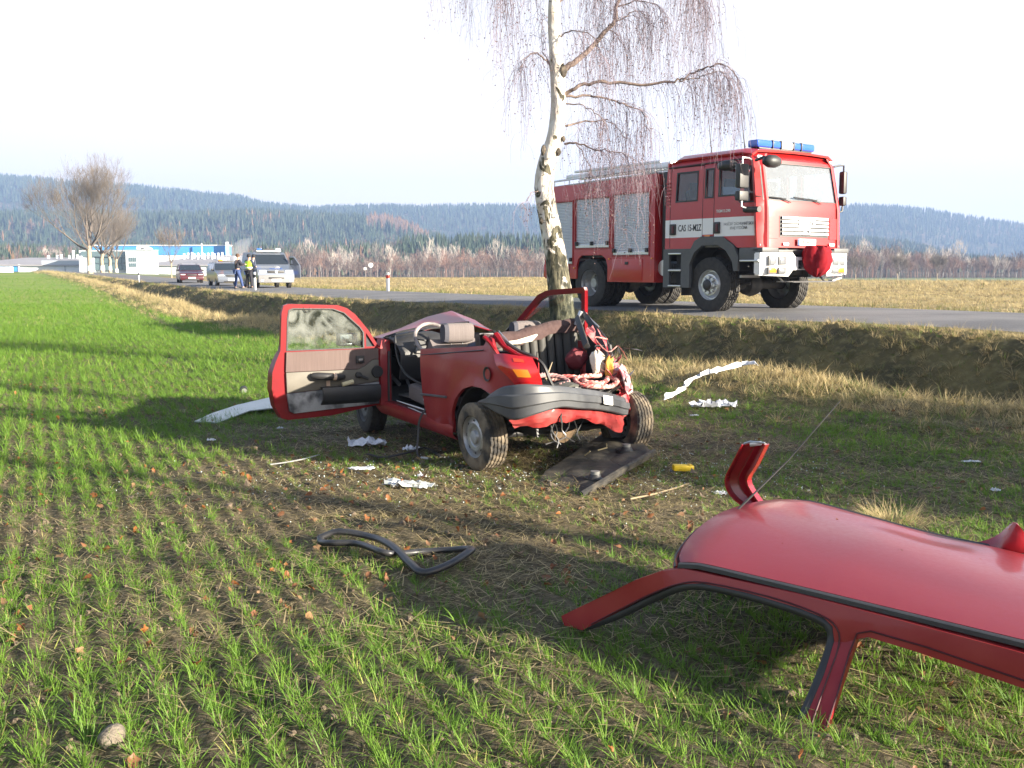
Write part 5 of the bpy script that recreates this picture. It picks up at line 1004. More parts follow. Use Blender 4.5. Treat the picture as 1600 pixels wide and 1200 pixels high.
# torn rear valance
vt = [[(-.80, -.52, .52), (-.62, -.62, .585), (-.35, -.60, .58), (-.05, -.47, .52), (.25, -.34, .45), (.52, -.21, .385), (.60, -.16, .37)], [(-.79, -.54, .47), (-.60, -.65, .50), (-.33, -.62, .50), (-.05, -.50, .46), (.25, -.36, .39), (.52, -.23, .31), (.60, -.16, .30)], [(-.76, -.55, .43), (-.58, -.62, .43), (-.30, -.58, .445), (-.02, -.46, .42), (.27, -.34, .33), (.52, -.24, .24), (.58, -.16, .24)]]
vt = interp_sheet([[V3(*p) for p in r] for r in vt], 3, 4); r_ = random.Random(5)
vt = [[p+V3(r_.gauss(0, .004), r_.gauss(0, .007), r_.gauss(0, .003)) for p in r] for r in vt]
for j in range(len(vt[0])): vt[-1][j] += V3(0, 0, .012*math.sin(j*1.3)+r_.uniform(-.01, .01))
mb = MB(); mb.grid(vt, .004); mb.build('rear_valance', DREDD, K, smooth=30)
mb = MB(); c0 = V3(-.40, -.645, .50); mb.prism([c0, c0+V3(.03, .012, .03), c0+V3(.022, .01, -.01), c0+V3(.04, .018, -.06), c0+V3(.012, .006, -.055)], (.002, -.004, 0)); mb.build('torn_hole', BLK, K, smooth=None)
mb = MB(); mb.tube([(-.5, .05, .32), (.1, .05, .30), (.45, .15, .28)], .07, 10); mb.tube([(-.75, 0, .28), (.75, 0, .28)], .035, 8); mb.box((0, .3, .36), (1.0, .6, .14)); mb.tube([(-.3, -.1, .3), (-.32, .8, .26), (-.2, 1.6, .24)], .025, 6); mb.build('axle_and_exhaust', BLK, K, bevel=.01)
# torn sheet strips, wires and splintered trim along the crushed right rear and under the bumper
r_ = random.Random(44); TORN = [MATS['creased_red'], STEEL, BLK, BRED, DREDD]
for k in range(13):
    f_ = k/12; b_ = V3(.40+.30*f_+r_.uniform(-.05, .05), -.24+.22*f_+r_.uniform(-.04, .04), .45+.55*f_+r_.uniform(-.08, .08)); d_ = V3(r_.gauss(.05, .10), r_.gauss(-.06, .08), r_.gauss(.02, .10)); w_ = V3(r_.gauss(0, .5), r_.gauss(0, .5), r_.gauss(0, .5)).normalized()*r_.uniform(.012, .035)
    mb = MB(); mb.grid([[b_-w_, b_+w_], [b_+d_*.5-w_*1.1+V3(0, -.02, .01), b_+d_*.5+w_*.6], [b_+d_-w_*.3, b_+d_+w_*.1]], .003); mb.build('torn_strip', TORN[k % 5], K, smooth=20)
for k in range(7):
    x0 = r_.uniform(-.5, .5); a_ = V3(x0, -.62+.45*(x0+.6)/1.2, .42+.02*k/7); mb = MB(); mb.tube(spline([a_, a_+V3(r_.uniform(-.05, .05), .03, -.07), a_+V3(r_.uniform(-.10, .10), .02, -.13), a_+V3(r_.uniform(-.16, .16), .0, -.15-.05*r_.random())], 3), .005, 4); mb.build('hanging_wire', BLK if k % 2 else STEEL, K)
for k in range(5):
    mb = MB(); z0 = .80+.06*k; mb.tube(spline([(.46+.02*k, .12-.03*k, z0), (.40, .0, z0-.06+.02*k), (.47, -.10, z0-.10), (.54, -.14, z0-.05)], 3), .006, 4); mb.build('loose_wire', (BLK, MATS['red_white_rope'], STEEL)[k % 3], K)
mb = MB(); mb.grid(interp_sheet([[V3(-.36, -.50, .36), V3(-.20, -.44, .33), V3(-.05, -.38, .34)], [V3(-.33, -.46, .28), V3(-.2, -.4, .24), V3(-.1, -.36, .27)]], 2, 2), .01); mb.build('torn_insulation', mat('brown_felt', (.20, .13, .07), .95, col2=(.10, .07, .04), scale=15, bump=.6), K)
# wheels
wheel(K, (-.74, 0, .285), .285, .19, -1, .175, RUBD, RIM, 'steel', rz=.0, cam_=-.05)
wheel(K, (.76, .0, .285), .285, .19, 1, .175, RUBD, RIM, 'steel', rz=.02, cam_=.10)
wheel(K, (-.68, 2.42, .27), .285, .19, -1, .175, RUB, mat('shaded_rim', (.10, .10, .10), .6), 'steel', rz=-.1)  # rim and tyre colour darkened for the shade below the open door
wheel(K, (.70, 2.35, .27), .285, .19, 1, .175, RUBD, RIM, 'steel', rz=.3)
# front end: buckled bonnet, wings, engine lump
bn = [[(-.72, 2.05, .965), (-.45, 2.03, 1.015), (-.10, 1.98, 1.08), (.22, 1.95, 1.10), (.48, 2.0, 1.03), (.66, 2.12, .99)], [(-.74, 2.20, .98), (-.42, 2.28, 1.05), (-.06, 2.36, 1.16), (.26, 2.42, 1.215), (.52, 2.36, 1.11), (.68, 2.32, 1.0)], [(-.70, 2.5, .90), (-.35, 2.6, .95), (0, 2.75, .98), (.28, 2.85, .98), (.5, 2.8, .92), (.66, 2.6, .88)], [(-.64, 2.95, .62), (-.3, 3.05, .68), (0, 3.1, .72), (.3, 3.1, .72), (.5, 3.0, .66), (.62, 2.9, .6)]]
bn = interp_sheet([[V3(*p) for p in r] for r in bn], 1, 1); mb = MB(); mb.grid(bn, .012); mb.build('bonnet', mat('bonnet_red', (.27, .012, .03), .42, col2=(.22, .012, .02), scale=4, coat=.45, coat_r=.15), K, smooth=40)
mb = MB(); mb.grid([[(-.79, 2.02, .90), (-.80, 2.3, .86), (-.76, 2.7, .74)], [(-.80, 2.02, .62), (-.80, 2.3, .62), (-.78, 2.7, .56)]], .02); mb.grid([[(-.79, 2.02, .90), (-.80, 2.3, .86), (-.76, 2.7, .74)], [(-.66, 2.02, .95), (-.66, 2.35, .90), (-.64, 2.7, .76)]], .02); mb.build('front_wing', DRED, K, smooth=50)
mb = MB(); mb.grid([[(.79, 2.02, .92), (.78, 2.4, .88), (.72, 2.9, .70)], [(.80, 2.02, .45), (.78, 2.4, .62), (.74, 2.9, .45)]], .02); mb.build('front_wing', DRED, K, smooth=50)
mb = MB(); mb.box((0, 2.55, .55), (1.1, .7, .45)); mb.tube([(-.75, 2.42, .28), (.75, 2.35, .28)], .04, 8); mb.build('engine_block', BLK, K, bevel=.05)
mb = MB(); mb.tube(spline([(-.70, 2.0, .99), (-.52, 1.99, 1.04), (-.2, 1.94, 1.09), (.2, 1.92, 1.115)], 3), .010, 5); mb.build('screen_frame_edge', BLK, K)
# open driver door (inner side faces the back of the car)
def dmap(a, z, d):
    th_ = .045+.0*a + (.06*float(sstep(.98, .82, np.array(z))) if z < .98 else 0)
    bulge = .03*math.sin(max(0, min(1, (z-.25)/.65))*math.pi) if z < .9 else 0
    return V3(-.80-a, 1.90+.06*a+ (d*(th_/.045)+bulge*d/.045 if d > 0 else 0), z)
d_out = [(.0, .34), (.0, .88), (.05, .96), (.12, 1.07), (.25, 1.225), (.33, 1.285), (.42, 1.315), (.90, 1.335), (.945, 1.32), (.965, 1.25), (.985, .90), (1.03, .80), (1.065, .70), (1.075, .55), (1.05, .38), (.99, .265), (.93, .245), (.5, .26)]
d_win = [(.165, .895), (.165, 1.05), (.20, 1.10), (.36, 1.245), (.47, 1.285), (.86, 1.295), (.90, 1.28), (.915, 1.20), (.93, .895)]
d_tri = [(.055, .91), (.145, .91), (.145, 1.045)]
drm = plate('driver_door', d_out, dmap, .045, BRED, K, [d_win, d_tri], step=.06, smooth=35)
plate('door_window', d_win, lambda a, z, d: dmap(a, z, 0)+V3(0, .02+d, 0), .004, GLD, drm, step=.3)
plate('quarter_glass', d_tri, lambda a, z, d: dmap(a, z, 0)+V3(0, .02+d, 0), .004, mat('sooty_black', (.03, .03, .035), .3), drm, step=.3)
ins = [(.55+(a-.55)*.965, 1.09+(z-1.09)*.955) for a, z in d_win]; plate('window_rubber', d_win, lambda a, z, d: dmap(a, z, 0)+V3(0, -.004+d, 0), .03, BLK, drm, [ins], step=.2)
FAB = mat('dusty_rose_fabric', (.11, .078, .070), .95, col2=(.15, .108, .098), scale=2.5, stretch=(60, 1, 1), contrast=.2, bump=.2, bscale=200)
PNL = mat('grey_brown_vinyl', (.10, .09, .072), .6, col2=(.14, .125, .10), scale=5); PNB = mat('scuffed_black_vinyl', (.045, .047, .052), .55, col2=(.30, .30, .30), scale=6, contrast=.09, detail=8)
off = lambda o: (lambda a, z, d: dmap(a, z, 0)+V3(0, -o+d, 0))
plate('door_fabric', [(.03, .89), (.935, .885), (.945, .70), (.24, .70), (.17, .73), (.09, .785), (.03, .79)], off(.022), .022, FAB, drm, step=.2, bevel=.006)
plate('door_panel', [(.03, .785), (.09, .78), (.17, .725), (.24, .695), (.945, .695), (.94, .50), (.5, .525), (.03, .57)], off(.026), .026, PNL, drm, step=.2, bevel=.006)
plate('door_lower_panel', [(.03, .565), (.5, .52), (.94, .495), (.92, .33), (.88, .305), (.03, .35)], off(.030), .030, PNB, drm, step=.2, bevel=.006)
mb = MB(); mb.grid([[dmap(a, z, 0)+V3(0, -o, 0) for a in np.linspace(.04, .62, 6)] for z, o in ((.545, .03), (.54, .085), (.50, .10), (.42, .095), (.37, .03))], .01); mb.build('door_pocket', BLK, drm, smooth=50)
mb = MB(); mb.tube([dmap(.70, .655, 0)+V3(0, -.05, 0), dmap(.66, .655, 0)+V3(0, -.085, 0), dmap(.54, .645, 0)+V3(0, -.095, 0), dmap(.44, .635, 0)+V3(0, -.085, 0), dmap(.40, .63, 0)+V3(0, -.04, 0)], [.03, .036, .034, .032, .028], 8); mb.build('armrest', BLK, drm, smooth=60)
mb = MB(); mb.tube([dmap(.52, .645, 0)+V3(0, -.097, 0), dmap(.49, .642, 0)+V3(0, -.096, 0)], .036, 8); mb.box(dmap(.545, .575, 0)+V3(0, -.035, 0), (.035, .012, .05)); mb.build('tan_tag', mat('tan', (.52, .38, .28), .7), drm, smooth=40)
mb = MB(); mb.box(dmap(.22, .79, 0)+V3(0, -.03, 0), (.085, .02, .075)); lh = mb.build('latch_bezel', BLK, drm, bevel=.012)
mb = MB(); mb.box(dmap(.22, .79, 0)+V3(0, -.045, -.004), (.045, .014, .026)); mb.build('latch_lever', STEEL, lh, bevel=.005)
mb = MB(); mb.lathe([(.001, -.05), (.03, -.045), (.032, -.02)], c=dmap(.24, .64, 0), axis='Y', n=14); mb.tube([dmap(.24, .64, 0)+V3(0, -.045, 0), dmap(.15, .60, 0)+V3(0, -.055, 0)], .012, 6); mb.build('window_crank', BLK, drm)
mb = MB(); mb.tube([dmap(.42, .545, 0)+V3(0, -.07, .015), dmap(.31, .565, 0)+V3(0, -.07, .02)], .022, 8); mb.build('paper_roll', mat('yellowed_paper', (.55, .48, .30), .8), drm)
mb = MB(); mb.lathe([(.001, -.05), (.055, -.05), (.06, -.03)], c=dmap(.05, .665, 0), axis='Y', n=18); mb.build('speaker_grille', BLK, drm)
mb = MB(); mb.box(dmap(1.0, .53, 0)+V3(-.02, .05, 0), (.05, .03, .035)); mb.build('door_lock', BLK, drm, bevel=.006)
mb = MB(); mb.tube([dmap(.76, 1.30, 0)+V3(0, .0, 0), dmap(.73, 1.25, 0)+V3(0, .01, 0), dmap(.715, 1.26, 0)+V3(0, .01, 0)], .005, 4); mb.tube([dmap(.70, 1.30, 0), dmap(.69, 1.255, 0)+V3(0, .01, 0)], .004, 4); mb.build('torn_rubber', BLK, drm)
mc = dmap(.275, .975, 0)+V3(0, .16, 0)
mb = MB(); mb.box(mc, (.20, .09, .125)); mir = mb.build('wing_mirror', BLK, drm, bevel=.025); mb = MB(); mb.box(mc+V3(0, -.047, 0), (.172, .006, .10)); mb.build('mirror_glass', mat('mirror_silver', (.85, .87, .9), .04, metal=1), mir, bevel=.002)
mb = MB(); mb.box(mc+V3(.14, -.06, -.04), (.12, .08, .05)); mb.build('mirror_foot', BLK, mir, bevel=.015)
# seat belt hanging over the sill
mb = MB(); bp_ = spline([(-.70, .93, .50), (-.80, .96, .38), (-.84, .98, .28), (-.88, .92, .16), (-.95, .80, .06), (-1.0, .66, .03), (-.98, .56, .02)], 5)
mb.grid([[p+V3(.0, -.02, 0), p+V3(.0, .02, 0)] for p in bp_], .003); mb.build('seat_belt', BLK, K, smooth=60)
mb = MB(); mb.box((-.98, .56, .03), (.05, .09, .02), rot=(0, .2, .4)); mb.build('belt_buckle', STEEL, K, bevel=.006)
# ------------------------------------------------------------------ roof cut from the car, lying in the field
RA = V3(.72, 4.18, 0); RU = V3(.779, -.626, 0); RV = V3(.626, .779, 0)
RT = thing('cut_off_roof', 'dark red car roof with its pillars lying upside right in the grass', 'car roof', RA, math.atan2(RU.y, RU.x))
RT['label'] = 'dark red car roof cut off with its pillars, lying on the grass in the foreground'
def rt(u, v, z): return V3(u, v, z)
def rz_(u, v):
    e0 = .425-.045*max(0, u)/1.3; e1 = .455-.115*max(0, u)/1.1; t_ = v/1.30; z = e0+(e1-e0)*t_ + .085*math.sin(math.pi*max(0, min(1, t_)))**.8*(1-.25*abs(u-.6)/.8)
    z -= .035*math.exp(-((u+.08)/.10)**2)*1.0 + .05*max(0, (u-1.35))**1.2
    z += -.022*math.exp(-(((u-.75)/.16)**2+((v-1.05)/.16)**2)) + .016*math.exp(-(((u-.45)/.2)**2+((v-1.15)/.12)**2)) - .012*math.exp(-(((u-1.1)/.2)**2+((v-.9)/.2)**2))+.01*math.sin(u*7+1)*math.exp(-((v-1.2)/.18)**2)
    return z
rows = []
for i in range(37):
    t_ = i/36; u_ = t_*1.62; row = []
    for j in range(27):
        v_ = .03+1.24*j/26; sh = -.03-.11*math.sin(math.pi*(j/26))**.6*(1-t_)*(1-t_) - .05*(j/26)*(1-t_); row.append(rt(u_+sh*(1-t_), v_, rz_(u_, v_)))
    rows.append(row)
ROOFM = mat('roof_red', (.19, .009, .016), .34, col2=(.215, .026, .03), scale=45, contrast=.3, coat=.42, coat_r=.12, spec=.35, bump=.10, bscale=5, detail=9, r2=.5)
mb = MB(); mb.grid(rows, .012); mb.build('roof_skin', ROOFM, RT, smooth=60)
mb = MB(); mb.grid([[p-V3(0, 0, .025) for p in r[1:-1]] for r in rows[1:]], .01); mb.build('roof_lining', mat('lining_grey', (.35, .33, .30), .9), RT, smooth=60)
# front header under the screen edge
mb = MB(); mb.grid([[rows[0][j]+V3(-.012, 0, -.004), rows[0][j]+V3(-.03, 0, -.03), rows[0][j]+V3(.02, 0, -.05)] for j in range(27)], .006); mb.build('front_header', DRED, RT, smooth=60)
mb = MB(); mb.tube([rows[0][j]+V3(-.026, 0, -.018) for j in range(0, 27, 2)], .009, 5); mb.build('screen_rubber', BLK, RT)
for jj, s_, nm in ((0, -1, 'near'), (26, 1, 'far')):
    mb = MB(); mb.grid([[rows[i][jj]+V3(0, s_*o, z) for o, z in ((-.002, .006), (.012, .013), (.028, .008), (.030, -.008))] for i in range(0, 37, 2)], .004); mb.build('drip_rail', BLK, RT, smooth=60)
def rail(u): return .03-.035, rz_(max(u, 0), .03)
# near side frame: cant rail, A pillar, B pillar, one plate bent in section
nf = [(-.62, .075), (-.60, .035), (-.50, .035), (-.33, .150), (-.16, .265), (-.02, .345), (.10, .372), (.30, .372), (.52, .356), (.62, .340), (.655, .315), (.662, .26), (.64, .16), (.60, .05), (.575, -.01), (.66, -.01), (.69, .08), (.72, .20), (.745, .285), (.79, .305), (.95, .292), (1.32, .245), (1.62, .195), (1.62, .33), (1.3, .368), (.9, .39), (.5, .408), (.1, .412), (0, .412), (-.10, .385), (-.22, .325)]
def nmap(u, v, d):
    drop = max(0, .36-v); dl = max(0, .27-v) if .5 < u < .77 else 0; return V3(u+.25*dl, -.005-.85*dl-.15*drop*(1 if u > .2 else .3)-.018*math.sin(max(0, min(1, (v-.25)/.17))*math.pi) + d, v+.0)
plate('side_frame', nf, nmap, .045, DRED, RT, step=.05, smooth=45, bevel=.006)
def pth(P, dz=0, dy=0, dx=0): return [nmap(u+dx, v+dz, 0)+V3(0, dy, 0) for u, v in P]
mb = MB(); mb.tube(spline(pth([(-.53, .03), (-.33, .135), (-.15, .25), (-.01, .33), (.10, .357), (.30, .357), (.50, .342), (.60, .325), (.638, .30), (.645, .25), (.62, .15), (.585, .05), (.56, -.01)], 0, .012), 3), .013, 6, flat=1.4); mb.build('door_rubber', BLK, RT, smooth=60)
mb = MB(); mb.tube(spline(pth([(-.45, .075), (-.30, .175), (-.13, .285), (0, .352), (.12, .378), (.40, .375), (.60, .350), (.672, .315), (.682, .25), (.655, .15), (.62, .02)], 0, -.004), 3), .0035, 5); mb.build('pressed_line', mat('dark_gap', (.06, .006, .01), .6), RT)
mb = MB(); mb.tube(pth([(.675, .02), (.70, .12), (.725, .24), (.75, .31), (.80, .33), (1.0, .317), (1.4, .265), (1.6, .23)], 0, -.003), .0035, 5); mb.build('pressed_line', MATS['dark_gap'], RT)
# far side rail and its torn pillars
mb = MB(); mb.grid([[V3(u, 1.265+o, rz_(max(0, u), 1.27)+z) for o, z in ((0, -.005), (.035, -.03), (.03, -.085), (-.01, -.09))] for u in np.linspace(-.12, 1.6, 14)], .01); mb.build('far_cant_rail', DRED, RT, smooth=50)
def chan(P, wv, name, m, dp=.05):
    rows_ = []
    for (p, wd) in P: p = V3(*p); rows_.append([p-V3(*wv)*wd+V3(0, -dp, 0), p-V3(*wv)*wd, p-V3(*wv)*wd*.35+V3(0, .012, 0), p+V3(0, -.012, 0), p+V3(*wv)*wd*.35+V3(0, .012, 0), p+V3(*wv)*wd, p+V3(*wv)*wd+V3(0, -dp, 0)])
    mb = MB(); mb.grid(interp_sheet(rows_, 3, 1), .006); return mb.build(name, m, RT, smooth=30)
chan([((-.18, 1.24, .415), .05), ((-.25, 1.25, .41), .05), ((-.33, 1.25, .47), .065), ((-.365, 1.25, .545), .06), ((-.325, 1.25, .63), .065), ((-.27, 1.25, .745), .062)], (1, 0, .12), 'bent_far_pillar', mat('bright_torn_red', (.36, .012, .02), .25, coat=.9, col2=(.22, .008, .012), scale=10))
mb = MB(); mb.box((-.275, 1.24, .745), (.06, .03, .02), rot=(0, -.2, .3)); mb.tube([(-.335, 1.225, .74), (-.30, 1.23, .755), (-.22, 1.235, .755)], .007, 5); mb.build('sawn_edge', ALU, RT, bevel=.004)
mb = MB(); mb.grid(interp_sheet([[V3(.80, 1.30, .37), V3(.90, 1.31, .42), V3(.975, 1.30, .50)], [V3(.86, 1.28, .36), V3(.96, 1.26, .40), V3(1.0, 1.26, .515)], [V3(.95, 1.30, .35), V3(1.04, 1.29, .38), V3(1.03, 1.28, .46)]], 3, 3), .01); mb.build('torn_far_pillar', mat('bright_torn_red', (.5, .01, .02), .3), RT, smooth=40)
mb = MB(); mb.tube([(-.13, .72, .475), (-.135, .72, .495)], .022, 8); mb.tube([(-.135, .72, .49), (.02, .98, .73), (.14, 1.32, 1.0)], [.006, .004, .0025], 5); mb.build('roof_aerial', BLK, RT)
r_ = random.Random(62)
for k in range(6):      # scratches in the paint
    u0, v0, a_ = r_.uniform(.1, 1.2), r_.uniform(.2, 1.05), r_.uniform(-.6, .6); L_ = r_.uniform(.06, .25); mb = MB(); pts = [V3(u0+L_*t_*math.cos(a_), v0+L_*t_*math.sin(a_)+.01*math.sin(t_*5), 0) for t_ in (0, .25, .5, .75, 1)]
    mb.tube([V3(p.x, p.y, rz_(p.x, p.y)-.0002) for p in pts], [.0003, .0010, .0013, .0010, .0003], 4); mb.build('scratch', mat('scratched_paint', (.45, .28, .28), .7), RT)
for c_, d_ in (((-.605, .008, .055), (.012, .045, .035)), ((.69, -.27, .0), (.07, .045, .008))): mb = MB(); mb.box(c_, d_, rot=(0, .1, 0)); mb.build('sawn_edge', ALU, RT, bevel=.002)
mb = MB(); lin = [[V3(u_, .06, rz_(u_, .06)-.045-.03*abs(math.sin(u_*9))), V3(u_, .16, rz_(u_, .1)-.035), V3(u_, .4, rz_(u_, .4)-.045)] for u_ in np.linspace(.05, 1.5, 12)]; mb.grid(lin, .004); mb.build('torn_headliner', mat('headliner_grey', (.20, .19, .175), .95, bump=.3), RT, smooth=60)
r_ = random.Random(31)
for k in range(12):
    u_, v_ = r_.uniform(0, 1.3), r_.uniform(.15, 1.15); lf = bpy.data.objects.new('leaf_scrap', Lf[k % 6].data); COL.objects.link(lf); lf.location = RA+RU*u_+RV*v_+V3(0, 0, rz_(u_, v_)+.006); lf.scale = (.016, .016, .016); lf.rotation_euler = (0, 0, r_.uniform(0, 6)); tag(lf, 'tiny dry leaf scrap lying on top of the cut red car roof', 'leaf', 'leaf scraps on the cut roof')
# ------------------------------------------------------------------ debris on the ground
def gz_(x, y): return H(x, y)
def at_px(px, py, dz=0):
    p = onZ(px, py, 0)
    for _ in range(3): p = onZ(px, py, gz_(p.x, p.y)+dz)
    return p
# parcel shelf with two loudspeakers
ps = [at_px(*q, .05) for q in ((832, 757), (852, 735), (960, 683), (985, 690), (1022, 716), (905, 769))]
base_c = sum(ps, V3(0, 0, 0))/6; PSH = thing('parcel_shelf', 'black moulded parcel shelf with two loudspeakers lying under the rear bumper', 'parcel shelf', (base_c.x, base_c.y, gz_(base_c.x, base_c.y)))
pl_ = [(p.x-base_c.x, p.y-base_c.y) for p in ps]
tlt = lambda u, v: .075+.05*v+.02*math.sin(u*3)
plate('shelf_board', pl_, lambda u, v, d: V3(u, v, tlt(u, v)-d), .025, mat('shelf_black', (.018, .017, .016), .75, col2=(.07, .06, .045), scale=7, contrast=.12, bump=.3, bscale=40), PSH, step=.06, bevel=.008)
def lerp2(a, b, t): return V3(a[0]+(b[0]-a[0])*t, a[1]+(b[1]-a[1])*t, 0)
def onsh(a, b, s, t):  # s along long axis, t across
    p = lerp2(lerp2(pl_[0], pl_[5], t), lerp2(pl_[2], pl_[4], t), s); return V3(p.x, p.y, tlt(p.x, p.y))
for s0, s1, t0, t1 in ((.10, .42, .18, .50), (.50, .92, .15, .45), (.12, .50, .62, .90), (.60, .95, .60, .85)):
    mb = MB(); mb.grid([[onsh(0, 0, s0+(s1-s0)*i/4, t0+(t1-t0)*j/3)+V3(0, 0, .014 if 0 < i < 4 and 0 < j < 3 else .001) for j in range(4)] for i in range(5)], .002); mb.build('moulded_panel', MATS['shelf_black'], PSH, smooth=40)
mb = MB(); e_ = [onsh(0, 0, s, 1.0) for s in (0.02, .5, 1)]; mb.tube([p+V3(0, 0, .02) for p in e_], .022, 6); mb.build('shelf_rib', MATS['shelf_black'], PSH)
for s, t in ((.30, .80), (.80, .66)):
    c_ = onsh(0, 0, s, t); mb = MB(); mb.lathe([(.085, .004), (.085, .020), (.06, .012), (.05, .02), (.042, .045), (.001, .045)], c=c_, axis='Z', n=20); sp_ = mb.build('loudspeaker', BLK, PSH)
    mb = MB(); mb.lathe([(.036, .045), (.036, .068), (.001, .068)], c=c_, axis='Z', n=16); mb.build('magnet', mat('magnet_grey', (.18, .18, .17), .5), sp_)
mb = MB(); mb.tube([onsh(0, 0, .60, .3)+V3(0, 0, .03), onsh(0, 0, .66, .42)+V3(0, 0, .045), onsh(0, 0, .72, .3)+V3(0, 0, .03)], .006, 5); mb.tube([onsh(0, 0, .48, .2)+V3(0, 0, .03), onsh(0, 0, .5, .3)+V3(0, 0, .07)], .006, 5); mb.build('bent_wire', mat('brass_wire', (.30, .25, .14), .5), PSH)
# yellow box
p = at_px(1067, 736, .02); mb = MB(); mb.box((0, 0, .025), (.17, .075, .05)); yb = mb.build('yellow_pouch', mat('yellow_plastic', (.72, .50, .015), .45, col2=(.62, .42, .02), scale=12, bump=.2), None, bevel=.012); yb.location = (p.x, p.y, gz_(p.x, p.y)+.01); yb.rotation_euler = (0, .05, .12); tag(yb, 'small bright yellow plastic pouch lying right of the parcel shelf', 'pouch')
mb = MB(); mb.box((.055, 0, .052), (.03, .07, .006)); f_ = mb.build('flap', mat('yellow_dark', (.5, .33, .01), .5), yb, bevel=.002)
# black rubber window seal twisted into a figure of eight
loop = [(500, 845), (530, 840), (580, 848), (612, 865), (640, 888), (662, 896), (700, 890), (730, 875), (735, 866), (705, 862), (660, 862), (625, 868), (600, 872), (560, 860), (520, 855), (503, 849)]
P = []
for i, (a, b) in enumerate(loop):
    q = at_px(a, b, .03); P.append(q+V3(0, 0, .02+.02*math.sin(i*1.1)+(.03 if i in (3, 4) else 0)))
mb = MB(); mb.tube(spline(P+[P[0]+V3(.004, 0, 0)], 6), .025, 8, flat=.75); o = mb.build('rubber_seal_loop', mat('seal_rubber', (.018, .018, .022), .38, col2=(.05, .048, .046), scale=9), None, smooth=60); tag(o, 'long black rubber window seal twisted in a loop on the grass', 'rubber seal')
# pale panel left of the open door
def slab(name, px, th_, m, lab, cat, lift=.02, bend=0, tilt=None, dzs=None):
    pts = [at_px(a, b, lift) for a, b in px]; c_ = sum(pts, V3(0, 0, 0))/len(pts); g0 = gz_(c_.x, c_.y); out = [(q.x-c_.x, q.y-c_.y) for q in pts]
    o = plate(name, out, lambda u, v, d: V3(u, v, lift+bend*math.sin(u*8+v*5)*.3+bend*math.cos(v*11-u*6)*.3+(tilt[0]*u+tilt[1]*v if tilt else 0)-d), th_, m, None, step=.04 if bend else .08)
    o.location = (c_.x, c_.y, g0); return tag(o, lab, cat)
slab('glass_panel', [(303, 649), (330, 640), (370, 632), (430, 627), (452, 632), (440, 637), (390, 642), (340, 650)], .012, mat('pale_glass', (.22, .28, .26), .3, col2=(.36, .40, .39), scale=6, coat=.35), 'pale rear window lying flat in the grass left of the open door', 'window pane', .08, tilt=(.03, .10))
PAP = mat('white_paper', (.60, .61, .65), .7, col2=(.62, .64, .68), scale=9, bump=.4, bscale=20); PLA = mat('clear_plastic', (.58, .60, .60), .2, col2=(.42, .43, .40), scale=12, coat=.8)
def crumple(name, c, w_, h_, amp, m, lab, cat, seed, rz=0, n=10, flat=.4):
    r_ = random.Random(seed); p = at_px(*c, .01); rows = []
    for i in range(n):
        row = []
        for j in range(n):
            u_, v_ = i/(n-1)-.5, j/(n-1)-.5; k_ = 1-.35*abs(math.sin(i*1.3+seed))*abs(v_)*2; row.append((u_*w_*k_+r_.gauss(0, w_*.02), v_*h_*(1-.4*abs(math.sin(j+seed))*abs(u_))+r_.gauss(0, h_*.03), .012+abs(r_.gauss(0, amp))*(1-flat*(abs(u_)+abs(v_)))))
        rows.append(row)
    mb = MB(); mb.grid(rows, .003); o = mb.build(name, m, None, smooth=35); o.location = (p.x, p.y, gz_(p.x, p.y)+.008); o.rotation_euler = (0, 0, rz); return tag(o, lab, cat)
crumple('crumpled_tissue', (572, 697), .36, .22, .045, PAP, 'white crumpled paper in the shade left of the rear wheel', 'paper', 1)
crumple('torn_paper', (566, 735), .22, .12, .008, PAP, 'flat torn white paper at the edge of the sunlit grass', 'paper', 2)
crumple('plastic_wrap', (640, 761), .42, .16, .025, PLA, 'crumpled clear plastic sheet lying among orange leaves', 'plastic wrap', 3, -.3)
crumple('paper_scrap', (659, 746), .08, .06, .012, PAP, 'tiny white paper scrap just above the clear plastic sheet', 'paper scrap', 4)
crumple('paper_scrap', (617, 762), .06, .07, .02, PAP, 'tiny white paper ball at the left end of the clear plastic sheet', 'paper scrap', 5)
crumple('crumpled_tissue', (643, 704), .16, .12, .02, PAP, 'greyish white paper beside the hanging seat belt', 'paper', 6)
crumple('paper_scrap', (437, 671), .07, .05, .01, PAP, 'small white scrap in the shade below the open door', 'paper scrap', 7)
crumple('paper_scrap', (330, 690), .09, .05, .012, PAP, 'pale plastic scrap in the grass at the left shadow edge', 'paper scrap', 8)
crumple('bandage_cloth', (1116, 637), .58, .20, .045, PAP, 'crumpled white cloth on the grass right of the wreck', 'cloth', 9, .05, n=14)
crumple('paper_scrap', (1517, 721), .17, .05, .008, PAP, 'small flat white scrap at the far right of the field', 'paper scrap', 10)
crumple('paper_scrap', (1125, 768), .10, .08, .01, PAP, 'white paper scrap lying beside the bent red pillar', 'paper scrap', 11)
crumple('paper_scrap', (1556, 770), .08, .06, .01, PAP, 'small pale scrap above the right end of the red roof', 'paper scrap', 12)
crumple('paper_scrap', (1085, 651), .10, .05, .01, PAP, 'small white scrap just below the white cloth', 'paper scrap', 13)
crumple('plastic_lump', (872, 678), .24, .15, .06, PLA, 'clear plastic bag hanging under the torn red rear panel', 'plastic bag', 14).location.z += .16
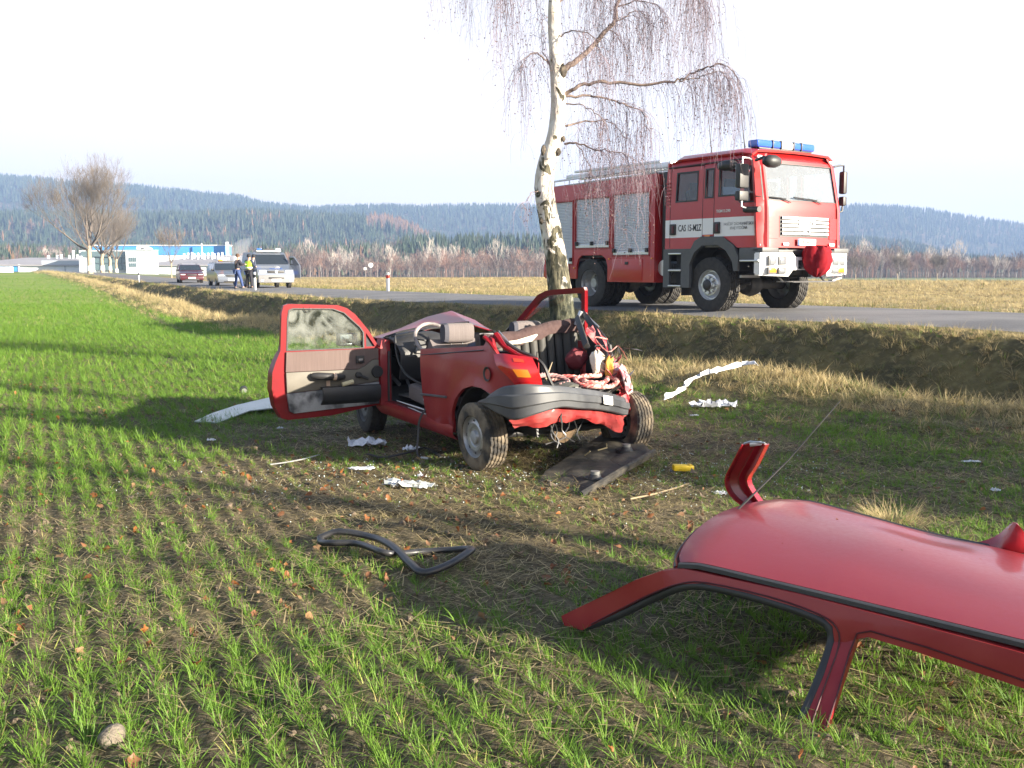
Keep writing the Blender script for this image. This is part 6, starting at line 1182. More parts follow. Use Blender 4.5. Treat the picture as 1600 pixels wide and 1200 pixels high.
# long strip of white cloth on the berm
sp_ = [onZ(a, b, .22) for a, b in ((1036, 607), (1060, 600), (1085, 590), (1110, 588), (1135, 587), (1160, 584), (1182, 585))]; sp_ = spline(sp_, 4); r_ = random.Random(8); rows = []
for i, q in enumerate(sp_):
    z_ = gz_(q.x, q.y)+.14; wd = .018+.045*abs(math.sin(i*.8))*r_.random(); oy = r_.gauss(0, .05); rows.append([V3(q.x+oy, q.y+oy-wd, z_-.04), V3(q.x+oy, q.y+oy, z_+r_.uniform(-.01, .03)), V3(q.x+.02, q.y+oy+wd, z_-.04+r_.uniform(-.02, .03))])
mb = MB(); mb.grid(rows, .004); o = mb.build('cloth_strip', PAP, None, smooth=40); tag(o, 'long twisted strip of white cloth lying on the yellow grass berm', 'cloth')
# black strip of trim and narrow plastic on the soil
q0 = [at_px(a, b, .02)+V3(0, 0, .02) for a, b in ((575, 713), (600, 718), (640, 710), (665, 703), (690, 718))]; mb = MB(); mb.tube(spline(q0, 4), .022, 6, flat=.4); o = mb.build('trim_strip', BLK, None, smooth=60); tag(o, 'bent black plastic trim strip on the shaded soil below the sill', 'trim strip')
q0 = [at_px(a, b, .01)+V3(0, 0, .012) for a, b in ((422, 728), (450, 724), (480, 718), (497, 713))]; mb = MB(); mb.tube(spline(q0, 3), .012, 5, flat=.5); o = mb.build('plastic_strip', PLA, None, smooth=60); tag(o, 'thin grey plastic strip lying along the shadow edge', 'plastic strip')
q0 = [at_px(a, b, .01)+V3(0, 0, .012) for a, b in ((985, 782), (1015, 776), (1045, 768), (1080, 757))]; mb = MB(); mb.tube(spline(q0, 3), [.006]*10, 5); o = mb.build('fallen_twig', MATS['twig_wood'], None, smooth=60); tag(o, 'long thin bare twig lying below the yellow pouch', 'twig')
p = at_px(381, 612, .03); mb = MB(); mb.lathe([(.001, -.03), (.05, -.03), (.055, .03), (.04, .035), (.035, .0), (.001, .0)], axis='Y', n=18); o = mb.build('bottle_cap', BLK, None); o.location = (p.x, p.y, gz_(p.x, p.y)+.05); o.rotation_euler = (.2, 0, .4); tag(o, 'small round black and silver cap in the grass behind the open door', 'cap'); mb = MB(); mb.lathe([(.001, -.034), (.035, -.033)], axis='Y', n=16); mb.build('cap_face', ALU, o)
# pale stone low on the left
mb = MB(); rows = []; r_ = random.Random(6)
for i in range(9):
    t_ = math.pi*i/8; rows.append([(.045*math.sin(t_)*math.cos(a)*(1+.15*math.sin(3*a+i)), .06*math.sin(t_)*math.sin(a)*(1+.1*math.sin(2*a)), .04+.045*math.cos(t_)) for a in [2*math.pi*j/14 for j in range(15)]])
mb.grid(rows); p = at_px(176, 1146, .02); o = mb.build('field_stone', mat('stone', (.12, .095, .07), .9, col2=(.20, .17, .13), scale=30, bump=.6, bscale=60), None, smooth=60); o.location = (p.x, p.y, gz_(p.x, p.y)-.035); tag(o, 'rough pale stone between the wheat rows at lower left', 'stone')
# dry grass tussock behind the roof
tm = bpy.data.objects.new('grass_tussock', bpy.data.meshes.new('grass_tussock')); mbt = MB()
for i in range(420): a = rd.uniform(0, 6.28); r = .13*math.sqrt(rd.random()); blade(mbt, r*math.cos(a)*1.4, r*math.sin(a), a+rd.uniform(-.6, .6), rd.uniform(.10, .24), rd.uniform(.002, .004), rd.uniform(.1, .9), rd.uniform(.4, 1.8), rd.uniform(-.6, .6))
me = bpy.data.meshes.new('grass_tussock'); me.from_pydata([tuple(v) for v in mbt.v], [], mbt.f); me.materials.append(MDry); o = link('grass_tussock', me); p = at_px(1390, 812, 0); o.location = (p.x, p.y, gz_(p.x, p.y)); tag(o, 'pale dry grass tussock growing just behind the cut red roof', 'tussock')
# ------------------------------------------------------------------ birch
def barkmat():
    m = bpy.data.materials.new('birch_bark'); t, P, N, Lk = nodes(m); P.inputs['Roughness'].default_value = .75; P.inputs['Specular IOR Level'].default_value = .25
    c = N.new('ShaderNodeTexCoord'); v = c.outputs['Object']; s = N.new('ShaderNodeSeparateXYZ'); Lk.new(v, s.inputs[0])
    def nz_(sc, det, st=None, dist=0):
        n = N.new('ShaderNodeTexNoise'); n.inputs['Scale'].default_value = sc; n.inputs['Detail'].default_value = det; n.inputs['Distortion'].default_value = dist
        if st: q = N.new('ShaderNodeMapping'); q.inputs['Scale'].default_value = st; Lk.new(v, q.inputs[0]); Lk.new(q.outputs[0], n.inputs['Vector'])
        else: Lk.new(v, n.inputs['Vector'])
        return n.outputs[0]
    def mr(x, a, b, c_=0., d=1.): r = N.new('ShaderNodeMapRange'); r.inputs[1].default_value = a; r.inputs[2].default_value = b; r.inputs[3].default_value = c_; r.inputs[4].default_value = d; Lk.new(x, r.inputs[0]); return r.outputs[0]
    def mth(op, a, b):
        q = N.new('ShaderNodeMath'); q.operation = op
        for i, x in enumerate((a, b)):
            if isinstance(x, (int, float)): q.inputs[i].default_value = x
            else: Lk.new(x, q.inputs[i])
        return q.outputs[0]
    def mc_(f, a, b):
        x = N.new('ShaderNodeMix'); x.data_type = 'RGBA'; Lk.new(f, x.inputs[0])
        for k, q in ((6, a), (7, b)):
            if isinstance(q, tuple): x.inputs[k].default_value = (*q, 1)
            else: Lk.new(q, x.inputs[k])
        return x.outputs[2]
    white = mc_(mr(nz_(6, 5), .35, .65), (.74, .70, .64), (.58, .50, .42))
    rough = mc_(mr(nz_(22, 6, (1, 1, .35)), .4, .62), (.028, .028, .018), (.15, .135, .09))
    thr = mr(s.outputs[2], 1.0, 4.2, .40, .70)           # more black and cracked towards the foot
    big = nz_(4.2, 5, (1.2, 1.2, .9), .8); blotch = mth('GREATER_THAN', big, thr)
    lines = mth('GREATER_THAN', nz_(5, 3, (1, 1, 9)), .69)
    dark = mth('MAXIMUM', mr(mth('SUBTRACT', big, thr), -.015, .03), lines)
    col = mc_(dark, white, rough)
    foot = mr(s.outputs[2], .9, 1.9, 1, 0); fl = mth('MULTIPLY', foot, mr(nz_(9, 5), .62, .52)); col = mc_(fl, col, rough); Lk.new(col, P.inputs['Base Color'])
    b = N.new('ShaderNodeBump'); b.inputs['Strength'].default_value = .9; b.inputs['Distance'].default_value = .02; Lk.new(mth('ADD', nz_(22, 6, (1, 1, .35)), mth('MULTIPLY', dark, .6)), b.inputs['Height']); Lk.new(b.outputs[0], P.inputs['Normal']); return m
BARK = barkmat(); DBARK = mat('knot_bark', (.045, .04, .032), .9, col2=(.15, .12, .09), scale=14, bump=.8, bscale=30)
LIMB = mat('limb_bark', (.14, .10, .085), .85, col2=(.26, .20, .17), scale=9); TWIG = mat('birch_twig', (.165, .125, .15), .8)
BX, BY = .78, 15.3; BZ = H(BX, BY)
BT = thing('birch_tree', 'white barked birch with weeping bare twigs standing between the wreck and the fire engine', 'tree', (BX, BY, BZ))
B0 = V3(BX, BY, BZ)
def bp(px, py, dy=0): return atY(px, py, BY+dy)-B0
tp = [(880, 590, .26), (880, 545, .225), (879, 500, .195), (874, 450, .175), (868, 400, .160), (862, 365, .152), (855, 330, .148), (850, 290, .140), (853, 262, .132), (860, 238, .124), (869, 205, .116), (872, 170, .110), (871, 120, .105), (868, 80, .098), (866, 40, .092), (866, 0, .086), (868, -80, .075), (874, -170, .062), (880, -280, .046), (884, -400, .028), (890, -520, .008)]
P = spline([bp(a, b) for a, b, r in tp], 4); rr_ = spline([V3(r, 0, 0) for a, b, r in tp], 4); P[0].z = min(P[0].z, -.08)
mb = MB(); mb.tube(P, [q.x for q in rr_], 26)
r_ = random.Random(77); vv = []
for i, v_ in enumerate(mb.v):
    k = i//26; j = i % 26; c_ = P[min(k, len(P)-1)]; v_ = Vector(v_); rad = v_-c_; lump = 1+.05*math.sin(j*.9+k*.35)*math.sin(k*.5)+r_.uniform(-.02, .02)+(.16*math.exp(-(v_.z/.3)**2)*(math.sin(j*26/26*1.45)+.4)); vv.append(c_+rad*lump)
mb.v = vv; mb.build('trunk', BARK, BT, smooth=70)
def knot(px, py, r, side=0, sx=1, sz=1.3):
    r *= .72; sz *= 1.25
    c_ = bp(px, py); c_.y -= .62*np.interp(py, [0, 240, 450], [.085, .12, .17]); c_.x += side; mb = MB()
    mb.lathe([(.001, -r*sz), (r*.6, -r*sz*.7), (r, 0), (r*.6, r*sz*.7), (.001, r*sz)], c=c_, axis='Z', n=12, wob=lambda i, j: r*.15*math.sin(j*2.3+i)); mb.build('bark_knot', DBARK, BT, smooth=60)
for q in ((876, 112, .085, .03, 1, 1.4), (874, 175, .05, .0, 1, 2.6), (872, 202, .045, 0), (880, 218, .04, 0), (872, 238, .055, 0), (849, 236, .06, 0, 1, 1.6), (863, 95, .035, 0, 1, 2), (866, 12, .035, 0), (858, 285, .05, -.05, 1, .8), (858, 312, .05, 0, 1, .8), (850, 345, .07, -.03, 1, 1), (847, 290, .04, -.02, 1, 1.2)): knot(*q)
LIMBS = [([(878, 112), (905, 92), (930, 68), (955, 38), (968, 0), (980, -40), (990, -100), (1000, -180)], .050, .012, 0, .5),
 ([(882, 148), (905, 134), (940, 128), (1000, 131), (1048, 128), (1065, 122), (1085, 112), (1110, 103), (1128, 100), (1146, 112), (1157, 140)], .030, .004, 0, -.6),
 ([(1060, 128), (1080, 124), (1100, 118), (1125, 112), (1140, 124)], .010, .003, -.5, -.7),
 ([(883, 150), (920, 150), (950, 156), (980, 165), (1005, 178), (1014, 205)], .022, .004, 0, .8),
 ([(884, 162), (910, 165), (935, 180), (950, 205)], .012, .003, 0, -.4), ([(884, 197), (915, 190), (948, 187)], .018, .008, 0, .3), ([(945, 188), (965, 200), (980, 220)], .006, .003, .3, .5),
 ([(882, 225), (900, 223), (925, 232), (945, 237), (970, 238), (990, 250)], .018, .003, 0, -.5), ([(900, 225), (915, 245), (925, 275)], .008, .003, -.1, -.4),
 ([(862, 104), (850, 92), (836, 82), (824, 88), (812, 108)], .016, .003, 0, -.4), ([(858, 98), (850, 80), (846, 50), (850, 20)], .008, .003, 0, .3),
 ([(950, 40), (975, 28), (992, 18), (1006, 22), (1014, 40)], .012, .003, .2, .4), ([(966, 10), (1000, 2), (1025, 8), (1035, 30)], .012, .003, .3, -.2), ([(950, 45), (965, 55), (975, 75)], .008, .003, .2, .6),
 ([(868, -60), (840, -110), (800, -140), (765, -120), (735, -70)], .035, .004, 0, .6), ([(868, -20), (845, -60), (815, -80), (790, -50), (778, 0)], .022, .004, 0, -.7), ([(868, -90), (820, -170), (760, -190), (715, -140), (700, -80)], .03, .004, 0, -.3),
 ([(985, -70), (1020, -110), (1060, -100), (1085, -50), (1092, 10)], .025, .004, .4, .2), ([(990, -100), (1030, -170), (1080, -150), (1110, -90)], .02, .004, .4, -.5), ([(872, -130), (930, -200), (1000, -230), (1050, -180)], .03, .005, 0, -.8),
 ([(876, -200), (840, -280), (790, -300), (750, -250)], .025, .004, 0, .5), ([(880, -280), (930, -360), (980, -350), (1010, -290)], .022, .004, 0, .4), ([(884, -380), (850, -440), (820, -420)], .015, .004, 0, -.4), ([(886, -420), (920, -480), (950, -450)], .012, .004, 0, .2),
 ([(857, 298), (842, 296), (826, 306), (812, 322)], .010, .003, 0, -.3), ([(868, -40), (900, -90), (940, -100), (965, -60)], .02, .004, 0, -.9), ([(866, 20), (890, -10), (920, -20), (945, 10)], .014, .004, 0, .9), ([(872, 60), (895, 48), (925, 58), (940, 90)], .012, .003, 0, -.7)]
tw = MB(); lv = MB(); r_ = random.Random(5)
def whip(p, L, out_, r0=.0030, side=True):
    pts = [p.copy()]; d = out_.normalized(); n = max(5, int(L/.13)); q = p.copy()
    sw = V3(r_.gauss(0, .10), r_.gauss(0, .10), 0)
    for i in range(n):
        f = min(1, (i+1)/(n*.28)); d = (d*(1-f*.55)+(V3(0, 0, -1)+sw)*f*.55+V3(r_.gauss(0, .07), r_.gauss(0, .07), 0)).normalized(); q = q+d*(L/n); pts.append(q.copy())
    tw.tube(pts, [r0*(1-.6*i/n) for i in range(n+1)], 3, cap=False)
    for i in range(2, n+1):
        if r_.random() < .22:
            c_ = pts[i]+V3(r_.gauss(0, .012), r_.gauss(0, .012), 0); a_ = r_.uniform(0, 6.28); w_ = r_.uniform(.007, .014); e_ = V3(math.cos(a_), math.sin(a_), r_.uniform(-.5, .5))*w_; u_ = V3(0, 0, -1)*w_*1.6+e_.cross(V3(0, 0, 1))*.6; lv.add([c_-e_, c_, c_+e_, c_+u_], [(0, 1, 3), (1, 2, 3)])
    if side:
        for i in range(1, n):
            if r_.random() < .62: whip(pts[i], L*r_.uniform(.15, .42), V3(r_.gauss(0, 1), r_.gauss(0, 1), r_.uniform(-.6, .5)), r0*.62, False)
cur = {0: (60, 1.5), 1: (64, 1.15), 2: (34, 1.15), 3: (46, 1.5), 4: (16, .8), 5: (16, .9), 6: (12, 1.0), 7: (44, 1.6), 8: (16, 1.1), 9: (26, 1.25), 10: (14, 1.0), 11: (24, 1.3), 12: (28, 1.4), 13: (12, 1.0), 14: (60, 1.5), 15: (44, 1.55), 16: (46, 1.4), 17: (64, 1.9), 18: (50, 1.9), 19: (46, 2.0), 20: (24, 1.6), 21: (20, 1.6), 22: (12, 1.2), 23: (12, 1.2), 24: (9, .7), 25: (34, 1.9), 26: (26, 1.7), 27: (22, 1.3)}
for k, (L_, r0, r1, d0, d1) in enumerate(LIMBS):
    n = len(L_); pts = spline([bp(a, b, d0+(d1-d0)*(i/(n-1))**1.2) for i, (a, b) in enumerate(L_)], 4); m_ = len(pts)
    for q in pts[2:]: q += V3(r_.gauss(0, .012), r_.gauss(0, .02), r_.gauss(0, .010))
    mb = MB(); mb.tube(pts, [r0+(r1-r0)*(i/(m_-1))**.8 for i in range(m_)], 7); mb.build('limb', LIMB, BT, smooth=60)
    cnt, Lw = cur[k]
    for c in range(int(cnt*1.4)):
        t_ = r_.random()**(.75 if k not in (1,) else .55); t_ = .12+.88*t_; i = min(int(t_*(m_-1)), m_-2); p_ = pts[i].lerp(pts[i+1], t_*(m_-1)-i); tg = (pts[i+1]-pts[i]).normalized()
        whip(p_, Lw*r_.uniform(.35, 1.1), tg*.8+V3(r_.gauss(0, .7), r_.gauss(0, .9), r_.uniform(-.2, .7)))
print('twigs', len(tw.f), len(lv.f))
o = tw.build('hanging_twigs', TWIG, BT, smooth=None, fix=False); kind(o, 'stuff'); o = lv.build('catkins', leafmat('catkin', (.20, .12, .09), (.13, .08, .07), .2), BT, smooth=None, fix=False); kind(o, 'stuff')
# the next two trees of the row stand to the right, outside the picture; their shade crosses the field
for (x, y, a, lb) in ((7.3, 6.6, 1.9, 'weeping birch of the roadside row standing right of the wreck, beyond the picture edge'), (13.9, -1.0, 4.0, 'weeping birch of the roadside row standing behind the camera on the right')):
    c = copy_tree(BT)
    for ch in list(c.children):      # fine twigs left out so these trees do not shade the foreground
        if ch.name.startswith(('hanging_twigs', 'catkins')): bpy.data.objects.remove(ch)
    c.location = (x, y, H(x, y)); c.rotation_euler = (0, 0, a); c['label'] = lb
# unseen thicket by the second birch, added to shade the field
mb = MB(); r2 = random.Random(55)
for k in range(30): branching(mb, V3(r2.uniform(-.5, .5), r2.uniform(-2.6, 2.4), -.05), V3(r2.gauss(0, .25), r2.gauss(0, .25), 1).normalized(), .9, .02, 4, r2, 3, .6, .1, 3, .004, 3, .15, .78)
for k in range(15000):
    c_ = V3(r2.gauss(0, .45), r2.uniform(-2.7, 2.5), r2.uniform(.05, 1.9)+r2.gauss(0, .15)); a_ = V3(r2.gauss(0, 1), r2.gauss(0, 1), r2.gauss(0, 1)).normalized()*.035; b_ = a_.orthogonal().normalized()*.03; mb.add([c_-a_, c_+b_, c_+a_, c_-b_], [(0, 1, 2, 3)])
o = mb.build('shade_thicket', leafmat('shade_thicket_leaf', (.10, .11, .04), (.14, .10, .05), .2), None, smooth=None, fix=False); o.location = (8.4, 7.0, H(8.4, 7.0)); o.rotation_euler = (0, 0, -.48); tag(o, 'unseen brown green thicket added right of the picture to shade the field', 'shade stand-in')
# ------------------------------------------------------------------ bare trees
TB = mat('ash_bark', (.26, .22, .15), .9, col2=(.34, .27, .20), scale=3); TW = mat('bare_crown', (.115, .095, .08), .9)
def bare_tree(name, label, loc, h, seed, depth=6, spread=.5, tr=.28, white=True, group=None, split=.24, nch=3, minr=.009, m1=TB, m2=TW, up=.22):
    t_ = thing(name, label, 'tree', loc, 0, group); r2 = random.Random(seed); mb = MB(); ph = h*split
    pts = [V3(0, 0, -.4), V3(0, 0, ph*.3), V3(r2.uniform(-.1, .1), 0, ph*.7), V3(r2.uniform(-.2, .2), 0, ph)]; mb.tube(pts, [tr*1.35, tr*1.05, tr*.92, tr*.85], 12); mb.build('trunk', m1, t_, smooth=60)
    cr = MB(); nb = 7
    for k in range(nb):
        a = 2*math.pi*k/nb+r2.random(); sp = r2.uniform(.15, 1.0); d = V3(math.sin(sp)*math.cos(a), math.sin(sp)*math.sin(a), math.cos(sp)); branching(cr, V3(0, 0, ph*r2.uniform(.8, 1)), d, h*.25, tr*.5, depth, r2, nch, spread, up, 3, minr, 4, .10, .76)
    o = cr.build('crown', m2, t_, smooth=None, fix=False)
    if white: mb = MB(); mb.lathe([(tr*1.32, .45), (tr*1.14, 1.2)], axis='Z', n=12); mb.build('white_band', WHM, t_, smooth=60)
    return t_
def gxy(px, Y): x = (px-800)/1600*Y; return (x, Y, H(x, Y))
bare_tree('ash_tree', 'tallest wide bare tree with a white ring at the far left roadside', gxy(145, 150), 17.0, 3, 6, .55, .34)
bare_tree('ash_tree', 'second bare roadside tree, close behind the tallest one', gxy(164, 172), 13.5, 8, 5, .5, .30)
bare_tree('ash_tree', 'third bare roadside tree with a thin dark trunk', gxy(176, 190), 13.2, 15, 5, .5, .26)
bare_tree('ash_tree', 'rightmost and most leaning of the four white ringed roadside trees', gxy(186, 208), 13.0, 21, 5, .55, .26)
bare_tree('young_tree', 'small thin bare tree behind the dark red estate car', gxy(271, 112), 6.0, 33, 4, .5, .07, False, minr=.008, split=.28)
bare_tree('orchard_tree', 'left small round bare tree beyond the meadow, nearest the fire engine', gxy(1334, 235), 6.0, 41, 5, .6, .10, False, minr=.012, split=.3)
bare_tree('orchard_tree', 'middle and widest small bare tree beyond the meadow', gxy(1399, 235), 6.4, 42, 5, .62, .11, False, minr=.012, split=.3)
bare_tree('orchard_tree', 'right small bare tree beyond the meadow on the right', gxy(1461, 235), 6.0, 43, 5, .6, .09, False, minr=.012, split=.3)
for i, (px, Y, h) in enumerate(((528, 330, 10), (812, 335, 11), (905, 330, 9), (1566, 330, 11), (1587, 335, 10))): pass
# ------------------------------------------------------------------ marker posts and signs
REDP = mat('red_band', (.55, .04, .02), .5)
def post(px, Y, h, red, label, nm='delineator_post'):
    x, y, z = gxy(px, Y); t_ = thing(nm, label, 'marker post', (x, y, z-.05), RC_ANG)
    mb = MB(); mb.prism([(-.06, -.045, 0), (.06, -.045, 0), (.045, .045, 0), (-.045, .045, 0)], (0, 0, h)); mb.build('post', WHM, t_, bevel=.01)
    mb = MB(); mb.prism([(-.064, -.049, h*.72), (.064, -.049, h*.72), (.049, .049, h*.72), (-.049, .049, h*.72)], (0, 0, h*.16)); mb.build('band', REDP if red else BLKP, t_, smooth=None)
RC_ANG = -.5
post(607, 42.5, .86, True, 'white marker post with a red band on the far road edge')
post(400, 47.3, .92, False, 'white marker post in the grass in front of the police van'); post(220, 85, .95, False, 'white marker post beside the road near the factory')
def sign(px, Y, h, label, disc):
    x, y, z = gxy(px, Y); t_ = thing('road_sign', label, 'sign', (x, y, z)); mb = MB(); mb.tube([(0, 0, -.1), (0, 0, h)], .035, 6); mb.build('pole', STEEL, t_)
    mb = MB()
    if disc: mb.lathe([(.001, -.01), (.26, -.01), (.26, .01), (.001, .01)], c=(0, -.05, h-.2), axis='Y', n=16)
    else: mb.box((0, -.05, h-.15), (.3, .02, .3))
    mb.build('sign_face', WHM, t_)
sign(581, 112, 1.5, 'distant round white sign on the far side of the meadow', True); sign(572, 118, 1.1, 'distant low white square sign left of the round one', False)
# ------------------------------------------------------------------ vehicles on the road
def vehicle(name, label, cat, px, Y, th, prof, W, wins, scr, body_m, tum, parts, zoff=0):
    x, y, z = gxy(px, Y); e_, ny_ = road_e(x, y); t_ = thing(name, label, cat, (x, y, float(zroad(ny_[0]))+.02+zoff), th)
    wf = lambda v: W/2 - tum*max(0, v-.95) - .06*max(0, .45-v)/.3
    plate('body', prof, lambda u, v, d: V3(wf(v)*(1-2*d/W), u, v), W, body_m, t_, step=.25, smooth=30, bevel=.035)
    for sg in (1, -1):
        for wp in wins: plate('side_window', wp, lambda u, v, d, sg=sg: V3(sg*(wf(v)+.006-d), u, v), .01, DGL, t_, step=.4)
    for nm, (a, b) in scr.items():
        a, b = V3(0, *a), V3(0, *b); n_ = V3(0, (b-a).z, -(b-a).y).normalized(); n_ = n_ if n_.z > 0 else -n_
        mb = MB(); f = .93; mb.grid([[V3(s_*wf(a.z)*f, a.y, a.z)+n_*.008 for s_ in (-1, 0, 1)], [V3(s_*wf(b.z)*f, b.y, b.z)+n_*.008 for s_ in (-1, 0, 1)]], .01); mb.build(nm, DGL, t_, smooth=None)
    for nm, c_, d_, m_, bv in parts:
        for sg in ((1, -1) if c_[0] else (1,)): mb = MB(); mb.box((c_[0]*sg, c_[1], c_[2]), d_); mb.build(nm, m_, t_, bevel=bv)
    return t_
SILV = mat('silver_paint', (.17, .19, .23), .3, metal=.4, coat=.6); DRC = mat('dark_estate_red', (.065, .008, .012), .3, coat=.9); BMP = mat('grey_bumper', (.17, .17, .175), .6)
TH2 = -2.708
vp = [(-2.4, .35), (2.30, .30), (2.42, .48), (2.40, .78), (2.28, .98), (1.55, 1.22), (.82, 1.80), (.55, 1.90), (-2.25, 1.93), (-2.42, 1.75)]
van = vehicle('police_van', 'silver police van with blue stripe and light bar standing on the road', 'van', 419, 56, TH2, vp, 1.90, [[(.25, 1.18), (1.35, 1.20), (.80, 1.68), (.25, 1.72)], [(-1.1, 1.2), (.1, 1.2), (.1, 1.72), (-1.1, 1.72)], [(-2.3, 1.2), (-1.25, 1.2), (-1.25, 1.72), (-2.25, 1.70)]], {'windscreen': ((1.50, 1.25), (.86, 1.77))}, SILV, .14,
 [('headlight', (.68, 2.33, .86), (.36, .10, .19), LENS, .03), ('grille', (0, 2.37, .86), (.86, .06, .12), BLK, .01), ('front_bumper', (0, 2.40, .50), (1.86, .14, .40), BMP, .05), ('air_intake', (0, 2.48, .55), (.80, .02, .10), BLK, .01), ('number_plate', (0, 2.49, .44), (.52, .02, .12), WHM, .004), ('badge', (0, 2.41, .86), (.14, .03, .14), ALU, .03), ('fog_lamp', (.74, 2.475, .42), (.14, .02, .08), LENS, .01), ('wing_mirror', (1.08, 1.20, 1.25), (.20, .12, .26), BLK, .04)])
for s_ in (1, -1):
    wheel(van, (s_*.84, 1.55, .32), .32, .2, s_, .19, RUB, RIM, 'steel', n=24); wheel(van, (s_*.84, -1.45, .32), .32, .2, s_, .19, RUB, RIM, 'steel', n=24)
    mb = MB(); mb.box((s_*.955, .3, .80), (.012, 3.4, .20)); mb.build('blue_stripe', mat('police_blue', (.02, .10, .50), .4), van, smooth=None)
mb = MB(); mb.box((0, .55, 1.98), (1.3, .30, .05)); lbv = mb.build('light_bar', WHM, van, bevel=.01)
for s_ in (1, -1): mb = MB(); mb.box((s_*.5, .55, 2.06), (.24, .26, .12)); mb.build('beacon', BLU if s_ > 0 else LENS, lbv, bevel=.03)
mb = MB(); mb.box((-.05, .55, 2.05), (.5, .05, .09)); mb.build('bar_text_panel', BLKP, lbv)
mb = MB(); mb.lathe([(.001, 0), (.11, 0), (.11, .01), (.001, .012)], axis='Y', n=20, c=(0, 0, 0)); em = mb.build('round_emblem', WHT, van); em.location = (-.15, 2.06, 1.065); em.rotation_euler = (R(-62)+math.pi, 0, 0)
text('van_text', 'POLICIE', .17, mat('police_blue', (.02, .10, .50), .4), van, (-.05, 2.17, 1.03), (R(18), 0, math.pi), sx=1.1); text('van_side_text', 'POLICIE', .24, WHM, van, (.965, .3, .80), (math.pi/2, 0, math.pi/2))
mb = MB(); mb.prism([(-.97, 1.45, .55), (-1.40, 2.0, .55), (-1.38, 2.0, 1.2), (-1.16, 1.6, 1.68), (-.93, 1.45, 1.68)], (.04, .03, 0)); od = mb.build('open_door', SILV, van, bevel=.01)
mb = MB(); mb.prism([(-1.0, 1.48, 1.22), (-1.35, 1.95, 1.22), (-1.15, 1.62, 1.62), (-.96, 1.48, 1.62)], (.06, .05, 0)); mb.build('door_pane', DGL, od)
ep = [(-2.2, .30), (1.95, .22), (2.12, .35), (2.13, .62), (2.0, .74), (1.0, .93), (.25, 1.38), (-.2, 1.44), (-1.9, 1.44), (-2.15, 1.05), (-2.25, .8)]
def estate(name, label, px, Y, th, m, beacon=False):
    c = vehicle(name, label, 'car', px, Y, th, ep, 1.74, [[(-.25, .96), (.82, .96), (.22, 1.33), (-.25, 1.36)], [(-1.2, .96), (-.32, .96), (-.32, 1.36), (-1.15, 1.36)], [(-2.02, 1.0), (-1.28, .96), (-1.22, 1.36), (-1.85, 1.36)]], {'windscreen': ((.95, .97), (.30, 1.36))}, m, .30,
     [('headlight', (.64, 2.06, .62), (.34, .12, .13), LENS, .03), ('grille', (0, 2.10, .62), (.72, .06, .12), BLK, .01), ('front_bumper', (0, 2.11, .38), (1.70, .14, .26), m, .05), ('number_plate', (0, 2.19, .40), (.52, .02, .12), WHM, .004), ('lower_intake', (0, 2.185, .29), (1.0, .02, .08), BLK, .01), ('wing_mirror', (.93, .75, .98), (.18, .10, .13), BLK, .03), ('roof_rail', (.58, -.7, 1.47), (.03, 1.8, .03), BLK, .008)])
    for s_ in (1, -1):
        for y in (1.32, -1.3): wheel(c, (s_*.76, y, .31), .31, .2, s_, .20, RUB, RIM, 'steel', n=24)
    if beacon: mb = MB(); mb.box((0, -.1, 1.50), (.9, .18, .06)); b = mb.build('roof_bar', BLK, c, bevel=.01); mb = MB(); mb.box((.30, -.1, 1.57), (.26, .18, .12)); mb.build('orange_beacon', ORG, b, bevel=.03)
    return c
estate('silver_estate_car', 'silver estate car with orange roof beacon parked behind the police van', 356, 64, TH2, SILV, True)
estate('red_estate_car', 'dark red estate car, farthest of the vehicles parked on the road', 299, 80, TH2-.05, DRC)
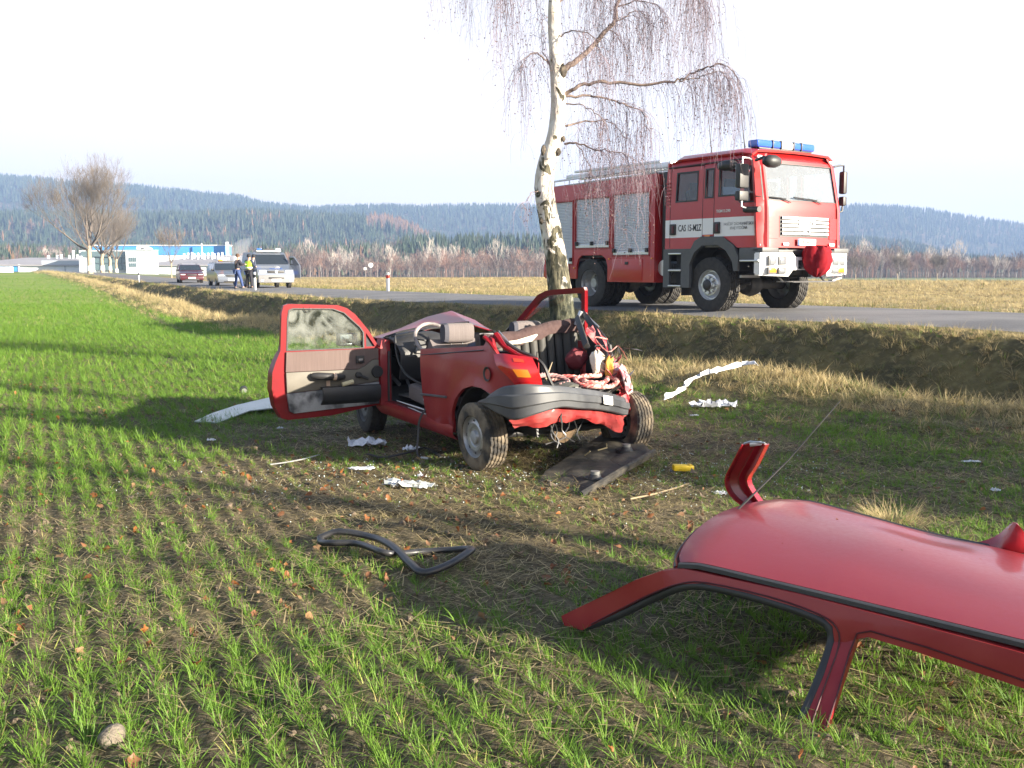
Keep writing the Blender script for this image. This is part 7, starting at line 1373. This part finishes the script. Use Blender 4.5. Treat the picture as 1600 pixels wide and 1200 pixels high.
# ------------------------------------------------------------------ people
def skin(name, J, E_, m, parent, sub=1):
    me = bpy.data.meshes.new(name); keys = list(J); me.from_pydata([J[k][0] for k in keys], [(keys.index(a), keys.index(b)) for a, b in E_], []); o = bpy.data.objects.new(name+'_form', me); COL.objects.link(o)
    o.modifiers.new('skin', 'SKIN'); o.modifiers.new('sub', 'SUBSURF').levels = sub
    for i, k in enumerate(keys): r = J[k][1]; me.skin_vertices[0].data[i].radius = r if isinstance(r, tuple) else (r, r); me.skin_vertices[0].data[i].use_root = (i == 0)
    dg = bpy.context.evaluated_depsgraph_get(); dg.update(); me2 = bpy.data.meshes.new_from_object(o.evaluated_get(dg)); me2.materials.clear(); bpy.data.objects.remove(o); me2.name = name; return link(name, me2, m, parent, 180)
SKN = mat('skin', (.45, .27, .20), .6)
def person(label, px, Y, rz, hand_l, hand_r, stance, jc, tc_, hair, lean=0, vest=None, z=None):
    x, y, zz = gxy(px, Y); e_, ny_ = road_e(x, y); t_ = thing('person', label, 'person', (x, y, (float(zroad(ny_[0])) if e_[0] < .3 else zz)+.01), rz)
    fl, fr = stance; L = lean; nk = (0, L, 1.48)
    J = {'pel': ((0, 0, .96), (.15, .11)), 'wai': ((0, L*.4, 1.12), (.13, .10)), 'che': ((0, L*.8, 1.34), (.17, .115)), 'nek': (nk, .06), 'jaw': ((0, L+.02, 1.57), .075), 'hea': ((0, L+.02, 1.67), (.085, .095)), 'top': ((0, L+.01, 1.75), .06)}
    E_ = [('pel', 'wai'), ('wai', 'che'), ('che', 'nek'), ('nek', 'jaw'), ('jaw', 'hea'), ('hea', 'top')]
    for s_, f, h, n in ((-1, fl, hand_l, 'l'), (1, fr, hand_r, 'r')):
        J['hip'+n] = ((s_*.10, 0, .90), .09); J['kne'+n] = ((s_*(.10+f[0]*.5), f[1]*.5+.03, .49), .062); J['ank'+n] = ((s_*(.10+f[0]), f[1], .09), .042); J['toe'+n] = ((s_*(.12+f[0]), f[1]+.17, .04), .038)
        J['sho'+n] = ((s_*.20, L*.9, 1.42), .062); el_ = (s_*.27+(h[0]-s_*.27)*.35, L*.9+h[1]*.35-.04, 1.42+(h[2]-1.42)*.55-.06); J['elb'+n] = (el_, .045); J['wri'+n] = (h, .032); J['han'+n] = ((h[0], h[1]+.09, h[2]-.01), .036)
        E_ += [('pel', 'hip'+n), ('hip'+n, 'kne'+n), ('kne'+n, 'ank'+n), ('ank'+n, 'toe'+n), ('che', 'sho'+n), ('sho'+n, 'elb'+n), ('elb'+n, 'wri'+n), ('wri'+n, 'han'+n)]
    b = skin('body', J, E_, SKN, t_)
    def sub(keys, ex): return {k: (J[k][0], tuple(q+ex for q in (J[k][1] if isinstance(J[k][1], tuple) else (J[k][1],)*2))) for k in keys}
    def ed(keys): return [e for e in E_ if e[0] in keys and e[1] in keys]
    ks = ['pel', 'wai', 'che', 'shol', 'elbl', 'wril', 'shor', 'elbr', 'wrir']; skin('jacket', sub(ks, .028), ed(ks), mat(jc[0], jc[1], .85), b)
    ks = ['pel', 'hipl', 'knel', 'ankl', 'hipr', 'kner', 'ankr']; skin('trousers', sub(ks, .020), ed(ks), mat(tc_[0], tc_[1], .9), b)
    if vest: ks = ['pel', 'wai', 'che']; v_ = sub(ks+['shol', 'shor'], .045); skin('safety_vest', v_, ed(ks+['shol', 'shor']), mat('hi_vis', (.50, .85, .03), .6), b); mb = MB(); mb.lathe([(.205, 1.06), (.205, 1.12)], axis='Z', n=16); mb.v = [(x_*1.0, y_*.78+L*.4, z_) for x_, y_, z_ in mb.v]; mb.build('reflective_band', WHM, b)
    mb = MB(); mb.lathe([(.001, .10), (.06, .09), (.10, .04), (.108, -.01), (.095, -.06), (.08, -.075)], c=(0, L+.0, 1.70), axis='Z', n=14); mb.build('hair', mat(hair[0], hair[1], .8), b, smooth=60)
    mb = MB()
    for n in 'lr': a_ = Vector(J['ank'+n][0]); c_ = Vector(J['toe'+n][0]); mb.tube([a_-V3(0, .06, .03), (a_+c_)/2-V3(0, 0, .02), c_+V3(0, .04, 0)], [.05, .055, .045], 8)
    mb.build('shoes', BLK, b, smooth=60); mb = MB(); mb.tube([(0, L+.10, 1.655), (0, L+.135, 1.635)], [.012, .018], 5); mb.build('nose', SKN, b)
    return t_
person('person in a dark jacket and blue jeans standing with legs apart beside the van', 373, 52.5, -.9, (-.12, .34, 1.22), (.16, .36, 1.25), ((.16, -.02), (.20, .16)), ('dark_jacket', (.018, .018, .028)), ('blue_jeans', (.035, .06, .16)), ('brown_hair', (.09, .05, .03)), .05)
person('person in a yellow green safety vest and dark trousers at the van door', 391, 53.5, -.5, (-.15, .30, 1.12), (.20, .30, 1.15), ((.04, -.02), (.05, .04)), ('navy_shirt', (.02, .025, .05)), ('black_trousers', (.02, .02, .028)), ('black_cap', (.015, .015, .02)), .04, vest=True)
person('person in a pale blue shirt with rolled sleeves leaning at the van door', 400.5, 54.6, 1.2, (-.14, .30, 1.15), (.24, .26, 1.05), ((.03, 0), (.04, .05)), ('pale_shirt', (.45, .52, .62)), ('black_trousers', (.02, .02, .028)), ('black_cap', (.015, .015, .02)), .05)
# ------------------------------------------------------------------ factory
FW = mat('factory_white', (.66, .68, .70), .6, col2=(.72, .74, .76), scale=.2); FBL = mat('factory_blue', (.06, .27, .62), .5); FRF = mat('factory_roof', (.26, .25, .26), .8, col2=(.33, .31, .31), scale=.1); FGL = mat('factory_glass', (.10, .15, .16), .15, coat=1); FGY = mat('factory_grey', (.36, .40, .44), .6)
def fx(px, Y): return (px-800)/1600*Y
def fz(py, Y): return atY(800, py, Y).z
def fbox(mbx, px0, px1, Y, D, py0, py1=None, zb=None):
    z1 = fz(py0, Y); z0 = zb if zb is not None else (fz(py1, Y) if py1 else -1.2); x0, x1 = fx(px0, Y), fx(px1, Y); mbx.box(((x0+x1)/2, Y+D/2, (z0+z1)/2), (x1-x0, D, z1-z0))
YL = 330; A_ = thing('warehouse', 'low white warehouse with grey roof and blue gate at the left field edge', 'warehouse', (fx(60, YL), YL, 0))
def fpart(par, nm, m, *args, bevel=0):
    mb = MB(); fbox(mb, *args); o = mb.build(nm, m, None, bevel=bevel, smooth=None); o.data.transform(Matrix.Translation(-Vector(par.location))); o.parent = par; return o
fpart(A_, 'wall', FW, -60, 129, YL, 3, 414); fpart(A_, 'shade_panel', FGY, 70, 129, YL-.4, .4, 407, 414.5)  # grey panel paints in the dark shading above the white wall
mb = MB(); z1, z2 = fz(413.5, YL), fz(402.5, YL+60); x0, x1 = fx(-60, YL)-A_.location.x, fx(129, YL)-A_.location.x; mb.grid([[(x0, -1, z1), (x1, -1, z1)], [(x0-6, 60, z2), (x1-6, 60, z2)]], .4); mb.build('roof', FRF, A_, smooth=None)
fpart(A_, 'gate', FBL, 5, 33, YL-.5, .4, 413.5, 424)
fpart(A_, 'door_frame', FW, 33, 35, YL-.7, .6, 413, 424); fpart(A_, 'wall_seam', FGY, 105, 106, YL-.3, .3, 409, 424)
for px, py in ((80, 399), (94, 398.5), (100, 397.5), (113, 398.5), (119, 391), (125, 398)): fpart(A_, 'roof_vent', FW, px-.9, px+.9, YL+45, 1.2, py, 404)
YB = 318; Bf = thing('factory_office', 'glazed factory office with white side wing beside the bare trees', 'office building', (fx(175, YB), YB, 0))
fpart(Bf, 'wall', FW, 129, 201, YB+3, 4, 391); fpart(Bf, 'white_pillar', FW, 128.5, 131.5, YB, 3, 400); fpart(Bf, 'dark_fascia', FGL, 132, 201, YB+1, 2, 392.5, 401); fpart(Bf, 'grey_panel', FGY, 132, 152, YB+1.5, 2, 401)
for k in range(7): fpart(Bf, 'window_pane', FGL, 153+k*7, 159.2+k*7, YB+1.8, 1.5, 401.5, 411.5); fpart(Bf, 'window_pane', FGL, 153+k*7, 159.2+k*7, YB+1.8, 1.5, 412.5, 422)
fpart(Bf, 'side_wing', FW, 201, 246, YB, 3, 391); fpart(Bf, 'wing_roof_edge', FGY, 200.5, 246.5, YB-.3, 3.6, 390.3, 391)
for k in range(4): fpart(Bf, 'narrow_window', FGL, 206+k*3.2, 207.6+k*3.2, YB-.2, .3, 402, 409); fpart(Bf, 'narrow_window', FGL, 206+k*3.2, 207.6+k*3.2, YB-.2, .3, 411, 417)
YH = 420; Ch = thing('factory_hall', 'long bright blue factory hall with curved white ducts behind the cars', 'factory', (fx(260, YH), YH, 0))
fpart(Ch, 'blue_wall', FBL, 150, 359, YH, 6, 384, 398.5); fpart(Ch, 'roof_edge', FW, 149.5, 359.5, YH-.4, 7, 382.6, 384); fpart(Ch, 'white_wall', FW, 150, 359, YH+.3, 5, 398.5)
fpart(Ch, 'mast', FW, 356.5, 359.3, YH-3, 2, 378); fpart(Ch, 'mast', FW, 318.6, 319.6, YH-3, .5, 380)
for px in (235, 242):
    mb = MB(); z0 = fz(410, YH-20); z1 = fz(388, YH-20); x = fx(px, YH-20)-Ch.location.x; y = -20; mb.tube(spline([(x, y, z0), (x, y, z1-1.5), (x-.8, y, z1-.3), (x-2.2, y, z1), (x-4, y, z1)], 4), .75, 10); mb.build('curved_duct', FW, Ch, smooth=60)
YG = 345; D_ = thing('flat_roof_hall', 'low white hall with a dark flat roof and rows of small vents', 'factory', (fx(290, YG), YG, 0))
fpart(D_, 'wall', FW, 225, 346, YG, 3, 414.5); fpart(D_, 'blue_gate', FBL, 328, 346.5, YG-.4, .5, 413, 425)
mb = MB(); z1, z2 = fz(414, YG), fz(399.5, YG+70); x0, x1 = fx(224, YG)-D_.location.x, fx(350, YG)-D_.location.x; mb.grid([[(x0, -1, z1), (x1+3, -1, z1)], [(x0, 70, z2), (x1-2, 70, z2)]], .3); mb.build('roof', FRF, D_, smooth=None)
for k in range(12): px = 290+k*5.2+(k % 3); fpart(D_, 'roof_vent', FW, px, px+1.6, YG+40+k % 2*6, 1.4, 396-(k % 3), 405)
fpart(D_, 'roof_cowl', FW, 345, 356, YG+30, 5, 402, 408); fpart(D_, 'roof_vent', FW, 369, 371, YG+30, 1.4, 400, 410)
e1_ = fpart(Ch, 'blue_sign', mat('sign_blue', (.02, .10, .45), .5), 240.5, 247.5, YG+8-.0, .5, 395.5, 402)
bx_ = MB(); x, y, z = gxy(11, 172); bx_.box((0, 0, .4), (2.6, 1.2, 1.1)); o = bx_.build('white_container', FW, None, bevel=.03); o.location = (x, y, z); tag(o, 'small white container standing in the field at the far left', 'container')
# thin smoke behind the van
mb = MB(); rows = []
for i in range(9):
    t_ = math.pi*i/8; rows.append([((4.5+2*math.sin(i))*math.sin(t_)*math.cos(a), 4*math.sin(t_)*math.sin(a), 4.5*math.cos(t_)+2.5*math.sin(t_)*math.cos(a)) for a in [2*math.pi*j/16 for j in range(17)]])
mb.grid(rows); o = mb.build('smoke', None, None, smooth=60); o.location = (fx(379, 350), 350, fz(395, 350)); sm = bpy.data.materials.new('smoke'); sm.use_nodes = True; sn = sm.node_tree.nodes; sn.remove(sn['Principled BSDF']); v_ = sn.new('ShaderNodeVolumePrincipled'); v_.inputs['Color'].default_value = (.9, .93, 1, 1); v_.inputs['Density'].default_value = .05; sm.node_tree.links.new(v_.outputs[0], sn['Material Output'].inputs['Volume']); o.data.materials.append(sm); kind(o, 'stuff'); o['label'] = 'pale smoke rising behind the van'
